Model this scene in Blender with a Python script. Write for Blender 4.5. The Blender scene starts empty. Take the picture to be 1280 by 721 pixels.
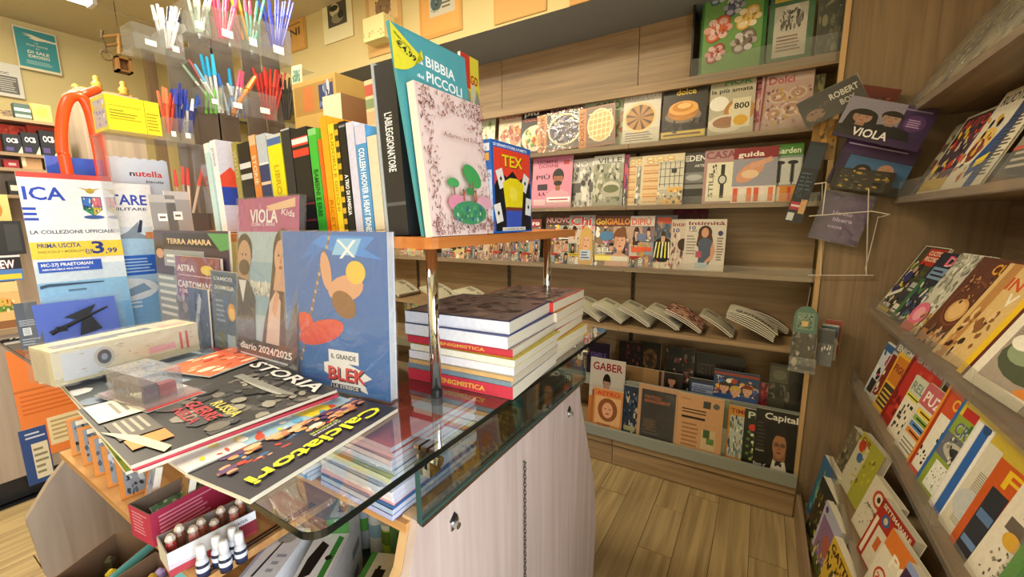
import bpy, math, random
from mathutils import Vector, Matrix
C = bpy.context.scene.collection
sc = bpy.context.scene
random.seed(7)

# ---------------------------------------------------------------- camera
EYE = Vector((0, 0, 1.5))
F = 518.741
YAW, PITCH, ROLL = 0.543071, 0.162976, -0.0073933
cy, sy = math.cos(YAW), math.sin(YAW)
cp, sp = math.cos(PITCH), math.sin(PITCH)
fwd = Vector((-sy * cp, cy * cp, -sp))
rt0 = Vector((cy, sy, 0))
up0 = rt0.cross(fwd)
rgt = rt0 * math.cos(ROLL) + up0 * math.sin(ROLL)
upv = -rt0 * math.sin(ROLL) + up0 * math.cos(ROLL)
cd = bpy.data.cameras.new('camera')
cam = bpy.data.objects.new('camera', cd)
C.objects.link(cam)
cam.matrix_world = Matrix(((rgt.x, upv.x, -fwd.x, EYE.x), (rgt.y, upv.y, -fwd.y, EYE.y), (rgt.z, upv.z, -fwd.z, EYE.z), (0, 0, 0, 1)))
cd.sensor_width = 36
cd.lens = F / 1280 * 36
cd.clip_start = 0.02
sc.camera = cam


def P(px, py, **k):
    """world point of the photograph's pixel on the plane x=, y= or z="""
    (ax, v), = k.items()
    i = 'xyz'.index(ax)
    d = rgt * ((px - 640) / F) - upv * ((py - 360.5) / F) + fwd
    return EYE + d * ((v - EYE[i]) / d[i])


# ---------------------------------------------------------------- world, lights, exposure
w = bpy.data.worlds.new('daylight'); sc.world = w; w.use_nodes = True
bg = w.node_tree.nodes['Background']
bg.inputs[0].default_value = (0.75, 0.87, 1.0, 1)
bg.inputs[1].default_value = 0.5


def area(name, loc, rot, sx, sy_, power, col):
    l = bpy.data.lights.new(name, 'AREA'); l.shape = 'RECTANGLE'; l.size = sx; l.size_y = sy_
    l.energy = power; l.color = col
    o = bpy.data.objects.new(name, l); C.objects.link(o); o.location = loc
    o.rotation_euler = [math.radians(a) for a in rot]
    return o


# daylight through the glazed shop door in the right wall, beside the photographer
area('shop_door_daylight', (1.12, -.62, 1.30), (0, 90, 0), 2.0, 1.4, 46, (0.88, 0.94, 1.0))
# ceiling fluorescents
area('ceiling_light_glow', (-1.5, 1.0, 3.0), (0, 0, 0), 1.2, 0.25, 29, (1.0, 0.84, 0.56))
area('ceiling_light_glow_left', (-3.2, 0.5, 3.0), (0, 0, 0), 1.2, 0.25, 50, (1.0, 0.90, 0.68))
area('ceiling_light_glow_front', (-1.6, -.6, 3.0), (0, 0, 0), 1.2, 0.25, 15, (1.0, 0.93, 0.80))
vs = sc.view_settings
sc.display_settings.display_device = 'sRGB'
vs.view_transform = 'Standard'; vs.look = 'None'; vs.gamma = 1; vs.use_curve_mapping = False
vs.exposure = 0.68
sc.cycles.use_denoising = True
sc.cycles.max_bounces = 8
sc.cycles.transparent_max_bounces = 24
sc.cycles.sample_clamp_indirect = 4


# ---------------------------------------------------------------- colour and materials
def lin(h):
    if not isinstance(h, str):
        return (h[0], h[1], h[2], 1)
    h = h.lstrip('#')
    if len(h) == 3: h = ''.join(c * 2 for c in h)
    v = [int(h[i:i + 2], 16) / 255 for i in (0, 2, 4)]
    return tuple(c / 12.92 if c <= .04045 else ((c + .055) / 1.055) ** 2.4 for c in v) + (1,)


def mat(name, rough=.5, metal=0, coat=0, noise=(0, 1), bump=0, bscale=30, col=None, spec=.5, emit=0):
    m = bpy.data.materials.new(name); m.use_nodes = True
    nt = m.node_tree; b = nt.nodes['Principled BSDF']
    b.inputs['Roughness'].default_value = rough; b.inputs['Metallic'].default_value = metal
    b.inputs['Coat Weight'].default_value = coat; b.inputs['Coat Roughness'].default_value = .08
    b.inputs['Specular IOR Level'].default_value = spec
    tc = nt.nodes.new('ShaderNodeTexCoord')
    nz = nt.nodes.new('ShaderNodeTexNoise'); nz.inputs['Scale'].default_value = noise[1]; nz.inputs['Detail'].default_value = 4
    nt.links.new(tc.outputs['Object'], nz.inputs['Vector'])
    mr = nt.nodes.new('ShaderNodeMapRange'); mr.inputs['To Min'].default_value = 1 - noise[0]; mr.inputs['To Max'].default_value = 1 + noise[0]
    nt.links.new(nz.outputs['Fac'], mr.inputs['Value'])
    mx = nt.nodes.new('ShaderNodeVectorMath'); mx.operation = 'MULTIPLY'
    if col is None:
        at = nt.nodes.new('ShaderNodeAttribute'); at.attribute_name = 'Col'; nt.links.new(at.outputs['Color'], mx.inputs[0])
    else:
        mx.inputs[0].default_value = lin(col)[:3]
    nt.links.new(mr.outputs[0], mx.inputs[1])
    nt.links.new(mx.outputs[0], b.inputs['Base Color'])
    if emit:
        nt.links.new(mx.outputs[0], b.inputs['Emission Color']); b.inputs['Emission Strength'].default_value = emit
    if bump:
        n2 = nt.nodes.new('ShaderNodeTexNoise'); n2.inputs['Scale'].default_value = bscale; n2.inputs['Detail'].default_value = 3
        nt.links.new(tc.outputs['Object'], n2.inputs['Vector'])
        bp = nt.nodes.new('ShaderNodeBump'); bp.inputs['Strength'].default_value = bump; bp.inputs['Distance'].default_value = .01
        nt.links.new(n2.outputs['Fac'], bp.inputs['Height']); nt.links.new(bp.outputs[0], b.inputs['Normal'])
        if coat: nt.links.new(bp.outputs[0], b.inputs['Coat Normal'])
    return m


def wood(name, c1, c2, axis='x', scale=1.0, rough=.45):
    """grain runs along the given local axis"""
    m = bpy.data.materials.new(name); m.use_nodes = True
    nt = m.node_tree; b = nt.nodes['Principled BSDF']; b.inputs['Roughness'].default_value = rough
    tc = nt.nodes.new('ShaderNodeTexCoord'); mp = nt.nodes.new('ShaderNodeMapping')
    s = [26 * scale] * 3; s['xyz'.index(axis)] = 1.1 * scale
    mp.inputs['Scale'].default_value = s
    oi = nt.nodes.new('ShaderNodeObjectInfo'); ad = nt.nodes.new('ShaderNodeVectorMath'); ad.operation = 'ADD'
    ml = nt.nodes.new('ShaderNodeVectorMath'); ml.operation = 'SCALE'; ml.inputs['Scale'].default_value = 9
    nt.links.new(oi.outputs['Random'], ml.inputs[0])
    nt.links.new(tc.outputs['Object'], ad.inputs[0]); nt.links.new(ml.outputs[0], ad.inputs[1])
    nt.links.new(ad.outputs[0], mp.inputs['Vector'])
    n1 = nt.nodes.new('ShaderNodeTexNoise'); n1.inputs['Scale'].default_value = 1.6; n1.inputs['Detail'].default_value = 6; n1.inputs['Distortion'].default_value = .7
    nt.links.new(mp.outputs[0], n1.inputs['Vector'])
    cr = nt.nodes.new('ShaderNodeValToRGB'); cr.color_ramp.elements[0].position = .32; cr.color_ramp.elements[1].position = .68
    cr.color_ramp.elements[0].color = lin(c1); cr.color_ramp.elements[1].color = lin(c2)
    nt.links.new(n1.outputs['Fac'], cr.inputs[0])
    n2 = nt.nodes.new('ShaderNodeTexNoise'); n2.inputs['Scale'].default_value = 2.2
    nt.links.new(ad.outputs[0], n2.inputs['Vector'])
    mr = nt.nodes.new('ShaderNodeMapRange'); mr.inputs['To Min'].default_value = .88; mr.inputs['To Max'].default_value = 1.1
    nt.links.new(n2.outputs['Fac'], mr.inputs['Value'])
    mx = nt.nodes.new('ShaderNodeVectorMath'); mx.operation = 'MULTIPLY'
    nt.links.new(cr.outputs[0], mx.inputs[0]); nt.links.new(mr.outputs[0], mx.inputs[1])
    nt.links.new(mx.outputs[0], b.inputs['Base Color'])
    bp = nt.nodes.new('ShaderNodeBump'); bp.inputs['Strength'].default_value = .08; bp.inputs['Distance'].default_value = .003
    nt.links.new(n1.outputs['Fac'], bp.inputs['Height']); nt.links.new(bp.outputs[0], b.inputs['Normal'])
    return m


def clear(name, tint=(1, 1, 1), lo=.05, hi=.7, rough=.04, bump=0, bscale=25, haze=0):
    m = bpy.data.materials.new(name); m.use_nodes = True
    nt = m.node_tree; nt.nodes.clear()
    out = nt.nodes.new('ShaderNodeOutputMaterial')
    tr = nt.nodes.new('ShaderNodeBsdfTransparent'); tr.inputs[0].default_value = (*tint, 1)
    gl = nt.nodes.new('ShaderNodeBsdfGlossy'); gl.inputs['Roughness'].default_value = rough
    lw = nt.nodes.new('ShaderNodeLayerWeight'); lw.inputs['Blend'].default_value = .35
    mr = nt.nodes.new('ShaderNodeMapRange'); mr.inputs['To Min'].default_value = lo; mr.inputs['To Max'].default_value = hi
    nt.links.new(lw.outputs['Facing'], mr.inputs['Value'])
    mx = nt.nodes.new('ShaderNodeMixShader')
    nt.links.new(mr.outputs[0], mx.inputs[0]); nt.links.new(tr.outputs[0], mx.inputs[1]); nt.links.new(gl.outputs[0], mx.inputs[2])
    last = mx
    if haze:
        df = nt.nodes.new('ShaderNodeBsdfDiffuse'); df.inputs[0].default_value = (.85, .88, .9, 1)
        m2 = nt.nodes.new('ShaderNodeMixShader'); m2.inputs[0].default_value = haze
        nt.links.new(mx.outputs[0], m2.inputs[1]); nt.links.new(df.outputs[0], m2.inputs[2]); last = m2
    nt.links.new(last.outputs[0], out.inputs[0])
    if bump:
        tc = nt.nodes.new('ShaderNodeTexCoord'); nz = nt.nodes.new('ShaderNodeTexNoise')
        nz.inputs['Scale'].default_value = bscale; nz.inputs['Detail'].default_value = 2; nz.inputs['Distortion'].default_value = 1.5
        nt.links.new(tc.outputs['Object'], nz.inputs['Vector'])
        bp = nt.nodes.new('ShaderNodeBump'); bp.inputs['Strength'].default_value = bump; bp.inputs['Distance'].default_value = .02
        nt.links.new(nz.outputs['Fac'], bp.inputs['Height']); nt.links.new(bp.outputs[0], gl.inputs['Normal']); nt.links.new(bp.outputs[0], lw.inputs['Normal'])
    return m


M = dict(
    gloss=mat('glossy_print', .34, noise=(.15, 85)),
    matte=mat('matte_print', .65, noise=(.05, 60)),
    wrapped=mat('shrink_wrapped_print', .4, coat=.7, noise=(.05, 60), bump=.07, bscale=10),
    paper=mat('page_block_paper', .85, noise=(.1, 160)),
    plastic=mat('coloured_plastic', .3, noise=(.03, 20)),
    card=mat('cardboard', .75, noise=(.07, 30)),
    metal=mat('satin_steel', .25, metal=1, col='#c9cbd0'),
    chrome=mat('chrome', .07, metal=1, col='#e6e8ec'),
    wire=mat('white_coated_wire', .4, col='#d8cfc0'),
    ceil=mat('ceiling_paint', .9, noise=(.04, 3), col='#cdbf9a'),
    wallp=mat('wall_paint', .9, noise=(.05, 2.5), col='#d8c791'),
    grey=mat('grey_blue_paint', .8, noise=(.04, 4), col='#8d97a0'),
    lamp=mat('fluorescent_tube', .5, col='#fff8ec', emit=6),
    dark=mat('dark_plastic', .4, noise=(.05, 20), col='#1c1d20'),
    lip=mat('grey_shelf_lip', .4, noise=(.03, 20), col='#8f938a'),
    woodb=wood('beech_laminate', '#8a7254', '#a68b68', 'x'),
    woodv=wood('beech_laminate_upright', '#7d6850', '#947c60', 'z'),
    woody=wood('beech_laminate_lengthwise', '#86705a', '#a08a6a', 'y'),
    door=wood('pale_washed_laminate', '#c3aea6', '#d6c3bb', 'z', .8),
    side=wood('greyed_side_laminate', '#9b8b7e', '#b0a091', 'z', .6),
    board=wood('cherry_edge', '#b5692c', '#cf8443', 'y', .7),
    floor=wood('floor_laminate', '#8f7c58', '#b8a276', 'y', .8, .38),
    shelfc=wood('counter_shelf_wood', '#b98650', '#d6a468', 'x', .8),
    glass=clear('counter_glass', (.90, .96, .94), .08, .75, .01),
    edge=mat('dark_glass_edge', .1, col='#0d1413', spec=.8),
    green_edge=mat('green_glass_edge', .08, col='#3c5a57', spec=.8),
    acrylic=clear('clear_acrylic', (.95, .96, .97), .06, .6, .03, haze=.05),
    lipc=clear('clear_shelf_lip', (.95, .95, .94), .03, .2, .08, haze=.04),
    dome=clear('thermoformed_dome', (.93, .94, .97), .16, .75, .05, bump=.15, bscale=30, haze=.10),
    wrap=clear('crinkled_plastic', (.97, .97, .97), .04, .4, .12, bump=.35, bscale=12, haze=.04),
    bag=clear('thick_plastic_sleeve', (.9, .88, .8), .07, .5, .12, bump=.9, bscale=14, haze=.07),
)


# ---------------------------------------------------------------- mesh building
class MB:
    def __init__(s): s.v = []; s.f = []; s.c = []

    def poly(s, pts, c):
        i = len(s.v); s.v += [tuple(p) for p in pts]; s.f.append(tuple(range(i, i + len(pts)))); s.c.append(lin(c))
        return s

    def box(s, lo, hi, c='#888', m=None, cols=None):
        x0, y0, z0 = lo; x1, y1, z1 = hi
        p = [(x0, y0, z0), (x1, y0, z0), (x1, y1, z0), (x0, y1, z0), (x0, y0, z1), (x1, y0, z1), (x1, y1, z1), (x0, y1, z1)]
        if m: p = [tuple(m @ Vector(q)) for q in p]
        i = len(s.v); s.v += p
        fs = [(0, 3, 2, 1), (4, 5, 6, 7), (0, 1, 5, 4), (2, 3, 7, 6), (1, 2, 6, 5), (3, 0, 4, 7)]   # bottom top -y +y +x -x
        for k, f in enumerate(fs):
            s.f.append(tuple(i + a for a in f)); s.c.append(lin(cols[k] if cols else c))
        return s

    def prism(s, pts, z0, z1, c='#888', m=None):
        """pts: outline in xy, extruded in z"""
        n = len(pts); i = len(s.v)
        p = [Vector((a, b, z0)) for a, b in pts] + [Vector((a, b, z1)) for a, b in pts]
        if m: p = [m @ q for q in p]
        s.v += [tuple(q) for q in p]
        s.f.append(tuple(i + k for k in reversed(range(n)))); s.f.append(tuple(i + n + k for k in range(n)))
        s.c += [lin(c)] * 2
        for k in range(n):
            s.f.append((i + k, i + (k + 1) % n, i + n + (k + 1) % n, i + n + k)); s.c.append(lin(c))
        return s

    def rod(s, a, b, r, c='#888', r2=None, n=10, cap=True):
        a = Vector(a); b = Vector(b); d = (b - a)
        if d.length < 1e-6: return s
        d.normalize(); u = d.orthogonal().normalized(); w_ = d.cross(u); r2 = r if r2 is None else r2
        i = len(s.v)
        for q, rr in ((a, r), (b, r2)):
            for k in range(n):
                t = 2 * math.pi * k / n
                s.v.append(tuple(q + u * (math.cos(t) * rr) + w_ * (math.sin(t) * rr)))
        for k in range(n):
            s.f.append((i + k, i + (k + 1) % n, i + n + (k + 1) % n, i + n + k)); s.c.append(lin(c))
        if cap:
            s.f.append(tuple(i + k for k in reversed(range(n)))); s.f.append(tuple(i + n + k for k in range(n))); s.c += [lin(c)] * 2
        return s

    def tube(s, pts, r, c='#888', n=8):
        for a, b in zip(pts, pts[1:]): s.rod(a, b, r, c, n=n)
        return s

    def sweep(s, pts, r, c='#888', n=12, sub=8):
        """one smooth tube through the points"""
        P_ = [Vector(p) for p in pts]; Q_ = []
        for i in range(len(P_) - 1):
            a, b, c_, d = P_[max(0, i - 1)], P_[i], P_[i + 1], P_[min(len(P_) - 1, i + 2)]
            for k in range(sub):
                t = k / sub; Q_.append(.5 * ((2 * b) + (c_ - a) * t + (2 * a - 5 * b + 4 * c_ - d) * t * t + (3 * b - a - 3 * c_ + d) * t ** 3))
        Q_.append(P_[-1]); i0 = len(s.v); u = None
        for j, q in enumerate(Q_):
            d = (Q_[min(j + 1, len(Q_) - 1)] - Q_[max(j - 1, 0)]).normalized()
            u = (d.orthogonal() if u is None else u - d * u.dot(d)).normalized(); w_ = d.cross(u)
            for k in range(n):
                t = 2 * math.pi * k / n; s.v.append(tuple(q + u * (r * math.cos(t)) + w_ * (r * math.sin(t))))
        for j in range(len(Q_) - 1):
            for k in range(n):
                a = i0 + j * n; s.f.append((a + k, a + (k + 1) % n, a + n + (k + 1) % n, a + n + k)); s.c.append(lin(c))
        return s

    def lathe(s, prof, c='#888', n=14, o=(0, 0, 0), cols=None):
        """prof: (radius, z)"""
        i = len(s.v)
        for r, z in prof:
            for k in range(n):
                t = 2 * math.pi * k / n
                s.v.append((o[0] + r * math.cos(t), o[1] + r * math.sin(t), o[2] + z))
        for j in range(len(prof) - 1):
            for k in range(n):
                s.f.append((i + j * n + k, i + j * n + (k + 1) % n, i + (j + 1) * n + (k + 1) % n, i + (j + 1) * n + k))
                s.c.append(lin(cols[j] if cols else c))
        s.f.append(tuple(i + (len(prof) - 1) * n + k for k in range(n))); s.c.append(lin(cols[-1] if cols else c))
        s.f.append(tuple(i + k for k in reversed(range(n)))); s.c.append(lin(cols[0] if cols else c))
        return s

    def grid(s, nx, ny, fn, c='#ccc'):
        i = len(s.v)
        for j in range(ny + 1):
            for k in range(nx + 1): s.v.append(tuple(fn(k / nx, j / ny)))
        for j in range(ny):
            for k in range(nx):
                a = i + j * (nx + 1) + k
                s.f.append((a, a + 1, a + nx + 2, a + nx + 1)); s.c.append(lin(c(k / nx, j / ny) if callable(c) else c))
        return s

    def mesh(s, name, material, smooth=False):
        me = bpy.data.meshes.new(name); me.from_pydata(s.v, [], s.f); me.materials.append(material)
        at = me.color_attributes.new('Col', 'FLOAT_COLOR', 'CORNER')
        buf = []
        for f, c in zip(me.polygons, s.c): buf += list(c) * f.loop_total
        at.data.foreach_set('color', buf)
        if smooth: me.shade_smooth()
        me.update(); return me

    def obj(s, name, material, parent=None, M4=None, smooth=False):
        o = bpy.data.objects.new(name, s.mesh(name, material if not isinstance(material, str) else M[material], smooth))
        C.objects.link(o)
        if parent: o.parent = parent
        if M4 is not None: o.matrix_basis = M4
        return o


def tag(o, label, cat, group=None):
    o['label'] = label; o['category'] = cat
    if group: o['group'] = group
    return o


def struct(o):
    o['kind'] = 'structure'; return o


def thing(name, label, cat, M4=None, group=None):
    o = bpy.data.objects.new(name, None); C.objects.link(o); o.empty_display_size = .05
    if M4 is not None: o.matrix_basis = M4
    return tag(o, label, cat, group)


def frame(o, X, U):
    """local x = X, local y = U (cover's up), local z = towards the reader"""
    X = Vector(X).normalized(); U = Vector(U); U = (U - X * U.dot(X)).normalized(); N = X.cross(U)
    return Matrix(((X.x, U.x, N.x, o[0]), (X.y, U.y, N.y, o[1]), (X.z, U.z, N.z, o[2]), (0, 0, 0, 1)))


def T4(x, y, z, rz=0):
    return Matrix.Translation((x, y, z)) @ Matrix.Rotation(math.radians(rz), 4, 'Z')


def mix(a, b, t):
    a = lin(a); b = lin(b); return tuple(a[i] * (1 - t) + b[i] * t for i in range(3))


# ---------------------------------------------------------------- printed matter
_glyph = {}


def glyphs(txt, bold):
    k = (txt, bold)
    if k not in _glyph:
        cu = bpy.data.curves.new('lettering', 'FONT'); cu.body = txt; cu.size = 1; cu.resolution_u = 2
        cu.offset = .022 if bold else 0
        ob = bpy.data.objects.new('lettering', cu); me = bpy.data.meshes.new_from_object(ob)
        vs_ = [(v.co.x, v.co.y) for v in me.vertices]; fs = [tuple(p.vertices) for p in me.polygons]
        bpy.data.objects.remove(ob); bpy.data.meshes.remove(me); bpy.data.curves.remove(cu)
        if vs_:
            x0 = min(v[0] for v in vs_); x1 = max(v[0] for v in vs_)
        else: x0 = x1 = 0
        _glyph[k] = ([(x - x0, y) for x, y in vs_], fs, max(x1 - x0, 1e-4))
    return _glyph[k]


def clip(pts, w_, h_):
    for ax, lim, sgn in ((0, 0, 1), (0, w_, -1), (1, 0, 1), (1, h_, -1)):
        out = []
        for a, b in zip(pts, pts[1:] + pts[:1]):
            ia = sgn * (a[ax] - lim) >= 0; ib = sgn * (b[ax] - lim) >= 0
            if ia: out.append(a)
            if ia != ib:
                t = (lim - a[ax]) / (b[ax] - a[ax]); q = [a[0] + t * (b[0] - a[0]), a[1] + t * (b[1] - a[1])]; q[ax] = lim; out.append(tuple(q))
        pts = out
        if len(pts) < 3: return []
    return pts


class Art:
    """flat print: every shape in fractions of the page, u right, v up"""
    def __init__(s, bg_): s.ops = [('P', [(0, 0), (1, 0), (1, 1), (0, 1)], bg_)]

    def R(s, x0, y0, x1, y1, c): s.ops.append(('P', [(x0, y0), (x1, y0), (x1, y1), (x0, y1)], c)); return s
    def G(s, pts, c): s.ops.append(('P', list(pts), c)); return s

    def E(s, x, y, rx, ry, c, rot=0, n=16, a0=0, a1=360):
        r = math.radians(rot); pts = []
        m_ = n if a1 - a0 >= 360 else n + 1
        for k in range(m_):
            t = math.radians(a0 + (a1 - a0) * k / n); a = rx * math.cos(t); b = ry * math.sin(t)
            pts.append((x + a * math.cos(r) - b * math.sin(r), y + a * math.sin(r) + b * math.cos(r)))
        s.ops.append(('P', pts, c)); return s

    def T(s, txt, x, y, h, c, w=None, al='l', rot=0, bold=True, sh=None):
        if sh: s.ops.append(('T', txt, x + .012, y - .008, h, sh, w, al, rot, bold))
        s.ops.append(('T', txt, x, y, h, c, w, al, rot, bold)); return s

    def L(s, x0, y0, x1, y1, n, c, seed=1):
        rr = random.Random(seed); hh = (y1 - y0) / n
        for k in range(n):
            xe = x1 - (x1 - x0) * rr.random() * .35
            s.R(x0, y0 + k * hh + hh * .3, xe, y0 + k * hh + hh * .72, c)
        return s

    def S(s, x0, y0, x1, y1, n, size, pal, seed=1):
        rr = random.Random(seed)
        for k in range(int(n * 2.3)):
            r = size * .62 * (.35 + .75 * rr.random())
            s.E(x0 + (x1 - x0) * rr.random(), y0 + (y1 - y0) * rr.random(), r, r * (.4 + .6 * rr.random()), rr.choice(pal), rot=rr.random() * 180, n=7)
        return s

    def H(s, x, y, r, skin='#d9a98a', hair='#3a2418', long=False, cloth='#445', body=True, asp=.74):
        """a person in a cover photograph: y is the eye level, r half the head height"""
        w_ = r * asp / .74 * 1.0
        if body: s.G([(x - 2.3 * w_, y - 3.6 * r), (x - 1.9 * w_, y - 1.9 * r), (x - .5 * w_, y - 1.35 * r), (x + .5 * w_, y - 1.35 * r), (x + 1.9 * w_, y - 1.9 * r), (x + 2.3 * w_, y - 3.6 * r)], cloth)
        if long:
            s.E(x, y + .1 * r, 1.25 * w_, 1.25 * r, hair); s.G([(x - 1.25 * w_, y), (x + 1.25 * w_, y), (x + 1.45 * w_, y - 2.3 * r), (x + .8 * w_, y - 2.6 * r), (x - .8 * w_, y - 2.6 * r), (x - 1.45 * w_, y - 2.3 * r)], hair)
        s.R(x - .38 * w_, y - 1.55 * r, x + .38 * w_, y - .6 * r, mix(skin, '#5a3020', .25))
        s.E(x, y + .3 * r, .95 * w_, 1.0 * r, hair)
        s.E(x, y - .1 * r, .8 * w_, 1.0 * r, skin)
        s.G([(x - .8 * w_, y + .3 * r), (x + .8 * w_, y + .3 * r), (x + .6 * w_, y + .95 * r), (x, y + 1.15 * r), (x - .6 * w_, y + .95 * r)], hair)
        for q in (-1, 1):
            s.E(x + q * .33 * w_, y, .18 * w_, .11 * r, mix(skin, '#5a3020', .35), n=8); s.E(x + q * .33 * w_, y, .09 * w_, .055 * r, '#241a18', n=6); s.R(x + q * .33 * w_ - .17 * w_, y + .17 * r, x + q * .33 * w_ + .17 * w_, y + .21 * r, mix(skin, hair, .7))
        s.E(x - .55 * w_, y - .2 * r, .22 * w_, .6 * r, mix(skin, '#6a4030', .22), n=10)
        s.G([(x - .03 * w_, y + .05 * r), (x + .14 * w_, y - .38 * r), (x - .12 * w_, y - .38 * r)], mix(skin, '#8a4a30', .35))
        s.E(x, y - .62 * r, .26 * w_, .08 * r, '#a8453f', n=8); return s

    def build(s, mb, w_, h_, z=0, flip=None, m=None):
        k = 0; dz = 2.5e-5
        fn = m if m else (lambda a, b, c: (a, b, c))
        for op in s.ops:
            zz = z + dz * k; k += 1
            if op[0] == 'P':
                pts = clip([(a * w_, b * h_) for a, b in op[1]], w_, h_)
                ar = sum(a[0] * b[1] - b[0] * a[1] for a, b in zip(pts, pts[1:] + pts[:1])) if pts else 0
                if abs(ar) < 1e-10: continue
                if ar < 0: pts = pts[::-1]
                mb.poly([fn(a, b, zz) for a, b in pts], op[2])
            else:
                _, txt, x, y, hh, c, tw, al, rot, bold = op
                vs_, fs, L_ = glyphs(txt, bold)
                sc_y = hh * h_ / .72; wid = L_ * sc_y; sx = sc_y
                base = h_ if rot in (90, -90) else w_
                if tw: sx = sc_y * (tw * base) / wid; wid = tw * base
                off = {'l': 0, 'c': -wid / 2, 'r': -wid}[al]; r = math.radians(rot)
                i = len(mb.v)
                for a, b in vs_:
                    a = a * sx + off; b = b * sc_y
                    mb.v.append(fn(x * w_ + a * math.cos(r) - b * math.sin(r), y * h_ + a * math.sin(r) + b * math.cos(r), zz))
                for f in fs: mb.f.append(tuple(i + q for q in f)); mb.c.append(lin(c))
        return mb


def sheet(name, M4, w_, h_, t, art, label=None, cat=None, group=None, m='gloss', edge='#e9e4d8', parent=None, back='#ddd'):
    """one thin printed thing: card body and print in one mesh"""
    mb = MB().box((0, 0, -t), (w_, h_, -2e-4), edge, cols=[back, edge, edge, edge, edge, edge])
    art.build(mb, w_, h_)
    o = mb.obj(name, m, parent, M4)
    if label: tag(o, label, cat, group)
    return o


def mag(M4, w_, h_, t, art, label, group=None, name='magazine', cat='magazine', m='gloss', page='#e6dfcc', cover_back=None, wrap=False, spine=None, spine_art=None):
    """page block (the thing) with its cover, spine and, where wrapped, its plastic"""
    mb = MB().box((0, 0.001, -t), (w_ - .002, h_ - .001, -8e-4), page)
    n = max(1, min(7, int(t / .0022)))
    for k in range(1, n):      # sheets standing a hair proud of the block
        z = -t + t * k / n
        mb.box((.0, .0006, z - t * .12 / n), (w_ - .0015, h_ - .0006, z + t * .12 / n), mix(page, '#8a7d66', .35))
    o = mb.obj(name, 'paper', None, M4)
    tag(o, label, cat, group)
    cb = MB().box((0, 0, -8e-4), (w_, h_, -2e-4), page)
    art.build(cb, w_, h_)
    cb.obj('cover', m, o)
    bb = MB().box((0, 0, -t - 6e-4), (w_, h_, -t), cover_back or page); bb.obj('back_cover', m, o)
    if spine or spine_art:
        sb = MB().box((-8e-4, 0, -t - 6e-4), (0, h_, -2e-4), spine or page)
        if spine_art: spine_art.build(sb, t, h_, m=lambda a, b, c: (-9e-4 - c, b, -t + a))
        sb.obj('spine', m, o)
    if wrap: plastic(o, w_, h_, t)
    return o


def plastic(o, w_, h_, t, e=.003, name='plastic_wrap', m='wrap'):
    rr = random.Random(len(bpy.data.objects)); mb = MB()
    A_ = lambda: rr.uniform(-.0012, .0012)
    nx = max(4, int(w_ / .03)); ny = max(4, int(h_ / .03))
    hts = [[e * .5 + abs(A_()) * 1.5 for _ in range(nx + 1)] for _ in range(ny + 1)]
    mb.grid(nx, ny, lambda u, v: (-e + u * (w_ + 2 * e), -e + v * (h_ + 2 * e), .001 + hts[round(v * ny)][round(u * nx)]), '#fff')
    for a, b in (((-e, -e), (w_ + e, -e)), ((w_ + e, -e), (w_ + e, h_ + e)), ((w_ + e, h_ + e), (-e, h_ + e)), ((-e, h_ + e), (-e, -e))):
        mb.poly([(a[0], a[1], .001), (a[0], a[1], -t - .001), (b[0], b[1], -t - .001), (b[0], b[1], .001)], '#fff')
    return mb.obj(name, m, o, smooth=True)

# ================================================================ SETTING
def sbox(name, lo, hi, m, col='#888'):
    return struct(MB().box(lo, hi, col).obj(name, m))


fl = sbox('floor', (-5.1, -2.3, -.06), (1.3, 2.8, -.012), 'dark')
pl = MB().box((0, 0, -.011), (.146, 1.18, 0), '#aaa').mesh('plank', M['floor'])
for i in range(31):
    for j in range(-1, 4):
        x = -3.35 + i * .148
        if -2.0 < x < -1.2 or x > 1.05: continue
        o = bpy.data.objects.new('plank', pl); C.objects.link(o); o.parent = fl
        o.location = (x, -1.0 + j * 1.184 + (i * .43 % 1.1) - .5, random.uniform(-.0008, .0004))
        if o.location.y > 2.75 or (o.location.y < -1): o.location.y = max(-1.2, min(2.1, o.location.y))
sbox('ceiling', (-5.2, -2.3, 3.06), (1.3, 2.8, 3.12), 'ceil')
sbox('wall_back', (-5.2, 2.72, 0), (1.3, 2.8, 3.06), 'wallp')
sbox('wall_left', (-5.2, -2.3, 0), (-5.1, 2.72, 3.06), 'wallp')
sbox('wall_front', (-5.2, -1.5, 0), (1.3, -1.4, 3.06), 'wallp')
sbox('wall_right', (1.2, .12, 0), (1.3, 2.72, 3.06), 'wallp')
sbox('wall_right_lintel', (1.2, -1.4, 2.35), (1.3, .12, 3.06), 'wallp')
dr = MB().box((1.22, -1.4, 0), (1.27, -1.34, 2.35)).box((1.22, .06, 0), (1.27, .12, 2.35)).box((1.22, -1.34, 2.29), (1.27, .06, 2.35)).box((1.22, -1.34, .0), (1.27, .06, .12))
dfr = struct(dr.obj('door_1', 'metal')); MB().box((1.195, -.05, 1.0), (1.215, .0, 1.3)).obj('door_handle', 'metal', dfr)
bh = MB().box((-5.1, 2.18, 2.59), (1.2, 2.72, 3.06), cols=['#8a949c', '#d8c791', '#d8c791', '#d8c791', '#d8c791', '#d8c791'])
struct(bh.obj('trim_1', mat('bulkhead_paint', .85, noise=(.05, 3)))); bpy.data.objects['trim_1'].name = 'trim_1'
# shallow crease lines of the suspended ceiling
for k, x in enumerate((-4.3, -3.4, -2.5)):
    sbox('trim_%d' % (k + 2), (x, -2.3, 3.052), (x + .012, 2.18, 3.06), 'ceil')


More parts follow.
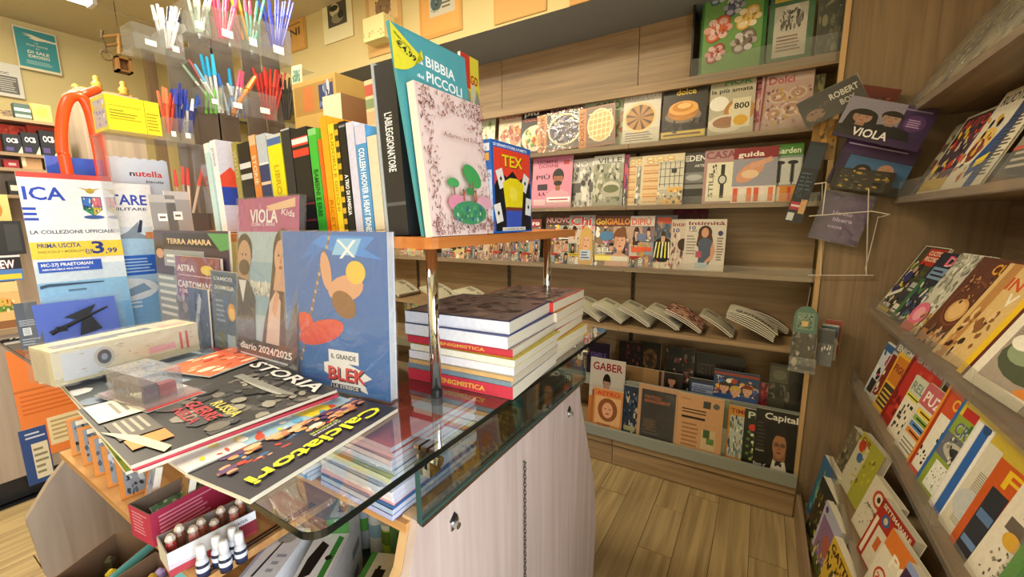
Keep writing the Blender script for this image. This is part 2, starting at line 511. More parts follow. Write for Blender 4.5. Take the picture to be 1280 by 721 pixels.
def lamp(x, y, label):
    t = thing('ceiling_lamp', label, 'lamp', T4(x, y, 3.06, 90))
    MB().box((-.62, -.07, -.05), (.62, .07, 0), '#eee').obj('housing', 'plastic', t)
    for s_ in (-.035, .035): MB().rod((-.6, s_, -.062), (.6, s_, -.062), .013).obj('tube', 'lamp', t)
    for s_ in (-.61, .61): MB().box((s_ - .012, -.06, -.08), (s_ + .012, .06, -.05), '#ddd').obj('tube_holder', 'plastic', t)


q = P(117, 5, z=3.0)
lamp(q.x, q.y - .62, 'lit white fluorescent ceiling lamp above the blue-green wall poster')

# ---------------------------------------------------------------- back shelving
YF = 2.5
ZR = {0: 2.245, 1: 1.93, 2: 1.585, 3: 1.222, 4: .875}
bk = thing('wall_shelving', 'beech newsstand shelving along the back wall under the grey bulkhead', 'shelving', T4(0, 0, 0))
seams = [-3.52, -2.58, -1.64, -.70, .235]
for a, b in zip(seams, seams[1:]):
    MB().box((a + .002, 2.68, .1), (b - .002, 2.70, 2.25)).obj('back_panel', 'woodb', bk)
    MB().box((a + .002, 2.345, .005), (b - .002, 2.365, .125)).obj('plinth_board', 'woodb', bk)
    MB().box((a + .002, 2.335, .135), (b - .002, 2.36, .20)).obj('plinth_board', 'woodb', bk)
for a in seams[1:-1]:
    sl = MB().box((a - .012, 2.672, .1), (a + .012, 2.6805, 2.25), '#4a3a28')
    for k in range(40): sl.box((a - .004, 2.670, .3 + k * .045), (a + .004, 2.6722, .325 + k * .045), '#0c0906')
    sl.obj('slotted_upright', 'plastic', bk)
for k, z in ZR.items():
    yf = 2.38 if k == 4 else 2.455
    x0 = -.40 if k == 0 else seams[0]
    if k == 0:
        MB().box((seams[0], 2.50, z - .045), (.234, 2.68, z - .006)).obj('shelf_board', 'woodb', bk); 
        MB().box((seams[0], 2.47, z - .06), (.234, 2.499, z - .012)).obj('shelf_nosing', 'woodb', bk)
        continue
    for a, b in zip(seams, seams[1:]):
        MB().box((a + .001, yf, z - .03), (b - .001, 2.68, z - .006)).obj('shelf_board', 'woodb', bk)
        if k in (1, 2, 3):
            MB().box((a + .003, yf - .004, z - .03), (b - .003, yf - .001, z + .035), '#fff').obj('clear_lip', 'lipc', bk)
# top cupboard fronts
for a, b in ((-3.52, -2.58), (-2.58, -1.64), (-1.64, -.70), (-.70, -.40)):
    MB().box((a + .002, 2.60, ZR[0] + .002), (b - .002, 2.62, 2.588)).obj('top_panel', 'woodb', bk)
MB().box((-.402, 2.50, ZR[0]), (-.392, 2.68, 2.588), '#15130f').obj('divider', 'plastic', bk)
MB().box((-.39, 2.465, ZR[0] - .05), (.232, 2.468, ZR[0] + .07), '#fff').obj('clear_lip', 'lipc', bk)
# bottom display: two stepped tiers with grey lips
MB().box((seams[0], 2.36, .185), (.234, 2.68, .205)).obj('tier_board', 'woodb', bk)
MB().box((seams[0], 2.325, .175), (.234, 2.35, .235), '#888').obj('grey_lip', 'lip', bk)
MB().box((seams[0], 2.5, .455), (.234, 2.68, .47)).obj('tier_board', 'woodb', bk)
MB().box((seams[0], 2.47, .44), (.234, 2.499, .505), '#888').obj('grey_lip', 'lip', bk)

# ---------------------------------------------------------------- right-hand shelving
rs = thing('side_shelving', 'beech magazine shelving running along the right wall towards the viewer', 'shelving', T4(0, 0, 0))
MB().box((.236, 2.372, 0), (.90, 2.396, 2.59)).obj('end_panel', 'woodv', rs)
MB().box((.222, 2.366, 0), (.240, 2.398, 2.59)).obj('panel_edge', wood('pale_edge_banding', '#c09a68', '#d2ad7c', 'z'), rs)
for a, b in ((.2, 1.28), (1.284, 2.37)):
    MB().box((.80, a, .02), (.82, b, 2.6)).obj('back_panel', 'woody', rs)
RX = {0: (.455, 1.93), 1: (.46, 1.590), 2: (.43, 1.115), 3: (.40, .775), 4: (.345, .375), 5: (.262, .10)}
for k, (x, z) in RX.items():
    for a, b in ((.2, 1.284), (1.286, 2.371)):
        MB().box((x, a, z - .03), (.80, b, z - .008)).obj('shelf_board', 'woody', rs)
        if k < 5: MB().box((x - .006, a, z - .035), (x - .003, b, z + (.05 if k else .02)), '#fff').obj('clear_lip', 'lipc', rs)
        else: MB().box((x - .022, a, 0), (x - .002, b, .135)).obj('plinth_board', 'woody', rs)

# ================================================================ COUNTER
ZT = 1.10
ct = thing('display_counter', 'glass-topped shop counter with pale laminate doors and an open sloping front', 'counter', T4(-1.2, .9, 0))
ict = ct.matrix_basis.inverted()


def cpart(mb, name, m, smooth=False):
    return mb.obj(name, m, ct, ict, smooth)


def rrect(x0, y0, x1, y1, r, n=6):
    pts = []
    for cx, cy_, a in ((x1 - r, y1 - r, 0), (x0 + r, y1 - r, 90), (x0 + r, y0 + r, 180), (x1 - r, y0 + r, 270)):
        for k in range(n + 1):
            t = math.radians(a + 90 * k / n); pts.append((cx + r * math.cos(t), cy_ + r * math.sin(t)))
    return pts


gx0, gy0, gx1, gy1 = -2.26, .270, -.464, 1.462
out = rrect(gx0, gy0, gx1, gy1, .03)
g = MB(); g.poly([(x, y, ZT) for x, y in out], '#fff'); cpart(g, 'glass_top', 'glass')
e = MB(); inn = rrect(gx0 + .0015, gy0 + .0015, gx1 - .0015, gy1 - .0015, .0285)
n = len(out)
for k in range(n):
    a, b = out[k], out[(k + 1) % n]; c, d = inn[k], inn[(k + 1) % n]
    e.poly([(a[0], a[1], ZT - .011), (b[0], b[1], ZT - .011), (b[0], b[1], ZT), (a[0], a[1], ZT)], '#111')
    e.poly([(d[0], d[1], ZT - .011), (c[0], c[1], ZT - .011), (c[0], c[1], ZT), (d[0], d[1], ZT)], '#111')
    e.poly([(a[0], a[1], ZT), (b[0], b[1], ZT), (d[0], d[1], ZT), (c[0], c[1], ZT)], '#111')
cpart(e, 'glass_edge', 'edge')
XD = -.512
prof = [(P(x, y, x=XD).y, P(x, y, x=XD).z) for x, y in ((726, 503), (732, 537), (743, 603), (745, 653))]
fr = [(.503, .945), (.473, .855), (.286, .64), (.22, .54), (.235, .32), (.30, .0)]
pr = fr[:1] + [(1.30, .945)] + prof + [(1.50, 0)]
YS = P(654, 650, x=XD).y
# doors: outline in (y,z), thin in x
my = Matrix(((0, 0, 1, 0), (1, 0, 0, 0), (0, 1, 0, 0), (0, 0, 0, 1)))
def split(pts, y, left):
    o_ = clip([(a + 5, b) for a, b in pts], 100, 100)
    res = []
    for a, b in zip(pts, pts[1:] + pts[:1]):
        ia = (a[0] <= y) == left; ib = (b[0] <= y) == left
        if ia: res.append(a)
        if ia != ib: t = (y - a[0]) / (b[0] - a[0]); res.append((y, a[1] + t * (b[1] - a[1])))
    return res
outline = [(.503, .945), (1.30, .945)] + prof + [(1.50, .0), (.30, 0), (.235, .32), (.22, .54), (.286, .64), (.473, .855)]
dz = [(a, b) for a, b in outline]
for side, y in ((True, YS - .0015), (False, YS + .0015)):
    d = cpart(MB().prism(split(outline, y, side), -.53, XD, '#ccc', my), 'door', 'door')
    c = P(567, 652, x=XD) if side else P(711, 515, x=XD)
    l = MB(); l.box((XD, c.y - .012, c.z - .014), (XD + .004, c.y + .012, c.z + .006), '#c8c9cc').rod((XD + .003, c.y, c.z - .004), (XD + .014, c.y, c.z - .004), .009, '#d8d9dc', .007)
    l.box((XD + .0135, c.y - .001, c.z - .009), (XD + .0146, c.y + .001, c.z + .001), '#222').obj('lock', 'metal', d)
    MB().prism([(c.y - .013, c.z + .008), (c.y + .013, c.z + .008), (c.y + .002, c.z + .022)], XD, XD + .003, '#777', my).obj('lock_cover', 'dark', d)
# pale front edge of the right side panel, left side panel
rp = [(y, z) for y, z in fr]
cpart(MB().prism([(a, b) for a, b in rp] + [(.33, 0), (.262, .32), (.247, .53), (.31, .625), (.497, .84), (.53, .945)], -.553, -.531, '#ccc', my), 'side_panel_edge', wood('edge_strip', '#cfa877', '#dcb98a', 'z'))
lp = [(y, z) for y, z in [(.50, .99)] + fr[1:]] + [(1.2, 0), (1.2, .99)]
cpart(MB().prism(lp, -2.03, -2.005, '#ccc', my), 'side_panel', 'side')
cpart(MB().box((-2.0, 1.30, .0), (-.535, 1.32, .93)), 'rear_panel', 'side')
cpart(MB().box((-2.004, .49, .92), (-.532, 1.299, .94)), 'shelf', 'shelfc')
cpart(MB().box((-2.004, .32, .71), (-.99, .75, .73)), 'shelf', 'shelfc')
cpart(MB().box((-2.004, .24, .28), (-.554, .80, .30)), 'shelf', 'shelfc')
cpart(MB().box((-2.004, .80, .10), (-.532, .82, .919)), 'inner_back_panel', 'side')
# green glass strip along the right side with clamps
cpart(MB().box((XD + .002, .503, .948), (XD + .009, 1.33, 1.062), '#fff'), 'glass_strip', 'glass')
ed = MB()
ed.box((XD + .001, .503, .944), (XD + .010, 1.33, .950)).box((XD + .001, .503, 1.062), (XD + .010, 1.33, 1.0655)).box((XD + .001, .499, .945), (XD + .010, .503, 1.065)).box((XD + .001, 1.33, .945), (XD + .010, 1.334, 1.065))
cpart(ed, 'glass_strip_edge', 'green_edge')
cpart(MB().box((XD - .006, .503, .938), (XD + .012, 1.33, .946)), 'steel_channel', 'metal')
cpart(MB().box((XD - .016, .95, .95), (XD - .003, .956, 1.088), '#fff'), 'clear_support', 'acrylic')
for y in (.52, 1.28):
    k = MB(); k.box((XD - .008, y, 1.03), (XD + .018, y + .03, 1.045)).box((XD - .008, y, 1.045), (XD - .002, y + .03, 1.088)).box((XD + .012, y, 1.045), (XD + .018, y + .03, 1.088)).box((XD - .02, y, 1.080), (XD + .035, y + .03, 1.088))
    k.rod((XD + .018, y + .015, 1.06), (XD + .032, y + .015, 1.06), .010).rod((XD - .008, y + .015, 1.06), (XD - .02, y + .015, 1.06), .009)
    cpart(k, 'glass_clamp', 'chrome')
# chain hanging over the door seam
ch = thing('hanging_chain', 'dark thin chain hanging down the seam between the two counter doors', 'chain', T4(XD + .006, YS, .846))
for k in range(34):
    mb = MB(); pts = []
    for a in range(11):
        t = 2 * math.pi * a / 10; u = .0035 * math.cos(t); v = .0075 * math.sin(t) - k * .0118
        pts.append((u if k % 2 else 0.0002, 0 if k % 2 else u, v))
    mb.tube(pts, .0011, '#3c3833', 5); mb.obj('link', 'plastic', ch)
MB().rod((-.006, 0, .0085), (.004, 0, .0085), .002, '#55504a').obj('hook', 'plastic', ch)

# raised board on chrome posts
BX, BY, BZ = -.575, .640, 1.4665
rb = thing('raised_shelf', 'narrow cherry-edged shelf raised on chrome posts above the glass counter', 'shelf', T4(-1.2, .9, 1.1))
ir = rb.matrix_basis.inverted()
outl = [(-2.26, .73), (-2.0, .73), (-2.0, BY), (BX - .02, BY), (BX - .006, BY + .006), (BX, BY + .02), (BX, 1.39), (-2.0, 1.39), (-2.0, 1.0), (-2.26, 1.0)]
MB().prism(outl, BZ - .024, BZ, '#ccc').obj('board', 'board', rb, ir)
for q_, r_ in (((546, 495), .0125), ((684, 440), .0125)):
    if q_[0] == 546: a = P(546, 495, z=ZT)
    else:
        a = Vector((-.62, 0, 0)); a.y = P(684, 330, x=-.62).y; a.z = ZT
    p_ = MB(); p_.rod((a.x, a.y, ZT + .001), (a.x, a.y, BZ - .024), r_, n=24); o = p_.obj('post', 'chrome', rb, ir, True)
    MB().rod((a.x, a.y, ZT + .001), (a.x, a.y, ZT + .018), r_ * 1.06, '#15181a', n=24).obj('black_foot', 'dark', o)
for x in (-1.9,):
    for y in (.70, 1.3):
        p_ = MB(); p_.rod((x, y, ZT + .001), (x, y, BZ - .024), .0125, n=20).obj('post', 'chrome', rb, ir)

# ================================================================ BACK SHELF STOCK
ROWS = {}


def bmag(row, px0, px1, pt, pb, art, label, d=0, t=.005, roll=0, lean=6, zb=None, y=None, group=None, name='magazine', cat='magazine', m='gloss', **k):
    yy = (YF if y is None else y) - d
    a = P(px0, pb, y=yy); b = P(px1, pb, y=yy); tp = P((px0 + px1) / 2, pt, y=yy + .02)
    z0 = (ZR[row] - .006 if zb is None else zb) + .0008
    rk = (row, z0); sg = -1; thr = .0075 + (.005 if k.get('wrap') else 0) + max(0, t - .005)
    for _ in range(12):      # slide behind or in front of a neighbour until the two no longer touch
        hit = [q for q in ROWS.setdefault(rk, []) if q[0] < b.x + .004 and q[1] > a.x - .004 and abs(q[2] - yy) < max(thr, q[3]) - 1e-5]
        if not hit: break
        q = hit[0]; yy = q[2] - max(thr, q[3]) if (yy - q[2]) * 1e3 < .5 else q[2] + max(thr, q[3])
    ROWS[rk].append((a.x, b.x, yy, thr)); yy = max(yy, 2.462 if row in (1, 2, 3) else 0)
    w_ = b.x - a.x; h_ = tp.z - z0
    L = math.radians(lean); R_ = math.radians(roll)
    X = (math.cos(R_), 0, math.sin(R_)); U = (-math.sin(R_) * math.cos(L), math.sin(L), math.cos(L) * math.cos(R_))
    if roll > 0: z0 += .0
    if roll < 0: z0 += w_ * math.sin(-R_)
    return mag(frame((a.x, yy, z0 + t * math.sin(L)), X, U), w_, h_ / math.cos(L), t, art, label, group or G_, name, cat, m, **k)


FOOD = ['#c98a3c', '#e9c27a', '#8a4a22', '#f2e3c0', '#5b7a34', '#a8321f']
GREYS = ['#8a8a84', '#c9c8c0', '#5c5c58', '#e8e6de', '#3b3b3a']
WARM = ['#d9a98a', '#b8653f', '#f0d6b8', '#7a4a38', '#c94a3c']
GOSS = ['#d84a3a', '#e8c83c', '#e9b08c', '#3f6aa8', '#f4efe4', '#7a4a38', '#e48aa0', '#3a3a48']


def gossip(bg_, title, tc, seed, ty=.86, th=.1, tw=.9, sub='#f2eee2'):
    rr = random.Random(seed * 17 + 3)
    a = Art(mix(bg_, '#8a8478', .35)); a.S(.0, .0, 1, .8, 26, .12, GOSS, seed)
    tone = ['#8a9aa8', '#b89a84', '#6a7a68', '#c8b8a8', '#7a6a74', '#a8a494', '#9a7a64', '#5a6478']
    cells = [(.02, .44, .5, .8), (.52, .5, .98, .8), (.02, .22, .34, .43), (.36, .22, .66, .48), (.68, .26, .98, .49), (.02, .02, .4, .2), (.62, .02, .98, .24)]
    for (x0, y0, x1, y1) in cells:
        if rr.random() < .12: continue
        a.R(x0, y0, x1, y1, rr.choice(tone)); a.S(x0 + .02, y0 + .02, x1 - .02, y1 - .02, 4, .05, GOSS + GREYS, int(rr.random() * 999))
        r = (y1 - y0) * .3
        a.H((x0 + x1) / 2 + rr.uniform(-.04, .04), y0 + (y1 - y0) * .62, r * .9, skin=rr.choice(['#d9a98a', '#c89474', '#e0b89c']), hair=rr.choice(['#3a2418', '#1c1410', '#b8904c', '#6a4428']), long=rr.random() < .5, cloth=rr.choice(tone + ['#2a2a34', '#a83a3c']), body=False)
    a.R(0, .82, 1, 1, bg_); a.T(title, .05, ty, th, tc, w=tw)
    c = rr.choice(['#e0c23c', '#e8e4d8', '#c8402c', '#d8cfc0'])
    a.R(.04, .17, .5, .22, c).L(.06, .175, .48, .215, 1, '#3a2a24').L(.42, .03, .6, .2, 4, rr.choice(['#3a3a3a', '#f0ece0']), seed)
    a.L(.52, .5, .96, .56, 1, '#f0ece0', seed + 1); return a


# ---- open top shelf, green books
G_ = 'craft books on the open top shelf'
a = Art('#2f6b34').R(.04, 0, .94, 1, '#6f9a55')
for x, y, r, c in ((.25, .88, .14, '#4f6f86'), (.7, .93, .15, '#5a2f3f'), (.5, .72, .15, '#5c5f86'), (.27, .5, .2, '#c9653f'), (.72, .56, .18, '#d9b45a'), (.68, .3, .18, '#7f6f64'), (.25, .22, .15, '#b2524a')):
    a.E(x, y, r * 1.05, r * .62, mix(c, '#000', .45), rot=30); a.E(x, y, r, r * .55, c, rot=30)
    for k in range(6): a.E(x + r * .8 * math.cos(k * 1.05), y + r * .45 * math.sin(k * 1.05), r * .35, r * .2, mix(c, '#fff', .25 + .1 * (k % 3)), n=9)
    a.S(x - r * .6, y - r * .3, x + r * .6, y + r * .3, 8, r * .3, [mix(c, '#fff', .5), mix(c, '#000', .5), c], int(x * 99))
bmag(0, 873, 953, -22, 91, a, 'large green craft book with coloured flower and heart shapes on its cover', t=.02, lean=3, name='book', cat='book')
a = Art('#2f6a38').R(.1, .84, 1.0, .93, '#d8b83a').L(.16, .865, .96, .91, 1, '#3a2a10').R(.12, .05, .86, .78, '#b9b4a6')
a.G([(.12, .5), (.4, .78), (.62, .78), (.86, .55), (.86, .05), (.12, .05)], '#cfcabc').S(.25, .45, .75, .7, 26, .07, ['#3c3a38', '#5a5854', '#77736a'], 4).L(.2, .12, .8, .36, 5, '#8f6a64', 3)
bmag(0, 957, 1012, -12, 80, a, 'green book with a yellow banner and grey parcel of beads, wrapped in film', t=.018, lean=3, d=.012, name='book', cat='book', wrap=True)
a = Art('#3a3c2c').S(.05, .05, .95, .95, 30, .15, ['#6a6a50', '#2a2c20', '#8a875f', '#4a4c3a'], 9)
bmag(0, 1018, 1058, -12, 72, a, 'dull olive book in crinkled film beside the tall end panel', t=.02, lean=3, d=.008, name='book', cat='book', wrap=True)

# ---- row 1: food and home titles
G_ = 'cookery magazines on the highest full shelf'
bmag(1, 597, 617, 139, 182, Art('#d8e0c8').T('CUCINA', .1, .84, .1, '#5a8a4a', w=.85).S(0, .1, 1, .75, 18, .16, ['#c9d8a8', '#8aa86a', '#f0ead8', '#b98a6a'], 3), 'pale green cookery magazine half hidden behind the comic book', d=-.02)
bmag(1, 622, 654, 138, 186, Art('#d9c8ac').T('Cucina', .08, .84, .12, '#b8322a', w=.8).E(.5, .45, .4, .25, '#b9876a').S(.1, .2, .9, .7, 20, .12, FOOD, 5), 'beige cookery magazine with a red title and brown dish', d=-.02)
a = Art('#2c211a').T('più', .1, .84, .12, '#f0e8d8', w=.5).T('cucina', .1, .72, .08, '#c8322a', w=.8).E(.5, .35, .48, .28, '#e8dcc0').S(.2, .2, .85, .5, 22, .12, ['#d8a83c', '#5b8a34', '#e8c87a', '#a8462a'], 8)
bmag(1, 650, 686, 134, 190, a, 'dark cookery magazine with a round yellow salad dish', d=-.008)
bmag(1, 678, 712, 130, 170, Art('#d8a8a4').T('C', .0, .76, .18, '#a8222a', w=.3).T('FRE', .35, .8, .12, '#7a2a34', w=.6).S(0, 0, 1, .7, 20, .14, FOOD + ['#c96a7a'], 12), 'pink cookery magazine with wine red capitals behind the pie magazines', d=-.04, zb=ZR[1] + .0)
bmag(1, 706, 738, 127, 170, Art('#dcc39a').T('dolce', .1, .82, .1, '#8a5a2c', w=.8).S(0, 0, 1, .78, 24, .14, FOOD, 14), 'sand coloured cookery magazine behind the pie magazines', d=-.035)
a = Art('#cdd8b4').R(0, .8, 1, 1, '#d8e4bc').T('ORTO', .28, .76, .16, '#7a8a6a', w=.64).S(0, .05, 1, .7, 26, .15, ['#d0b08a', '#8a9a5a', '#efe6cc', '#b8784a'], 6)
bmag(1, 728, 777, 123, 176, a, 'pale green gardening magazine with thin grey capitals', d=-.02)


def pie(kind):
    a = Art('#a86a50').R(0, 0, .19, 1, '#d98a3c').T('CROSTATE', .15, .06, .11, '#5a2412', w=.86, rot=90)
    a.R(.22, .04, .98, .97, '#7a6456' if kind else '#4a4640')
    a.E(.6, .52, .37, .42, '#e9d9ae'); a.E(.6, .52, .33, .37, '#d8b06a' if kind else '#5c5068')
    if kind:
        for k in range(5):
            x = .36 + k * .12; a.G([(x, .2), (x + .03, .2), (x + .08, .84), (x + .05, .84)], '#f2deb0')
            y = .24 + k * .14; a.G([(.28, y), (.9, y + .04), (.9, y + .075), (.28, y + .035)], '#f2deb0')
    else:
        for k in range(7):
            t = k * .9; a.E(.6 + .2 * math.cos(t), .52 + .24 * math.sin(t), .10, .12, '#3f3858'); a.E(.6 + .2 * math.cos(t), .54 + .24 * math.sin(t), .05, .06, '#8a86a8')
        a.S(.35, .25, .85, .8, 14, .05, ['#efe2ba', '#d8c898'], 4)
    return a


bmag(1, 672, 729, 141, 184, pie(0), 'landscape baking magazine with a dark berry tart and orange side band', d=.022, roll=3, wrap=True)
bmag(1, 724, 769, 134, 180, pie(1), 'landscape baking magazine with a lattice tart, overlapping the berry tart one', d=.030, roll=3)
a = Art('#d9d4c4').T('CUCINARE', .05, .86, .1, '#f4f2ea', w=.9, sh='#8a8578').R(0, .0, 1, .3, '#c8c2b0').E(.46, .52, .44, .3, '#e8c88a').E(.46, .52, .38, .25, '#b8843c')
for k in range(9):
    t = k * .7; a.G([(.46, .52), (.46 + .38 * math.cos(t), .52 + .25 * math.sin(t)), (.46 + .38 * math.cos(t + .25), .52 + .25 * math.sin(t + .25))], '#5a3214')
a.L(.08, .05, .9, .24, 4, '#6a6458', 3)
bmag(1, 777, 823, 116, 178, a, 'cream cookery magazine with a sliced golden tart', d=.01)
bmag(1, 815, 830, 114, 174, Art('#7a6a80').S(0, 0, 1, 1, 20, .2, ['#5a4a60', '#b8a8a0', '#a8784a'], 3), 'mauve magazine showing one narrow strip behind the caramel cake magazine', d=-.012)
a = Art('#3a3430').T('IL MONDO', .2, .9, .05, '#d8c878', w=.6).T('dolce', .3, .8, .1, '#e8c84a', w=.45).E(.48, .42, .42, .13, '#8a7a6a').E(.48, .5, .36, .16, '#c98a3a').R(.14, .42, .82, .5, '#b87a34')
a.E(.48, .56, .34, .13, '#eab05a').E(.46, .58, .24, .085, '#d08a2c').E(.5, .6, .16, .05, '#f4c87a').R(0, .03, 1, .15, '#d8b848').L(.05, .05, .95, .13, 1, '#5a3a10').S(0, .15, 1, .32, 10, .1, ['#55504a', '#2a2624'], 4)
bmag(1, 826, 880, 104, 175, a, 'dark cookery magazine with a glazed caramel cake above a yellow strip', d=.018)
bmag(1, 874, 890, 101, 168, Art('#4a5648').S(0, 0, 1, 1, 16, .2, ['#6a7a5a', '#2a3228', '#9a8a6a'], 5), 'dark green magazine peeking out behind the coffee cup magazine', d=-.01)
a = Art('#b9b49c').T('FIOR', .32, .86, .1, '#4a9a5a', w=.6).T('la più amata', .04, .74, .07, '#2a2a26', w=.9).E(.22, .56, .22, .13, '#f0ede2').E(.68, .4, .34, .22, '#b8834c').E(.68, .42, .24, .15, '#e8d0a0').E(.4, .2, .42, .16, '#dcd2c0').E(.4, .22, .3, .1, '#a0785a')
a.R(.52, .12, .92, .62, '#ddd6b8').T('800', .56, .44, .1, '#1c1a18', w=.33).E(.72, .24, .16, .09, '#d8a83c')
bmag(1, 884, 940, 96, 168, a, 'grey cookery magazine with a green title, coffee cup and white price patch', d=.014)
bmag(1, 937, 958, 99, 163, Art('#a85a68').T('D', .1, .8, .14, '#5a1424', w=.8).S(0, 0, 1, .75, 14, .2, ['#c98a90', '#8a4a54', '#d8b8a8'], 7), 'dark pink magazine with one wine red capital letter', d=.0)
a = Art('#c2a096').R(0, .86, 1, 1, '#c9b0a4').T('Dolci', .14, .84, .13, '#b8263c', w=.5)
for x, y, r in ((.35, .6, .2), (.72, .64, .18), (.62, .36, .22), (.28, .3, .18), (.84, .3, .14)):
    a.E(x, y, r, r * .62, '#d8bfae'); a.E(x, y, r * .75, r * .45, '#b98a72'); a.E(x, y, r * .28, r * .16, '#e6d2c2')
a.S(.05, .1, .95, .75, 30, .06, ['#e8d6c8', '#9a6a58', '#c9a03c', '#7a3a44'], 5)
a.G([(0, 0), (.04, 0), (.09, 1), (.05, 1)], '#8a2a38')
bmag(1, 948, 1012, 92, 160, a, 'pink baking magazine with swirled rings of pastry and a red title', d=.016, wrap=True)
bmag(1, 1002, 1026, 94, 158, Art('#6a6448').S(0, 0, 1, 1, 20, .2, ['#8a845a', '#4a4434', '#a8a070'], 5), 'olive magazine at the right end of the highest full shelf', d=-.01)

# ---- row 2: home titles
G_ = 'home magazines on the shelf behind the comic book'
a = Art('#d98aa4').R(.0, .82, 1, 1, '#cf7f9c').T('UOMINI', .12, .86, .07, '#8a2444', w=.5).T('DONNE', .16, .78, .07, '#8a2444', w=.5).R(.78, .82, .92, .9, '#b8322c').T('PIÙ', .1, .56, .08, '#2a1a20', w=.35).R(.14, .34, .4, .46, '#3a2a34').T('LUI', .18, .24, .06, '#2a1a20', w=.3)
a.H(.66, .56, .15, skin='#a86a4c', hair='#1c1410', cloth='#d8a0ae').E(.66, .47, .1, .05, '#1c1410').R(.4, .1, .98, .2, '#f4e8ea').L(.44, .12, .95, .18, 1, '#a8324a').R(.05, .04, .35, .16, '#e8c0cc')
bmag(2, 664, 713, 195, 257, a, 'pink magazine with a bearded dark haired man', d=.02)
for i, (x0, x1, pt, ttl, lab) in enumerate(((708, 742, 199, 'NOI', 'grey magazine with a black and white living room, next to the pink one'), (733, 758, 197, 'BO', 'narrow strip of a pale grey magazine with two capitals'))):
    a = Art('#b8b6ac').T(ttl, .2, .84, .1, '#efede4', w=.6, sh='#6a6860').S(0, 0, 1, .8, 40, .14, GREYS, 20 + i).R(.1, .3, .5, .5, '#5a5a56').R(.55, .1, .9, .4, '#dddbd2')
    bmag(2, x0, x1, pt, 256, a, lab, d=.004 * i)
a = Art('#9a9c88').R(0, .84, 1, 1, '#cfcfc4').T('VILLE', .12, .85, .1, '#5a5a52', w=.8).S(0, .1, 1, .8, 50, .12, ['#6a7250', '#3c4430', '#a8a890', '#8a8a70', '#c9c8b4'], 31).E(.62, .35, .3, .14, '#c8c4b0').R(.34, .18, .92, .34, '#b2ae9a').E(.62, .34, .26, .08, '#6a7048')
bmag(2, 740, 777, 194, 255, a, 'grey green villa magazine with a planted stone urn', d=.012)
a = Art('#b8306a').T('H', .15, .82, .12, '#5a1030', w=.8).R(0, .5, 1, .78, '#8a2a5a').S(0, .3, 1, .75, 20, .2, ['#d0486a', '#5a3a7a', '#e8743c', '#3a2040'], 2).R(0, 0, 1, .3, '#6a5a58').S(0, 0, 1, .3, 12, .2, GREYS, 3)
bmag(2, 766, 783, 194, 254, a, 'magenta and purple strip of a magazine with one dark capital', d=.006)


def bangles():
    a = Art('#d9cba6')
    for k in range(15): a.R(.06, .05 + k * .052, .58, .085 + k * .052, ['#d8a05a', '#e8bf84', '#c98a48'][k % 3])
    for k in range(3):
        a.E(.2 + k * .24, .93, .1, .035, '#d9b05a').E(.2 + k * .24, .93, .06, .018, '#efe2bc').E(.22 + k * .24, .86, .1, .035, '#cfa04c').E(.22 + k * .24, .86, .06, .018, '#efe2bc')
    a.R(.62, .0, 1, .8, '#8a8472').S(.62, 0, 1, .8, 20, .1, GREYS, 5); return a


bmag(2, 774, 806, 196, 253, bangles(), 'beige furnishing magazine with a tall pale timber tower, partly covered', d=.000)
a = bangles(); a.R(.42, 0, 1, .86, '#b8b4a0'); a.R(.42, .3, 1, .8, '#cfcab4')
for k in range(5): a.R(.46 + k * .11, .35, .475 + k * .11, .84, '#4a4a44')
for k in range(3): a.R(.44, .4 + k * .15, .98, .412 + k * .15, '#4a4a44')
a.R(.66, .24, .98, .34, '#e0b05a').R(.72, .62, .84, .7, '#2a2a28').R(.5, .0, .98, .12, '#d8b068').S(.42, .02, 1, .28, 12, .06, ['#8a6a3c', '#e8dcc0', '#5a5a50'], 3)
bmag(2, 799, 852, 193, 253, a, 'furnishing magazine with timber tower and kitchen grid window', d=.016)
a = Art('#4a4a46').T('EDEN', .1, .84, .11, '#e8e6de', w=.85).T('ARTE', .5, .72, .05, '#d8d6ce', w=.4).R(.05, .42, .95, .62, '#7a7c7a').E(.5, .52, .35, .06, '#aeb0ae').R(0, .0, 1, .3, '#2c2c2a').R(0, .3, 1, .38, '#8a8a84')
bmag(2, 850, 880, 191, 252, a, 'charcoal architecture magazine with a pale car on its cover', d=.004)
a = Art('#b08a88').T('CASA', .04, .84, .13, '#8a4a54', w=.92).R(.1, .04, .92, .76, '#e2dec4').R(.54, .1, .66, .72, '#2c2c2a').E(.6, .44, .14, .1, '#3c3c38').E(.6, .44, .1, .07, '#cfcdc0').T('STILE', .32, .12, .08, '#7a7868', w=.45, rot=90).S(.2, .5, .45, .72, 8, .05, ['#3a3a36', '#8a887a'], 3)
bmag(2, 877, 917, 187, 251, a, 'dusty pink home magazine with a wristwatch on a cream panel', d=.010)
a = Art('#c8786a').R(0, .8, 1, 1, '#8a2a30').T('guida', .1, .84, .09, '#f4ece0', w=.6).R(0, .3, 1, .8, '#9a9aa6').E(.4, .56, .34, .15, '#d89a7a', rot=25).G([(.4, .6), (.9, .74), (.85, .82), (.4, .7)], '#d8a488').E(.4, .52, .2, .08, '#e8c8a0').R(0, .0, 1, .3, '#e8d8cc')
for k in range(6): a.R(.04 + k * .16, .02, .15 + k * .16, .27, ['#d85a3c', '#e8e0d4', '#e07a4a'][k % 3])
bmag(2, 913, 968, 184, 250, a, 'magazine with a hand, red title bar and red phone columns', d=.018)
a = Art('#8a9a98').R(0, .8, 1, 1, '#4f8a3c').T('Garden', .1, .84, .1, '#e8f0dc', w=.82).R(.04, .3, .96, .76, '#c9ccc8')
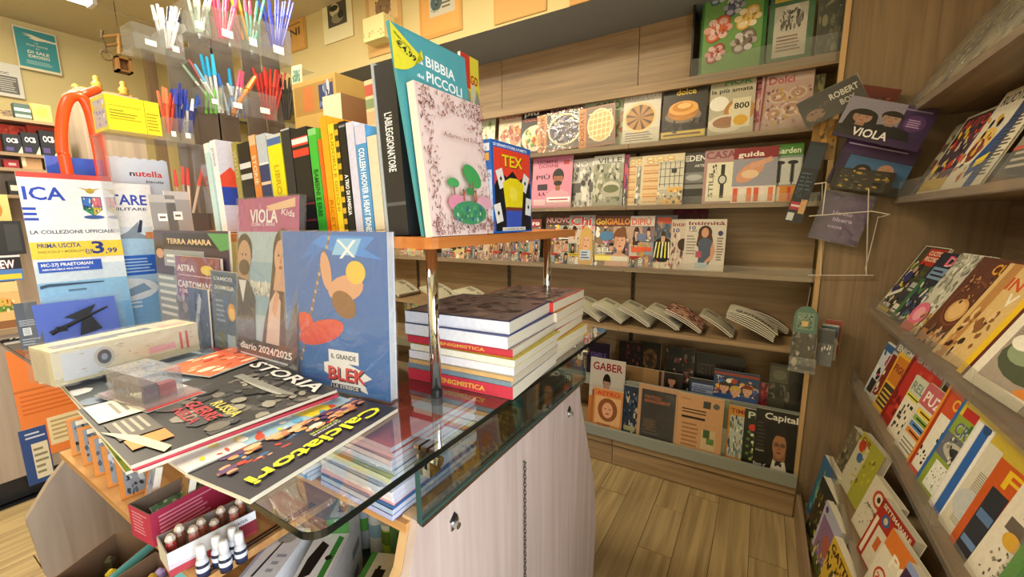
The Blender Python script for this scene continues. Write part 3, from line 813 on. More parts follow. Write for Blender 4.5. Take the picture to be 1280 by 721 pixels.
for x in (.28, .7): a.E(x, .68, .17, .035, '#2a2c2e').R(x - .06, .34, x + .06, .66, '#4a5056').R(x - .02, .3, x + .02, .68, '#1c1e20')
a.R(0, 0, 1, .28, '#d98a3c').R(.2, .02, .34, .26, '#e8dcc4').R(.6, .02, .7, .26, '#c8503c')
bmag(2, 960, 999, 180, 249, a, 'green topped gardening magazine with two dark round tables', d=.010)
bmag(2, 941, 966, 182, 226, Art('#2c2c26').T('GUIDA', .1, .84, .1, '#b8a03c', w=.7), 'black magazine top between the hand magazine and the gardening magazine', d=-.03)

# ---- row 3: gossip weeklies
G_ = 'gossip weeklies on the shelf level with the raised board'
g3 = [(500, 522, 297, 326, gossip('#c8d878', 'Più', '#3a5a2a', 1), 'yellow green weekly at the left, seen under the raised board'),
      (520, 546, 296, 326, gossip('#6a7a52', 'Oggi', '#f0e8d0', 2), 'olive weekly seen between the comic and the front chrome post'),
      (552, 580, 292, 325, gossip('#e0d088', 'Nuovo', '#7a2a1c', 3), 'pale yellow weekly just right of the front chrome post'),
      (576, 600, 292, 325, gossip('#4a4c58', 'Star', '#fff', 4), 'slate weekly with a dark haired face under the raised board'),
      (597, 618, 291, 325, gossip('#d8c8a8', 'Tele', '#b8322a', 5), 'cream weekly with a black haired portrait under the raised board'),
      (616, 638, 290, 325, gossip('#d8cfa0', 'VIP', '#3a3a2a', 6), 'straw coloured weekly next to the cream one'),
      (635, 655, 289, 325, gossip('#b8a888', 'Mio', '#5a2a1c', 7), 'tan weekly beneath the right part of the raised board'),
      (652, 674, 278, 326, gossip('#a84a4a', 'Vero', '#fff', 8), 'red headed weekly left of the rear chrome post')]
for i, (x0, x1, pt, pb, ar, lab) in enumerate(g3): bmag(3, x0, x1, 272 if pt > 280 else pt - 4, pb, ar, lab, d=.002 * (i % 3))
bmag(3, 680, 713, 270, 328, gossip('#5a3a34', 'NUOVO', '#e8b0a8', 11), 'brown weekly with pink capitals right of the rear chrome post', d=.0)
a = gossip('#e4dccb', '', '#000', 12); a.R(0, .8, 1, 1, '#8a8c88').T('Chi', .08, .8, .17, '#c02a22', w=.8, sh='#fff').H(.7, .5, .2, long=True, hair='#caa25a', cloth='#ddd').R(.5, .1, .9, .3, '#b8c8d8').L(.54, .12, .86, .28, 3, '#446')
bmag(3, 709, 741, 269, 329, a, 'weekly with a large red three letter title and blonde woman', d=.012)
a = gossip('#8a6a4a', '', '#000', 13); a.R(0, .8, 1, 1, '#6a3a2c').T('Gol', .02, .83, .12, '#e8b83c', w=.3).T('GIALLO', .34, .83, .12, '#e8963c', w=.62).H(.72, .52, .19, hair='#7a4a2c', cloth='#c9a08a').E(.35, .6, .2, .1, '#4f7fa8').R(.04, .1, .5, .2, '#e8dc7a').R(.5, .1, .96, .2, '#d8d4c0').T('SEL', .1, .28, .09, '#e8e8d8', w=.4)
bmag(3, 741, 786, 270, 331, a, 'crime weekly with orange yellow title and a bare faced portrait', d=.006)
a = gossip('#b8b4ac', '', '#000', 14); a.R(0, .8, 1, 1, '#c9c0b4').T('DIPIÙ', .06, .83, .12, '#d0502c', w=.8).R(.1, .3, .5, .4, '#e0643c').R(.5, .32, .92, .4, '#d9583a').R(.3, .52, .7, .66, '#6a7a9a')
bmag(3, 785, 815, 270, 333, a, 'pale weekly with orange red capitals and red text bars', d=.010)
a = Art('#4a5866').R(.2, .84, .8, .96, '#c04a2c').S(0, .5, 1, .85, 16, .12, ['#6a7a8a', '#3a4450', '#a8846a'], 4).E(.5, .35, .42, .24, '#15130f').H(.5, .58, .1, cloth='#15130f')
for k in range(5): a.G([(.14 + k * .15, .2), (.2 + k * .15, .2), (.28 + k * .12, .5), (.23 + k * .12, .5)], '#e8e03c' if k % 2 else '#e8e4d0')
a.R(0, 0, 1, .12, '#d8d0b8').S(0, 0, 1, .14, 12, .07, WARM, 4)
bmag(3, 811, 842, 269, 333, a, 'blue grey weekly with yellow and black striped jersey', d=.004)
a = Art('#c8b8a8').T('Intima', .05, .86, .08, '#8a2a30', w=.95).T('10', .1, .74, .08, '#3a3a7a', w=.3).S(0, .05, 1, .7, 24, .12, ['#b8a090', '#8a5a50', '#d8c8b8', '#5a4448'], 5).E(.6, .5, .25, .12, '#3a2420')
bmag(3, 836, 862, 274, 334, a, 'pale weekly with red title half covered by the long haired woman', d=.006)
bmag(3, 838, 882, 262, 300, Art('#5a1a2a').S(0, 0, 1, 1, 20, .15, ['#7a2438', '#3a1018', '#8a3a44'], 5), 'dark crimson magazine standing behind the long haired woman', d=-.06, lean=10)
a = Art('#cdc3b4').T('Intimità', .08, .89, .07, '#7a2a34', w=.88).T('10', .1, .8, .07, '#3a3a7a', w=.16).T('1,80', .1, .76, .025, '#333', w=.2).L(.05, .3, .3, .7, 7, '#8a8478', 4).L(.8, .2, .97, .66, 9, '#6a6458', 6).E(.87, .73, .06, .05, '#3a3a6a')
a.E(.5, .74, .17, .14, '#3a2018').G([(.34, .72), (.66, .72), (.74, .48), (.62, .42), (.4, .42), (.3, .5)], '#4a281a').E(.5, .74, .09, .095, '#c99474').G([(.44, .64), (.56, .64), (.7, .58), (.74, .3), (.62, .12), (.36, .12), (.38, .3), (.34, .56)], '#4a5468').G([(.7, .58), (.78, .4), (.72, .24), (.56, .14), (.52, .17), (.66, .3), (.66, .44)], '#c99474')
a.R(.3, .05, .6, .16, '#a8b8c0').R(.3, .26, .45, .38, '#a84a5a')
bmag(3, 853, 904, 274, 336, a, 'pale weekly with a long haired woman in a blue grey sleeveless top', d=.020)

# ---- newspaper shelf: folded papers fanned out like roof tiles
G_ = 'folded newspapers fanned along the shelf'


def paper(x, w_, dpt, n, tilt, c, label, art=None, yaw=0, y0=2.40, z=None, lift=0):
    t = thing('folded_newspaper', label, 'newspaper', None, 'folded newspapers fanned along the shelf')
    z = ZR[4] + .002 + lift
    tr = math.radians(tilt); yr = math.radians(yaw)
    X = Vector((math.cos(tr) * math.cos(yr), math.sin(yr) * math.cos(tr), -math.sin(tr)))
    U = Vector((-math.sin(yr), math.cos(yr), 0))
    o_ = Vector((x, y0, z)) - X * w_
    t.matrix_basis = frame(o_, X, U)
    for k in range(n):
        mb = MB(); zz = k * .008; s_ = random.uniform(-.006, .006)
        top = mix(c, '#fff', .1)
        nx = 8
        def fn(u, v, dz_=0): return (s_ + u * w_, v * dpt, zz + .006 * math.sin(u * 3.1) * (1 + .4 * k) + dz_)
        mb.grid(nx, 2, lambda u, v: fn(u, v, .004), top); mb.grid(nx, 1, lambda u, v: fn(u, v * 1.0, 0), '#4a453c')
        for v in (0, 1): mb.grid(nx, 1, lambda u, q: fn(u, v, q * .004), '#d9d2c0')
        for u in (0, 1): mb.grid(1, 1, lambda q, r_: fn(u, q, r_ * .004), '#d9d2c0')
        if k == n - 1:
            (art or Art(c).L(.05, .1, .95, .9, 9, mix(c, '#000', .35), int(abs(x) * 100)).R(.08, .6, .4, .85, mix(c, '#000', .45)).T('NOTIZIE', .5, .7, .1, '#3a362e', w=.42)).build(mb, w_, dpt, m=lambda a, b, q: (lambda p_: (p_[0], p_[1], p_[2] + q + 2e-4))(fn(a / w_, b / dpt, .0045)))
        mb.obj('folded_sheet', 'matte', t)
    return t


PAP = '#b9b296'
pos = [(500, 3, 'at the far left, seen over the comic'), (548, 3, 'just left of the front chrome post'), (590, 3, 'just right of the front chrome post'), (628, 2, 'behind the middle of the puzzle books'), (662, 3, 'behind the right of the puzzle books'), (692, 2, 'by the rear chrome post'),
       (722, 2, 'emerging right of the rear chrome post'), (748, 3, 'second right of the rear chrome post'), (777, 3, 'with a light picture, above the shelf edge'), (811, 3, 'near the shelf upright seam'), (847, 3, 'left of the pinkish paper')]
for i, (px, n, lab) in enumerate(pos):
    x = P(px, 400, y=2.40).x
    paper(x, .205, .24, n, 27 if i > 5 else 24, mix(PAP, '#d8d4b8', (i % 3) / 3), 'grey white folded newspaper ' + lab, lift=.004)
a = Art('#7a5a48').S(0, 0, 1, 1, 34, .14, ['#b86a3c', '#3a2a24', '#d8c0a8', '#8a4a34', '#e0b890'], 8)
paper(P(876, 404, y=2.40).x, .215, .23, 3, 28, '#b87a60', 'pinkish brown folded newspaper with colour pictures', a, lift=.004)
paper(P(914, 414, y=2.40).x, .19, .2, 2, 33, PAP, 'yellowish folded newspaper lying under the bold titled one', lift=.004)
a = Art('#d8d2bc').R(0, .0, 1, .5, '#cfc9b2').T('QUOTIDIANO', .1, .12, .3, '#15130f', w=.8).L(.02, .6, .98, .95, 4, '#8a8674', 3)
paper(P(966, 420, y=2.38).x, .24, .2, 6, 25, '#d8d2bc', 'thick pile of folded newspapers with bold black title along the fold', a, y0=2.39, lift=.012)
paper(P(985, 418, y=2.5).x, .2, .055, 4, 27, '#b89a8a', 'folded newspapers with pink edges at the right end of the shelf', y0=2.615, lift=.006)

# ---- bottom display, upper tier
G_ = 'magazines on the upper step of the bottom display'
ZU = .471
bmag(5, 733, 761, 428, 456, Art('#2a2030').T('SIMPLE', .15, .5, .2, '#6a5a9a', w=.7), 'dark purple magazine with violet lettering beside the counter corner', y=2.56, zb=ZU)
a = Art('#1c1414').S(0, 0, 1, 1, 26, .12, ['#5a2a24', '#2a1c18', '#7a4034', '#1a1210'], 3)
bmag(5, 772, 800, 427, 465, a, 'very dark magazine with dull red flowers', y=2.56, zb=ZU)
a = Art('#15120e').E(.5, .6, .34, .26, '#5a4024').E(.5, .58, .2, .16, '#2c2018').S(.2, .3, .8, .85, 16, .08, ['#7a5a34', '#3a2a18'], 2)
bmag(5, 798, 824, 428, 468, a, 'black magazine with the round brown head of an animal', y=2.55, zb=ZU)
a = Art('#1a1816').S(0, 0, 1, 1, 24, .12, ['#6a6058', '#7a2a2c', '#b8b0a8', '#2a2624'], 6)
bmag(5, 829, 866, 434, 478, a, 'black magazine with red and white cluttered pictures', y=2.55, zb=ZU)
a = Art('#8a6a44').R(0, 0, .5, 1, '#7a5c3a').R(.9, 0, 1, 1, '#3a2a1c')
bmag(5, 778, 826, 459, 510, a, 'plain kraft brown magazine back beside the dark haired woman', y=2.52, zb=ZU)
a = Art('#241a18').H(.5, .6, .22, long=True, hair='#0c0808', skin='#a87a64', cloth='#0e0c0c').R(0, 0, .12, 1, '#8a6a58')
bmag(5, 824, 850, 465, 520, a, 'dark magazine with a black haired woman', y=2.51, zb=ZU)
bmag(5, 868, 930, 444, 470, Art('#14110f').T('SETTIMANALE', .05, .5, .25, '#4a3c34', w=.9), 'black magazine top with dim lettering behind the comic crowd', y=2.58, zb=ZU)
a = Art('#28303c').R(.06, .25, .94, .78, '#2f4a86').R(.1, .55, .9, .74, '#9aa8c8').T('GIORNALE', .14, .58, .1, '#1a2438', w=.7).R(.1, .3, .9, .5, '#8a98b8').L(.14, .33, .86, .47, 2, '#1a2438', 2)
bmag(5, 859, 893, 473, 520, a, 'navy magazine with a pale blue lettered box', y=2.51, zb=ZU)
a = Art('#22406a').R(0, .86, 1, .94, '#a8442c').T('TV', .06, .72, .1, '#d8e0e8', w=.16).S(.05, .2, .95, .75, 30, .12, ['#c9a07a', '#2f62a8', '#e8e0c8', '#a83a2c', '#3a2a24', '#d8a850'], 11)
for x, y, c in ((.25, .5, '#3a2a20'), (.5, .42, '#caa24a'), (.76, .5, '#7a2c24')): a.H(x, y, .13, hair=c, cloth='#2a4a8a')
bmag(5, 888, 945, 464, 528, a, 'blue magazine crowded with smiling faces below a red strip', y=2.505, zb=ZU)
a = Art('#7a1a2c').S(0, 0, 1, 1, 14, .2, ['#a82a3c', '#4a1018', '#c85a60'], 2)
bmag(5, 944, 962, 478, 528, a, 'dark red magazine strip beside the faces magazine', y=2.52, zb=ZU)
a = Art('#2c2a24').R(.02, .62, .55, .95, '#5a5a44').E(.3, .78, .2, .1, '#7a7a60').S(0, 0, .6, .6, 18, .13, ['#4a463c', '#6a6454', '#1c1a16'], 5).E(.8, .5, .2, .2, '#15130f').R(.05, .05, .5, .3, '#3a3830')
bmag(5, 956, 1000, 456, 530, a, 'murky grey green magazine in the right corner of the upper step', y=2.505, zb=ZU)

# ---- bottom display, lower tier
G_ = 'magazines on the lowest step of the bottom display'
ZL = .206
a = Art('#b8b0a4').T('GABER', .08, .82, .12, '#8a1c24', w=.85).H(.5, .62, .12, hair='#1c1410', skin='#a88474', cloth='#7a3a34').R(.1, .4, .9, .5, '#a04a40').L(.06, .08, .94, .35, 5, '#5a544c', 3).R(0, 0, .2, .4, '#b8743c')
bmag(5, 734, 777, 450, 532, a, 'grey music magazine with red capitals and a dark haired portrait', y=2.43, zb=ZL)
a = Art('#c9824a').T('ASTRO', .1, .84, .1, '#c8321f', w=.8).R(.06, .1, .94, .8, '#d8a874').E(.5, .48, .34, .3, '#8a5230').E(.5, .47, .19, .2, '#d9a07c').E(.5, .38, .07, .018, '#a83a2c').E(.43, .5, .03, .012, '#2a1a10').E(.57, .5, .03, .012, '#2a1a10').L(.15, .04, .85, .12, 2, '#7a3a1c', 2)
bmag(5, 740, 776, 487, 538, a, 'small orange magazine with a smiling curly haired woman', y=2.375, zb=ZL)
a = Art('#3c4654').R(.05, .05, .97, .97, '#2c3848').S(.1, .1, .9, .9, 24, .14, ['#55667a', '#1c2430', '#8a94a4', '#b8a890'], 6).R(.1, .06, .7, .16, '#9a9a70')
bmag(5, 776, 800, 483, 548, a, 'slate blue magazine with white edges, left of the brown book', y=2.39, zb=ZL)
a = Art('#c89a6c').R(.08, .0, .9, .92, '#2a221a').T('PORTFOLIO', .16, .76, .06, '#b8622c', w=.4).T('MANAGEMENT', .16, .69, .06, '#b8622c', w=.62).L(.14, .1, .55, .4, 5, '#5a4a38', 3).E(.3, .3, .14, .1, '#5a4630')
bmag(5, 794, 846, 484, 560, a, 'dark brown magazine with a tan border and orange lettering', y=2.37, zb=ZL, wrap=True)
a = Art('#c8986a').T('Il libro', .08, .9, .03, '#8a5a34', w=.2).R(.56, .8, .72, .92, '#3a3a34').E(.84, .86, .07, .05, '#5a5a50').L(.1, .66, .9, .76, 2, '#3a2a1c', 2).R(.1, .58, .62, .62, '#241a12').L(.12, .08, .5, .52, 6, '#9a6e48', 4).R(.56, .1, .86, .44, '#c9b088').R(.6, .3, .74, .44, '#3c5a2c').R(.68, .2, .84, .3, '#5a7a3c').R(.1, .03, .7, .06, '#241a12')
bmag(5, 843, 900, 494, 573, a, 'tan salmon newspaper supplement with black rules and a green picture', y=2.37, zb=ZL)
bmag(5, 897, 906, 500, 576, Art('#7a8468').R(0, 0, 1, .5, '#c8c8b8'), 'narrow pale green strip beside the tan supplement', y=2.40, zb=ZL)
a = Art('#c98a34').T('TIME', .12, .87, .08, '#8a2a14', w=.76).R(.1, .06, .95, .82, '#b8c0b4').S(.1, .1, .9, .8, 30, .11, ['#7a94a0', '#e0dcc8', '#5a7a5a', '#9a8a64', '#3a4a5a'], 6)
bmag(5, 905, 932, 508, 581, a, 'orange framed magazine with grey blue crowd scene', y=2.385, zb=ZL)
a = Art('#1c2014').T('Pa', .2, .84, .12, '#c8d0b8', w=.75).E(.5, .68, .24, .06, '#c83a2a')
for k in range(12): a.E(.5 + .22 * math.sin(k * 2.2), .12 + k * .043, .1, .028, ['#8a9a4a', '#d8d8c0', '#5a7a34'][k % 3])
bmag(5, 925, 948, 512, 585, a, 'black green magazine with a red and white flower stem', y=2.378, zb=ZL)
a = Art('#0e0d0c').T('Capital', .22, .85, .105, '#e6e2d6', w=.78).T('Ecco chi', .03, .06, .05, '#e0dccf', w=.36).L(.06, .32, .26, .8, 8, '#3a3834', 4).T('ITALIANI', .06, .3, .025, '#c8c4b8', w=.2)
a.G([(.3, .02), (.36, .18), (.5, .28), (.76, .28), (.93, .16), (1, .02)], '#191716').G([(.45, .04), (.5, .24), (.62, .12), (.76, .24), (.84, .04)], '#d8d2c4').G([(.55, .1), (.63, .135), (.71, .1), (.71, .17), (.63, .145), (.55, .17)], '#0e0d0c').G([(.5, .2), (.77, .2), (.8, .4), (.48, .4)], '#8a5c40')
a.E(.63, .5, .2, .23, '#241a12').E(.62, .44, .165, .2, '#a8744f').G([(.44, .55), (.48, .68), (.7, .72), (.84, .58), (.8, .5), (.74, .6), (.55, .61)], '#1f1610').E(.55, .46, .06, .035, '#1a1412').E(.7, .46, .06, .035, '#1a1412').E(.55, .46, .048, .026, '#8a624a').E(.7, .46, .048, .026, '#8a624a').R(.6, .455, .65, .465, '#1a1412').E(.55, .46, .02, .012, '#1a1010').E(.7, .46, .02, .012, '#1a1010').G([(.62, .46), (.66, .38), (.59, .38)], '#8a5a3c').E(.62, .33, .06, .012, '#6a3428').R(.03, .02, .95, .028, '#c8c4b8')
bmag(5, 938, 991, 514, 596, a, 'black business magazine with white title and a man in glasses and bow tie', y=2.37, zb=ZL, d=.002)

# ================================================================ RIGHT-HAND SHELVES
RLAST = {}


def rmag(row, yf, w_, h_, lean, art, label, d=0, t=.006, group=None, name='magazine', cat='magazine', m='gloss', yaw=4.5, **k):
    """cover turned to the aisle, shingled: its left edge is the far one and stands proud of the neighbour"""
    x, z = RX[row]; L = math.radians(lean); ya = math.radians(yaw)
    X = Vector((math.sin(ya), -math.cos(ya), 0)); H = Vector((math.cos(ya), math.sin(ya), 0)); U = H * math.sin(L) + Vector((0, 0, math.cos(L)))
    lt = RLAST.get(row)
    dd = .014 if lt is None else min(.014, lt[1] + max(0, lt[0] - yf) * math.tan(ya) - t * 1.15)
    dd = max(dd, -.002) + d * .0; RLAST[row] = (yf, dd)
    o = Vector((x + .006 + dd, yf, z - .008 + .0012 + t * math.sin(L)))
    return mag(frame(o, X, U), w_, h_, t, art, label, group or G_, name, cat, m, **k)


def yl(px, py, row): return P(px, py, x=RX[row][0] + .02).y


# row 1
G_ = 'magazines on the second right-hand shelf'
a = Art('#6a6456').S(0, 0, 1, 1, 30, .16, ['#3a3630', '#a8a08a', '#8a3428', '#55504a'], 4).R(.0, .84, 1, 1, '#8a8474')
rmag(1, yl(1138, 236, 1), .2, .27, 23, a, 'grey brown car magazine, farthest on the second right-hand shelf')
a = Art('#d8cfb4').R(.04, .03, .96, .97, '#4a4048').T('AUTO', .1, .82, .12, '#d84a3a', w=.8).S(.1, .1, .9, .8, 30, .12, ['#7a3a5a', '#c8b89a', '#2a2430', '#d8462c', '#e8c84a'], 6).R(.04, .03, .96, .18, '#c8a84a')
rmag(1, yl(1146, 235, 1), .2, .285, 23, a, 'cream edged magazine with red and plum picture strips')
a = Art('#ded8c4').R(.05, .82, .6, .97, '#efe9d8').T('RUOTE', .08, .85, .1, '#2a2a2a', w=.5).R(.6, 0, .8, 1, '#28508a').G([(.38, .25), (.6, .62), (.66, .2), (.45, .1)], '#28508a').E(.3, .5, .2, .12, '#e8c060').E(.24, .4, .14, .12, '#7a3a2c').S(.05, .1, .45, .75, 16, .08, ['#1c1a1a', '#d8a83c', '#a8502c', '#e8dcc0'], 3).R(.82, .9, 1, 1, '#b8322c').L(.64, .1, .98, .86, 22, '#5a5450', 3).G([(.5, .28), (.72, .34), (.7, .24), (.52, .2)], '#e8cc3c')
rmag(1, yl(1174, 233, 1), .24, .31, 23, a, 'large white magazine with a blue diagonal splash and dense text column')
a = Art('#4a4844').R(0, .3, .9, 1, '#8a8474').L(.1, .1, .9, .28, 3, '#c8c0b0', 2).R(.1, .85, .8, .97, '#c83a2c').L(.1, .34, .85, .8, 9, '#3a3834', 4).R(0, .28, 1, .32, '#b85a4a')
rmag(1, yl(1238, 222, 1), .22, .285, 23, a, 'grey magazine with a red title block at the right edge of the picture')
a = Art('#5a564c').S(0, 0, 1, 1, 26, .14, ['#8a8270', '#3a3630', '#b8ae96', '#7a4a3a'], 9)
rmag(1, yl(1238, 222, 1) - .27, .22, .28, 23, a, 'dark stone coloured magazine nearest the viewer on the second right-hand shelf')

# row 2
G_ = 'magazines fanned on the third right-hand shelf'
a = Art('#5a2420').T('SPORT', .1, .84, .1, '#c87a6a', w=.6).S(0, 0, 1, .8, 20, .15, ['#3a1c1a', '#8a4a3a'], 3)
rmag(2, 2.33, .2, .30, 26, a, 'dark red magazine mostly hidden behind the football magazine')
a = Art('#d8d2b8').R(.03, .01, .97, .99, '#3c4030').R(.3, .74, .97, .97, '#b8281c').T('CUCITO', .36, .88, .06, '#f0e4c8', w=.5).T('RECORD', .36, .8, .06, '#f0e4c8', w=.5)
a.S(.05, .15, .6, .72, 34, .11, ['#1f2a6a', '#e8e4d8', '#23264a', '#4a6a2c', '#c89a84', '#d8b83c', '#14141c'], 8).E(.3, .55, .14, .09, '#22306a').E(.24, .32, .14, .08, '#1c2858').E(.36, .66, .07, .05, '#c89a84').G([(.1, .2), (.5, .34), (.48, .4), (.1, .26)], '#e0dccc')
for k in range(4): a.R(.64, .06 + k * .16, .96, .18 + k * .16, ['#dcd8c4', '#2a3048', '#a8b0a8', '#4a5230'][k]).L(.66, .08 + k * .16, .94, .12 + k * .16, 1, '#2a2a48')
a.T('INTER', .14, .08, .06, '#e8e0d0', w=.36).R(.05, .02, .6, .07, '#c8b03c')
rmag(2, yl(1098, 381, 2), .215, .305, 26, a, 'football magazine with blue shirted players and a red title box')
a = Art('#20283c').T('Di', .35, .84, .13, '#e0567a', w=.35, sh='#fff').R(.1, .64, .7, .8, '#7a98b8').L(.14, .66, .66, .78, 2, '#1c2438').R(0, 0, .14, .62, '#2f6a44').S(.14, .05, 1, .6, 26, .1, ['#d8d4b8', '#3a5a8a', '#c8ba6a', '#4a7a4a'], 6)
rmag(2, yl(1098, 381, 2) - .20, .21, .29, 26, a, 'navy magazine with a pink script title and green edge')
a = Art('#c8c8b8').S(0, .3, 1, 1, 60, .08, ['#a8a898', '#e4e2d4', '#8a8a80'], 5).E(.25, .22, .25, .15, '#d86a8a').E(.25, .22, .15, .09, '#e8a0b0').R(.0, 0, .4, .1, '#c86a60').S(.4, 0, 1, .3, 14, .1, ['#c8a86a', '#8a6a44'], 2)
rmag(2, yl(1098, 381, 2) - .36, .21, .30, 26, a, 'pale lace patterned magazine with a pink rosette')
a = Art('#5c3424').E(.42, .5, .36, .26, '#7a4630').E(.42, .5, .33, .235, '#5c3424').E(.42, .42, .22, .13, '#d0a064').E(.42, .42, .17, .1, '#e0b87c').S(.1, .5, .9, .8, 20, .05, ['#b88a5a', '#3a2018'], 4).T('CUCI', .45, .84, .11, '#d8a83c', w=.5, sh='#a02a1c').R(0, 0, .7, .14, '#a8784c').S(0, 0, .8, .2, 12, .08, ['#2a2838', '#c8a880', '#6a5044'], 2)
rmag(2, yl(1098, 381, 2) - .52, .215, .30, 26, a, 'brown magazine with a round cake on a dark plate')
a = Art('#d8b87a').R(.1, 0, .3, 1, '#b8864a').T('IN', .3, .76, .12, '#c8502c', w=.3).T('V', .5, .62, .12, '#f0ead8', w=.2).S(.1, 0, 1, .6, 22, .1, ['#e0c08a', '#3a241c', '#8a5a34'], 7)
rmag(2, yl(1098, 381, 2) - .69, .2, .295, 26, a, 'sand coloured magazine with orange and white capitals')
a = Art('#4a2018').R(0, 0, .12, 1, '#e8c020').R(.12, 0, .2, 1, '#5c241c').R(.2, .1, 1, .3, '#8a9a78').T('S', .3, .12, .08, '#e8e8d8', w=.14).R(.2, .34, 1, .44, '#c8c0a0')
rmag(2, yl(1196, 458, 2), .2, .30, 26, a, 'maroon magazine with a bright yellow spine edge', spine='#e8c020')
a = Art('#e4dfd0').R(.12, 0, 1, 1, '#a09488')
for k in range(26): a.R(.14, .42 + k * .022, 1, .43 + k * .022, '#8a7e74')
a.E(.5, .5, .3, .12, '#1c1c18', rot=20)
for k in range(9): a.G([(.42 + k * .05, .5), (.45 + k * .05, .5), (.42 + k * .08, .66)], '#14140f')
a.E(.55, .3, .4, .16, '#4a5440').E(.4, .34, .2, .09, '#8a9a7a').E(.3, .4, .14, .06, '#e8e4d8').E(.9, .28, .2, .16, '#5a80a8').G([(.6, .1), (1, .3), (1, .2), (.7, .04)], '#d8843c').R(.12, 0, .8, .08, '#d8d2c0')
rmag(2, yl(1207, 467, 2), .27, .32, 26, a, 'large grey ribbed magazine with a dark feathered bird on green leaves', t=.008)
a = Art('#3c3a36').S(0, 0, 1, 1, 26, .14, ['#5a564e', '#2a2824', '#8a8476', '#6a4a34'], 9)
rmag(2, .98, .22, .30, 26, a, 'charcoal magazine at the near end of the third right-hand shelf')


def puzzle(bg_, title, tc, seed, band='#e8c83c', pal=('#e8e2d0', '#2a2a2a', '#c8b8a0', '#6a8ab8')):
    rr = random.Random(seed); a = Art('#e6e0cc').R(0, .72, 1, 1, bg_).T(title, .06, .78, .14, tc, w=.88)
    a.R(0, .64, 1, .72, band).L(.05, .655, .95, .705, 1, '#2a2418')
    n = 9
    for i in range(n):
        for j in range(8):
            if rr.random() < .3: a.R(.08 + i * .055, .1 + j * .06, .13 + i * .055, .154 + j * .06, '#2c2a28')
    a.R(.62, .1, .95, .36, pal[3]).S(.62, .1, .95, .36, 10, .07, pal, seed).L(.62, .4, .95, .6, 5, '#4a443c', seed)
    return a


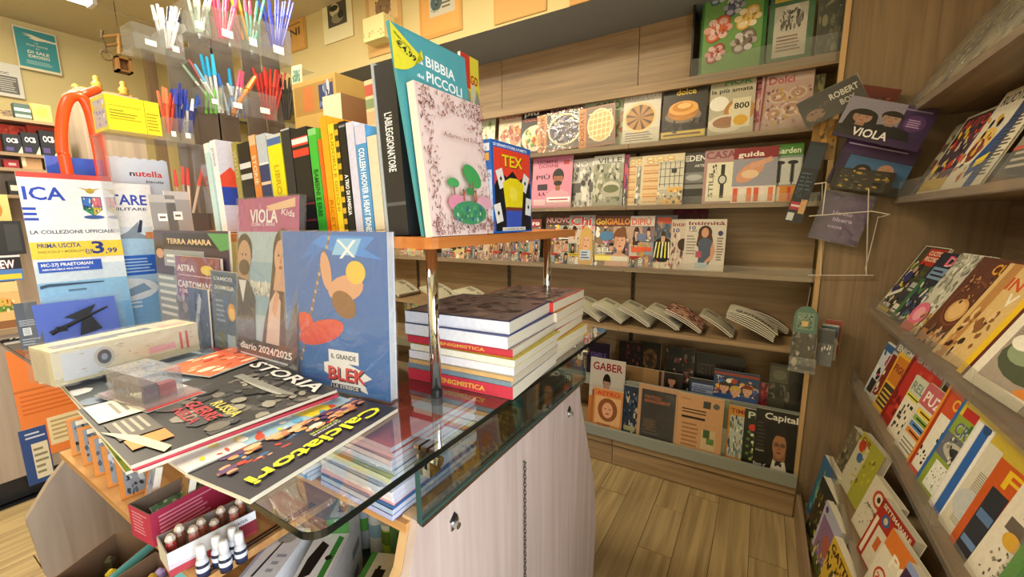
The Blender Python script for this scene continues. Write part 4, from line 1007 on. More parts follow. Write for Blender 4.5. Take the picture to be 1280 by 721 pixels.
# row 3
G_ = 'puzzle magazines on the fourth right-hand shelf'
Z3 = 15
r3 = [((1080, 484), .19, .23, Art('#ccd4da').R(0, .84, 1, .97, '#2f5f96').S(.1, .3, .9, .82, 16, .12, ['#a83a5a', '#3a6aa8', '#e8e4d8', '#2a2a2a'], 3).R(.1, .05, .9, .3, '#2a2a28'), 'white edged puzzle magazine with a blue top band, farthest on its shelf'),
      ((1086, 489), .19, .27, Art('#b8b8b4').R(0, .8, 1, 1, '#6a6c70').T('ENIGMI', .1, .84, .09, '#e8e4d8', w=.8).R(.05, .1, .95, .76, '#7a2a24').S(.1, .1, .9, .7, 14, .1, ['#e8dcc4', '#3a1814', '#b8504a'], 2), 'grey and brown red puzzle magazine standing above its neighbours'),
      ((1092, 494), .19, .235, Art('#e0b030').R(.06, .5, .94, .94, '#c87a2c').T('FIGURE', .1, .7, .11, '#7a2414', w=.8).R(.06, .08, .94, .46, '#3c3a34').L(.1, .1, .9, .4, 4, '#d8b048', 3), 'golden yellow puzzle magazine with a dark lower half'),
      ((1101, 504), .235, .305, Art('#9a2420').R(.03, 0, .1, 1, '#7a1a18').T('SPLENDIDA', .14, .765, .10, '#a8b0b8', w=.84).R(.1, .1, 1, .8, '#b83028').S(.1, .1, 1, .78, 12, .1, ['#c84a3c', '#7a1c18'], 3), 'tall deep red puzzle magazine with silver capitals along its top'),
      ((1111, 517), .18, .218, puzzle('#c8ccb8', 'RELAX', '#7a8a84', 4, '#d8d84a'), 'cream green puzzle magazine with a yellow label and dark scribbles'),
      ((1121, 529), .19, .228, Art('#d8d4c4').R(.0, .68, 1, 1, '#c0626a').T('PUZZLE', .1, .74, .16, '#f2e8e0', w=1.0).R(.1, .56, .8, .64, '#e8c83c').R(.1, .46, .8, .54, '#8ab04a').R(.1, .36, .8, .44, '#5a8ac0').R(.1, .26, .8, .34, '#d8843c').L(.2, .57, .7, .63, 1, '#5a4a14').L(.2, .47, .7, .53, 1, '#2a4414').L(.2, .37, .7, .43, 1, '#142a4a').L(.2, .27, .7, .33, 1, '#5a2a0a').R(.1, .03, .9, .22, '#e0dccc').L(.14, .04, .86, .2, 3, '#8a8474'), 'pink topped puzzle magazine with yellow green blue and orange bars'),
      ((1136, 550), .19, .27, Art('#c8502c').R(0, 0, .06, 1, '#e09030').R(.06, 0, .13, 1, '#a83a1c').T('CRUCI', .3, .8, .12, '#e8b83c', w=.65).R(.15, .05, .98, .7, '#e6e2d4').S(.15, .08, .9, .6, 12, .045, ['#1c1c1c'], 3), 'orange red puzzle magazine with black dots on a white page'),
      ((1148, 566), .2, .265, Art('#8aa03c').R(0, 0, .07, 1, '#2f64a8').R(.07, .84, 1, 1, '#d8c02c').T('CRITTO', .16, .66, .13, '#5a6470', w=.8, sh='#c8d0d0').R(.14, .84, .45, .94, '#b8302c').R(.4, .74, .98, .82, '#3a6a2c').R(.07, .38, 1, .64, '#6a6e74').E(.45, .5, .3, .09, '#b8b4a4').E(.5, .5, .2, .05, '#3a3a3c').S(.1, .4, .95, .62, 16, .05, ['#d8d4c8', '#2a2a30', '#8a8a84'], 5).R(.2, .04, .66, .34, '#e4e6dc').S(.22, .06, .64, .32, 15, .022, ['#14181a'], 7), 'green puzzle magazine with a blue spine edge, race car photo and dotted white square'),
      ((1166, 592), .19, .25, Art('#dcdcd4').R(.04, 0, .12, 1, '#e8e8e4').R(.14, 0, .3, 1, '#2f64b0').R(.3, 0, .36, 1, '#efefe8').E(.24, .97, .08, .05, '#2a4a7a').R(.5, .1, .54, .9, '#2a2a2a').L(.6, .1, .95, .9, 18, '#8a8a84', 3), 'white puzzle magazine with a long blue pen lying along it'),
      ((1180, 608), .19, .265, Art('#d4cfbc').R(0, .86, 1, 1, '#c8b040').T('E', .5, .66, .14, '#4a7a6a', w=.24).T('SI', .5, .52, .09, '#8a94a0', w=.2).L(.15, .1, .6, .62, 26, '#8a8678', 5).E(.25, .3, .24, .14, '#c0c4c4'), 'grey white puzzle magazine with narrow columns and a green letter'),
      ((1195, 628), .2, .27, Art('#c85a24').R(0, .84, 1, 1, '#c8b040').T('FA', .2, .66, .15, '#e8c02c', w=.6).R(.12, 0, .4, .62, '#2c323c').R(.14, .1, .38, .16, '#6a8ab8').R(.14, .34, .38, .42, '#5a7aa8').R(.45, .0, .52, .64, '#e8a070').L(.55, .05, .98, .6, 10, '#7a2c10', 4), 'orange puzzle magazine with a tall dark blue box standing on it'),
      ((1216, 655), .2, .275, Art('#e2dccc').T('ENIGMI', .2, .8, .13, '#a84a20', w=.8).T('100', .3, .68, .08, '#c86a30', w=.3).T('PAGINE', .24, .6, .05, '#c86a30', w=.45).R(.12, .46, .4, .56, '#6a6058').S(.15, .1, .9, .42, 34, .03, ['#5a564e', '#8a8678'], 5).E(.3, .42, .12, .06, '#d8a83c'), 'cream puzzle magazine with rusty brown capitals'),
      ((1242, 690), .2, .29, Art('#4f9a34').R(.14, 0, .2, 1, '#3a8a28').R(.2, 0, 1, 1, '#c0cccc').R(.4, .1, 1, .4, '#d8d42c').R(.5, .5, 1, .62, '#d8889a').R(.3, .66, 1, .8, '#e0e4e0').S(.4, .1, 1, .6, 18, .1, ['#b8c830', '#e8e8e0', '#8ab04a'], 3), 'green edged puzzle magazine in cloudy film with yellow and pink shapes'),
      ((1275, 735), .2, .29, Art('#a8bcc8').R(.1, .1, 1, .9, '#b8c8d0').S(.1, .1, 1, .9, 16, .12, ['#c8d42c', '#e8ece8', '#d8b0c0'], 8), 'pale blue puzzle magazine in film at the lower right corner')]
for i, (q, w_, h_, a, lab) in enumerate(r3):
    rmag(3, yl(q[0], q[1], 3), w_, h_, Z3 + 1.2 * (i % 2), a, lab, d=(.012 if ('tall' in lab or i == 1) else 0) + .002 * (i % 2), wrap=('film' in lab))

# clear tray lips with slips of paper are part of the shelves
# bottom tiers
G_ = 'thick puzzle magazines in the lower right-hand tray'
r4 = [(2.30, .2, .20, Art('#6a6450').S(0, 0, 1, 1, 20, .14, ['#8a8468', '#4a4434', '#a89a78'], 4), 'olive brown puzzle magazine at the far end of the lower tray', 0, .02),
      (2.14, .21, .25, Art('#a8a83a').R(0, .0, .5, .85, '#c8c4a8').E(.2, .8, .14, .1, '#b83a1c').E(.3, .62, .12, .08, '#3a6a9a').T('OR', .08, .86, .1, '#8a2a14', w=.4).S(.3, .2, .9, .8, 10, .1, ['#7a7a2c', '#c8b84a'], 4), 'yellow green puzzle magazine with a red figure eight mark', .006, .018),
      (1.86, .2, .21, Art('#d8d0b8').E(.42, .74, .2, .15, '#b8442c').E(.42, .74, .13, .1, '#e0d4b8').E(.42, .74, .06, .05, '#2a2a2a').E(.66, .5, .1, .08, '#4a4a48').S(.1, .15, .6, .5, 12, .03, ['#2a2a2a'], 4).T('ABCDE', .15, .5, .04, '#2a2a2a', w=.4), 'cream puzzle magazine with a red ring target', .016, .016),
      (1.70, .21, .215, Art('#a82820').R(0, .86, 1, .97, '#8a1c18').T('SETTIMANALE', .08, .88, .07, '#e8d8b8', w=.86).E(.3, .76, .12, .09, '#3a5a8a').E(.3, .76, .06, .05, '#c8b89a').R(.05, .05, .14, .7, '#e8dcc4').R(.2, .02, .95, .62, '#d8d0b8').R(.5, .1, .95, .5, '#d8782c').T('1', .3, .3, .2, '#c8642c', w=.14), 'red puzzle magazine with cream lettering along its top edge', .028, .02),
      (1.56, .2, .2, Art('#d8782c').R(0, 0, .6, .7, '#e0dac4').T('PC', .3, .55, .22, '#f0ead4', w=.5).T('PO', .4, .25, .18, '#f4eedc', w=.45).E(.28, .28, .17, .15, '#b8402c').E(.28, .28, .13, .11, '#e0d4b8').T('23', .18, .22, .1, '#b8402c', w=.2).R(.6, .6, 1, .9, '#e8b83c'), 'orange puzzle magazine with white letters and a red number ring', .044, .014),
      (1.40, .22, .21, Art('#3c2048').R(0, .9, 1, 1, '#8a9ac8').T('CRUCI', .1, .62, .22, '#f0ece8', w=.85, sh='#14101c').E(.4, .36, .2, .16, '#7a6aa8').E(.4, .36, .12, .1, '#d8d0e8').E(.4, .36, .06, .05, '#c83a2c').S(.5, .1, .9, .5, 10, .08, ['#c83a2c', '#e8e0e0', '#5a3a78'], 4), 'dark purple puzzle magazine with white outlined capitals', .058, .016),
      (1.12, .22, .22, Art('#8a8a3a').S(0, 0, 1, 1, 20, .12, ['#c8b83c', '#5a5a2c', '#d8d4b8'], 4), 'mustard green puzzle magazine nearest the viewer in the lower tray', .05, .016)]
for yf, w_, h_, a, lab, d, t in r4: rmag(4, yf, w_, h_, 15, a, lab, t=t * 1.3, yaw=8)
G_ = 'large magazines standing in the floor-level tray'
r5 = [(2.31, .20, .30, Art('#2f6a8a').E(.5, .45, .36, .3, '#5a9a94').E(.5, .45, .24, .2, '#88b8a4').E(.45, .5, .1, .08, '#2a3a34').S(.1, .1, .9, .8, 14, .1, ['#3a7a78', '#8a5a34', '#a8c0a0'], 4).R(0, .86, 1, 1, '#2c6a9a'), 'blue green magazine with a round animal face, farthest in the floor tray', 0, .022),
      (2.16, .20, .27, Art('#2c2a22').S(0, 0, 1, 1, 40, .1, ['#8a7a34', '#4a5a2c', '#c8b84a', '#5a3424', '#1a1814'], 5).R(0, .8, 1, 1, '#1c1a14'), 'dark speckled magazine, second from the end panel in the floor tray', .018, .02),
      (1.98, .20, .265, Art('#b0b4cc').R(.1, .1, 1, .8, '#8a6a94').E(.6, .5, .2, .16, '#a85a4a').R(0, .0, 1, .2, '#6a6a34').E(.16, .9, .08, .05, '#5a3a7a').S(.2, .1, 1, .4, 16, .08, ['#c8b83c', '#4a5a2c', '#d8d0b8'], 6), 'lilac magazine with a mauve rock picture and white corner', .036, .018),
      (1.76, .20, .26, Art('#d8b43a').S(0, 0, 1, .8, 30, .11, ['#3a4a24', '#a8642c', '#e8dcb0', '#2a2418'], 6).T('GATTI', .08, .82, .12, '#4a2a14', w=.8), 'mustard magazine with mixed animal pictures', .052, .018),
      (1.50, .21, .27, Art('#5a4a34').S(0, 0, 1, 1, 30, .11, ['#a89a6a', '#2a2a1c', '#c8a84a'], 8), 'brown magazine at the near end of the floor tray', .056, .016)]
for yf, w_, h_, a, lab, d, t in r5: rmag(5, yf, w_, h_, 9, a, lab, t=t * 1.35, yaw=7)

# row 0: film-bagged bundles on the top right shelf
def bagged(M4, w_, h_, t, art, label, bumpy=.02, seed=1):
    th = thing('bagged_magazine', label, 'magazine', M4, 'film-bagged magazines on the top right shelf')
    MB().box((0, 0, -t), (w_, h_, 0), '#b8aa84').obj('page_block', 'paper', th)
    c = MB(); art.build(c, w_, h_, z=.0006); c.obj('cover', 'matte', th)
    rr = random.Random(seed); nx, ny = 10, 12
    ht = [[.004 + rr.random() * bumpy * (.3 if i in (0, nx) or j in (0, ny) else 1) for i in range(nx + 1)] for j in range(ny + 1)]
    b = MB(); b.grid(nx, ny, lambda u, v: (-.012 + u * (w_ + .024), -.012 + v * (h_ + .024), ht[round(v * ny)][round(u * nx)]), '#fff')
    for p_, q_ in (((-.012, -.012), (w_ + .012, -.012)), ((w_ + .012, -.012), (w_ + .012, h_ + .012)), ((-.012, h_ + .012), (-.012, -.012))):
        b.poly([(p_[0], p_[1], .004), (p_[0], p_[1], -t), (q_[0], q_[1], -t), (q_[0], q_[1], .004)], '#fff')
    b.obj('film_bag', 'bag', th, smooth=True)
    return th


x0, z0 = RX[0]
L = math.radians(30)
for i, (yf, w_, h_, d, a, lab) in enumerate([
        (2.30, .24, .30, .0, Art('#b8a468').S(0, 0, 1, 1, 16, .2, ['#a89450', '#6a5c34', '#b8a86a'], 2), 'straw coloured film-bagged bundle against the tall end panel'),
        (2.06, .24, .34, .016, Art('#a89868').R(0, .0, .24, 1, '#1c1814').T('CANZONI', .16, .1, .09, '#e8e4d8', w=.7, rot=90).S(.3, .1, 1, .9, 14, .18, ['#9a8a5a', '#5a5034'], 3), 'film-bagged bundle with a black edge and white upright capitals'),
        (1.80, .26, .34, .032, Art('#b4ac8c').E(.3, .75, .16, .12, '#c8aa64').E(.3, .75, .09, .07, '#4a4230').S(0, 0, 1, .6, 20, .16, ['#a89c7a', '#5c563c', '#c8bf9c'], 5), 'film-bagged bundle showing a tan ring shape'),
        (1.52, .28, .36, .048, Art('#c4be9c').R(.1, .5, .9, .95, '#b8b290').S(0, 0, 1, .5, 16, .16, ['#7a7454', '#c8c2a4'], 6), 'pale crinkled film-bagged bundle in the upper right corner'),
        (1.22, .28, .36, .06, Art('#a8a284').S(0, 0, 1, 1, 16, .16, ['#9a9474', '#5a543c'], 7), 'grey olive film-bagged bundle nearest the viewer')]):
    X = Vector((.06, -1, 0)); U = Vector((math.sin(L), 0, math.cos(L)))
    bagged(frame((x0 + .02, yf, z0 - .006 + .013 + .02 * math.sin(L)), X, U), w_, h_, .018, a, lab, seed=i + 3)

# ================================================================ RACKS ON THE END PANEL
def wiretube(pts, r=.0022, n=6): return MB().tube(pts, r, '#d8cfc0', n)


YP = 2.364
rk = thing('wire_rack', 'cream wire rack hooked on the end panel holding purple film cases', 'rack', T4(.36, YP, 1.5))
ik = rk.matrix_basis.inverted()


def W(px, py, y): return P(px, py, y=y)


def wp(name, pts, r=.0022): wiretube(pts, r).obj(name, 'wire', rk, ik)


f_ = 2.20
tl, tr_ = W(1018, 230, f_), W(1110, 268, f_)
bl, br = W(1010, 345, YP - .01), W(1090, 342, YP - .01)
wp('frame_wire', [W(1012, 270, f_), W(1090, 264, f_), W(1112, 268, f_), W(1098, 272, YP - .006)])
wp('frame_wire', [W(1028, 228, YP - .006), W(1026, 345, YP - .006)])
wp('frame_wire', [W(1098, 270, YP - .006), W(1082, 336, YP - .006), W(1084, 345, YP - .006)])
wp('frame_wire', [W(1010, 344, YP - .01), W(1092, 344, YP - .01)])
wp('frame_wire', [W(1086, 236, f_ + .05), W(1083, 344, YP - .01)])
wp('frame_wire', [W(1012, 270, f_), W(1012, 270, YP - .003)])
wp('frame_wire', [W(1018, 230, f_), W(1033, 228, f_), W(1028, 268, f_)])
G_ = 'film cases heaped in the wire rack'


def case(tlp, trp, hpx, y, art, label, t=.014, dy=0, tilt=0, wrapm=False):
    a = W(tlp[0], tlp[1], y); b = W(trp[0], trp[1], y + dy); c = W(hpx[0], hpx[1], y)
    X = b - a; U = a - c
    return mag(frame(c, X, U), X.length, U.length, t, art, label, G_, 'film_case', 'film case', 'gloss', page='#1b1820', cover_back='#1b1820', wrap=wrapm)


a = Art('#45285c').R(.05, .05, .95, .95, '#533068').T('Hanno', .3, .55, .08, '#c0a8d0', w=.4).T('libera', .35, .42, .08, '#c0a8d0', w=.4).T('casa', .3, .28, .07, '#c0a8d0', w=.3)
case((1028, 236), (1090, 246), (1010, 296), 2.33, a, 'purple film case with pale script, lowest in the wire rack', t=.012, wrapm=True)
a = Art('#3a2450').R(.0, .68, 1, 1, '#43285a').L(.05, .84, .9, .9, 1, '#b8a8c8').R(.15, .2, 1, .66, '#3f6a98').E(.4, .4, .12, .12, '#2a201c').E(.7, .46, .11, .13, '#b88a70').R(.58, .2, .84, .36, '#c8ccd0').E(.4, .36, .07, .09, '#b88a70').R(.1, 0, 1, .18, '#2c2820')
case((1045, 168), (1135, 185), (1032, 228), 2.305, a, 'purple film case with a couple against a blue sky', t=.012)
a = Art('#28201f').R(.1, .05, .9, .95, '#3a342c').S(.1, .1, .9, .9, 16, .1, ['#6a5c44', '#1a1614', '#b89a3c'], 4)
case((1042, 208), (1118, 216), (1036, 234), 2.285, a, 'small dark film case with a gold corner', t=.01)
a = Art('#1c1a1c').R(0, 0, 1, .5, '#2a2422').E(.2, .3, .16, .2, '#8a6a58').T('ROBERT', .5, .55, .22, '#d8d4cc', w=.46).T('BOY', .62, .24, .2, '#c8c4bc', w=.24).S(0, 0, .5, .6, 10, .1, ['#5a4438', '#14100f'], 4)
case((1000, 128), (1076, 90), (1009, 160), 2.23, a, 'black film case with silver capitals, tilted up to the right', t=.014, wrapm=True)
a = Art('#7a3428').R(0, .4, 1, 1, '#6a2a20').S(0, 0, 1, .5, 10, .1, ['#a8503a', '#4a1c14'], 4)
case((1062, 104), (1120, 112), (1058, 128), 2.33, a, 'rusty red film case half hidden behind the tilted black one', t=.01)
a = Art('#3c2a52').R(0, .3, .66, 1, '#8a8698').R(.0, .0, 1, .3, '#3a2450').H(.24, .56, .14, long=True, hair='#1c1412', skin='#a8826e', cloth='#2a2428').H(.56, .64, .13, hair='#201814', skin='#a88a78', cloth='#1c1a20').T('VIOLA', .2, .1, .2, '#f0ecf0', w=.42, sh='#1a1020').E(.82, .6, .12, .2, '#5a3a70').L(.74, .5, .9, .7, 4, '#c8a8d0', 3).L(.6, .86, .96, .94, 1, '#8a7a98')
case((1058, 118), (1168, 137), (1040, 168), 2.205, a, 'purple film case with a long haired woman, a man and white capitals', t=.015)
a = Art('#1c2028').R(.05, .68, .95, .96, '#2a3440').L(.1, .4, .9, .64, 5, '#4a5a68', 3).R(.05, .16, .95, .26, '#a82a3c').L(.1, .18, .7, .24, 1, '#e0c8c8').R(.05, .02, .45, .12, '#c8c8c4').R(.6, .12, .95, .3, '#c89a6a').S(.1, .3, .9, .6, 12, .08, ['#14161a', '#3a4450'], 3)
case((998, 176), (1020, 178), (980, 276), 2.26, a, 'narrow dark film case with a red strip hanging left of the rack', t=.014, wrapm=False)
a = Art('#8a6424').S(0, 0, 1, 1, 10, .2, ['#b8842c', '#4a3414'], 3)
case((1008, 152), (1040, 150), (1010, 200), 2.28, a, 'golden brown film case between the tilted black one and the purple ones', t=.01)

# lower card dispenser with a green arch
dp = thing('card_dispenser', 'small card dispenser with a green arched header hung on the end panel', 'dispenser', T4(.22, 2.33, 1.0))
idp = dp.matrix_basis.inverted()
yd = 2.26
c0 = P(988, 430, y=yd); c1 = P(1022, 455, y=yd)
ww = c1.x - c0.x
Md = frame(P(988, 438, y=yd), (1, -.10, 0), (.12, 0.02, 1))
hd = MB(); pts = [(0, .09)] + [(.045 + .045 * math.cos(math.radians(t)), .16 + .055 * math.sin(math.radians(t))) for t in range(180, -1, -15)] + [(.09, .09)]
hd.prism(pts[::-1], -.002, 0, '#5f7d6c')
Art('#5f7d6c')
hb = Art('#7e9480').S(.1, .1, .9, .9, 26, .09, ['#3c5a4c', '#a8b8a0', '#2f4a40'], 3).R(.3, .2, .66, .52, '#d8b87a').S(.32, .22, .64, .5, 8, .05, ['#b88a4a', '#f0dcae'], 2)
hd2 = MB(); hb.build(hd2, .066, .08, m=lambda a, b, c: (a + .012, b + .105, c + .0008))
h_o = hd.obj('arched_header', 'matte', dp, idp @ Md); hd2.obj('header_print', 'matte', h_o)
bx = MB(); bx.box((0, -.085, -.02), (.09, .09, .0), '#3a3834'); bx.obj('card_box', 'matte', dp, idp @ Md)
pk = Art('#4a4844').S(0, 0, 1, 1, 26, .12, ['#7a7870', '#2a2824', '#a8a49a', '#5a4a3c'], 4).E(.2, .2, .12, .12, '#c8b8a0')
pb = MB(); pk.build(pb, .09, .175, m=lambda a, b, c: (a, b - .085, c + .001)); pb.obj('front_card', 'wrapped', dp, idp @ Md)
tr2 = MB(); tr2.box((-.002, -.092, -.024), (.1, -.087, .02), '#fff').box((.092, -.09, -.024), (.095, .08, .02), '#fff').box((-.002, -.09, .018), (.1, -.02, .02), '#fff')
tr2.obj('clear_tray', 'acrylic', dp, idp @ Md)
MB().tube([(.045, .215, -.004), (.047, .25, -.01), (.05, .30, -.02)], .0015, '#8a8478', 5).obj('hanging_cord', 'plastic', dp, idp @ Md)
G_ = 'cards beside the arched dispenser'
for i, (c_, lab) in enumerate((('#6a6c6c', 'grey leaflet standing right of the arched dispenser'), ('#a8a8a0', 'pale grey leaflet with dark corner right of the dispenser'), ('#8a3a2c', 'leaflet with a reddish picture at the outer side of the dispenser'))):
    X = Vector((1, -.25, 0)); a = Art(c_).R(0, .6, 1, .95, ['#4a4c4c', '#3a5a6a', '#8a3c2c'][i]).S(.1, .3, .9, .6, 8, .12, ['#d8d8d0', '#5a5a58'], i)
    o_ = P(1018 + 5 * i, 455 - 8 * i, y=2.27 + .022 * i)
    sheet('leaflet', frame(o_, X, (.14, .03, 1)), .06, .17 - .01 * i, .008, a, lab, 'leaflet', G_)

# ================================================================ RAISED SHELF: STANDING BOOKS
YB = .664
ZB = BZ + .0008
G_ = 'books standing on the raised shelf'


def sbook(px0, px1, ptop, col, label, text=None, tc='#fff', d=.0, dep=.15, lean=3.2, th=.5, top=None, side=None, x0=None, bands=(), wrap=False, cover_art=None):
    """spine towards the counter front, front board on its right"""
    y = YB + d
    a = P(px0, 287, y=y); b = P(px1, 287, y=y)
    xa = a.x if x0 is None else x0
    t = max(.006, b.x - xa - .0006); h = P((px0 + px1) / 2, ptop, y=y).z - ZB
    L = math.radians(lean)
    M4 = Matrix.Translation((xa, y, ZB)) @ Matrix(((math.cos(L), 0, -math.sin(L), 0), (0, 1, 0, 0), (math.sin(L), 0, math.cos(L), 0), (0, 0, 0, 1)))
    M4 = Matrix.Translation((0, 0, 0)) @ M4
    o = MB().box((.0012, .002, .002), (t - .0012, dep - .003, h - .003), '#e8e0cc').obj('book', 'paper', None, M4)
    tag(o, label, 'book', G_)
    a_ = Art(col)
    for (v0, v1, c) in bands: a_.R(0, v0, 1, v1, c)
    if text: a_.T(text, .5 - .36 * .62, .92 if top is None else top, .62, tc, w=th, rot=-90)
    # art in (u across the spine, v up): rotate text so that it reads downwards
    sp = MB().box((0, 0, 0), (t, .0012, h), col)
    k_ = Art(col)
    for (v0, v1, c) in bands: k_.R(0, v0, 1, v1, c)
    k_.build(sp, t, h, m=lambda u, v, q: (u, -.0002 - q, v))
    if text:
        vs_, fs, L_ = glyphs(text, True); cap = min(t * .55, .022); s1 = cap / .72; wid = th * h; sx = wid / L_; i = len(sp.v); zt = (top or .92) * h
        for u, v in vs_: sp.v.append((t / 2 - cap / 2 + v * s1, -.0008, zt - u * sx))
        for f in fs: sp.f.append(tuple(i + q for q in reversed(f))); sp.c.append(lin(tc))
    sp.obj('spine', 'gloss', o)
    fc = MB().box((t - .0012, .0005, 0), (t, dep, h), side or col)
    if cover_art: cover_art.build(fc, dep, h, m=lambda u, v, q: (t + .0002 + q, u, v))
    fc.obj('front_board', 'gloss', o)
    MB().box((0, .0005, 0), (.0012, dep, h), col).obj('back_board', 'gloss', o)
    return o


ca = Art('#c9c8d8').T('Paint', .3, .9, .04, '#5a5a6a', w=.4).G([(0, .3), (0, .62), (.22, .72), (.45, .56), (.65, .66), (1, .74), (1, .3)], '#d84c38').G([(0, .3), (0, .5), (1, .5), (1, .2)], '#2f48a8').G([(0, 0), (0, .3), (.5, .3), (1, .12), (1, 0)], '#c8c4dc')
sbook(270, 276, 176, '#bfe0e4', 'slim pale turquoise book, first of the upright row at the left', side='#c8e4e8', bands=((.9, 1, '#e8f0f0'),))
sbook(278, 285, 172, '#f0f0f6', 'white spined book showing a red and blue mountain cover', cover_art=ca, side='#c9c8d8', text='paint', tc='#b8b8c8', th=.2)
sbook(304, 310, 175, '#9a8f4c', 'olive green paperback beside the black book with silver letters', text='VENTO', tc='#c8bf84', th=.3)
sbook(311, 325, 176, '#17181b', 'black book with big silver capitals near the top of its cover', side='#1c1d20', bands=((.72, .78, '#d8d8d8'), (.60, .66, '#c8c8c8')))
sbook(326, 334, 166, '#d8843c', 'brownish orange book with a worn pale top', bands=((.9, 1, '#d8b890'), (.5, .52, '#b86a2c')), text='STORIE', tc='#f0d8b0', th=.3, top=.8)
sbook(335, 347, 165, '#b8c0cc', 'film-wrapped book in silver and blue stripes', bands=((0, .7, '#2c3a6a'), (.7, .72, '#e8e8e8'), (.2, .24, '#d8d8e0'), (.5, .53, '#e8c8a8')))
sbook(348, 365, 166, '#f2e019', 'bright yellow thick book with a silver blue cap', bands=((.9, .97, '#4a6aa8'), (.97, 1, '#c8ccd0')), text='LIBRO', tc='#c8a814', th=.3, top=.7)
sbook(366, 377, 158, '#2a2c32', 'charcoal book with pale vertical edge lines', bands=((.985, 1, '#b8bcc0'),), dep=.17)
sbook(378, 398, 158, '#14161c', 'wide black book with red and white labels at its top', side='#14161c', bands=((.84, .92, '#d8402c'), (.86, .91, '#e8e4e0'), (.74, .81, '#d8402c'), (.12, .3, '#7a3034'), (.14, .28, '#14161c'), (.02, .03, '#d8d8d8')), dep=.18)
sbook(399, 409, 158, '#42b83a', 'green book with small dark lettering down its spine', text='BAMBINI E ERBE', tc='#1c5a1c', th=.45, top=.62, bands=((.94, 1, '#8ad080'),))
sbook(410, 414, 172, '#f06a1c', 'slim orange book wedged between the green and the amber ones')
sbook(415, 423, 142, '#f2a81c', 'amber book, the tallest of the orange and yellow spines', text='RICETTE', tc='#c87a0c', th=.35, top=.3)
sbook(424, 431, 152, '#f4d02a', 'yellow book with a fine patterned spine', text='SUDOKU E GIOCHI', tc='#b8901c', th=.7)
sbook(431.6, 436, 152, '#3a3218', 'book with black and gold slanting stripes', bands=tuple((.1 * k, .1 * k + .05, '#d8b030') for k in range(10)))
sbook(437, 445, 149, '#141416', 'black paperback with a bold white title down its spine', text='A TRIO DI FAMIGLIA', tc='#fff', th=.36, top=.54, bands=((.95, .97, '#888'),))
sbook(446, 455, 150, '#d0cfe4', 'pale lavender book left of the blue lettered one', bands=((.9, 1, '#d8d4e4'),))
sbook(456, 469, 155, '#4f95cc', 'blue book with white author lettering down its spine and a red script head', text='COLLEEN HOOVER & HEART BONES', tc='#fff', th=.78, top=.8, bands=((.84, 1, '#cfcbe0'), (.3, .45, '#5a9ad0')))
sbook(470, 482, 168, '#ddd0b4', 'cream book with a tan dot low on its spine', bands=((.05, .06, '#8a6a4c'),))
sbook(470.5, 481, 96, '#e6d2ac', 'tall pale magazine volume behind the cream book, with coloured titles', d=.16, lean=2, bands=((.9, .97, '#c85a4a'), (.82, .88, '#8aa07a'), (.72, .8, '#d8b89a'), (.6, .7, '#b88a6a'), (.5, .58, '#e8d8b8')))
sbook(483, 486.4, 73, '#aeb4ba', 'thin light grey board standing against the tall black book', dep=.2)
sbook(487, 511, 73, '#26272c', 'very tall black book with white lettering down its spine', text="L'ABLEGGIONATORE", tc='#f0f0f0', th=.34, top=.72, side='#2c2d32', bands=((.18, .2, '#55585c'),), dep=.19)
MB().box((0, 0, 0), (.018, .012, .075), '#8a5a5c').obj('pink_card', 'matte', None, T4(P(512, 287, y=.70).x - .004, .70, ZB)); tag(bpy.data.objects['pink_card'], 'small dusky pink card between the tall black book and the teal display card', 'card')

# display card with slanting top, pale picture book, comic book: all face the aisle
XC = -.600
yy0 = P(530, 288, x=XC).y; tlp = P(484, 25, x=XC - .035); trp = P(582, 73, x=XC - .033)
Mb = frame((XC, yy0, ZB + .001), (0, 1, 0), (-.085, 0, 1))
wB = trp.y - yy0 - .002; hL = (tlp.z - ZB) / .9965; hR = (trp.z - ZB) / .9965
card = MB()
card.prism([(0, 0), (wB, 0), (wB, hR), (-.035, hL)], -.008, 0, '#4a9aa0')
tc_ = card.obj('display_card', 'matte', None, Mb); tag(tc_, 'tall teal display card with slanting top, white title and yellow price badge', 'display card')
ar = Art('#4f9fa6').T('La', .17, .865, .024, '#f2f4f0', w=.08, rot=-4).T('BIBBIA', .29, .865, .052, '#f2f4f0', w=.48, rot=-3).T('dei', .14, .795, .020, '#f2f4f0', w=.1, rot=-4).T('PICCOLI', .28, .79, .052, '#f2f4f0', w=.60, rot=-3)
pr_ = MB(); ar.ops[0] = ('P', [(0, 0), (1, 0), (1, hR / hL), (0, .985)], '#4f9fa6'); ar.build(pr_, wB, hL, z=.0006)
pr_.obj('card_print', 'matte', tc_)
bd = MB(); pts = [(-.034, hL - .002)] + [(-.034 + .085 * math.sin(math.radians(t)), hL - .002 - .083 * math.cos(math.radians(t)) * 1.0 - 0) for t in range(0, 80, 8)] + [(.05, hL - .045)]
bdA = Art('#e8e04a'); bd.prism([(p[0], p[1]) for p in pts][::-1], .0012, .002, '#e6dd3c')
gt = MB(); Art('#e6dd3c'); g2 = Art('#e6dd3c'); g2.ops = []; g2.T('€4,99', .02, .905, .03, '#1c2a2c', w=.3, rot=-22).T('PRIMA USCITA', .0, .95, .012, '#5a5a1c', w=.26, rot=-26)
b_o = bd.obj('price_badge', 'gloss', tc_); g2.build(gt, wB * .9, hL, z=.0024, m=lambda a, b, c: (a - .028, b, c)); gt.obj('badge_print', 'matte', b_o)

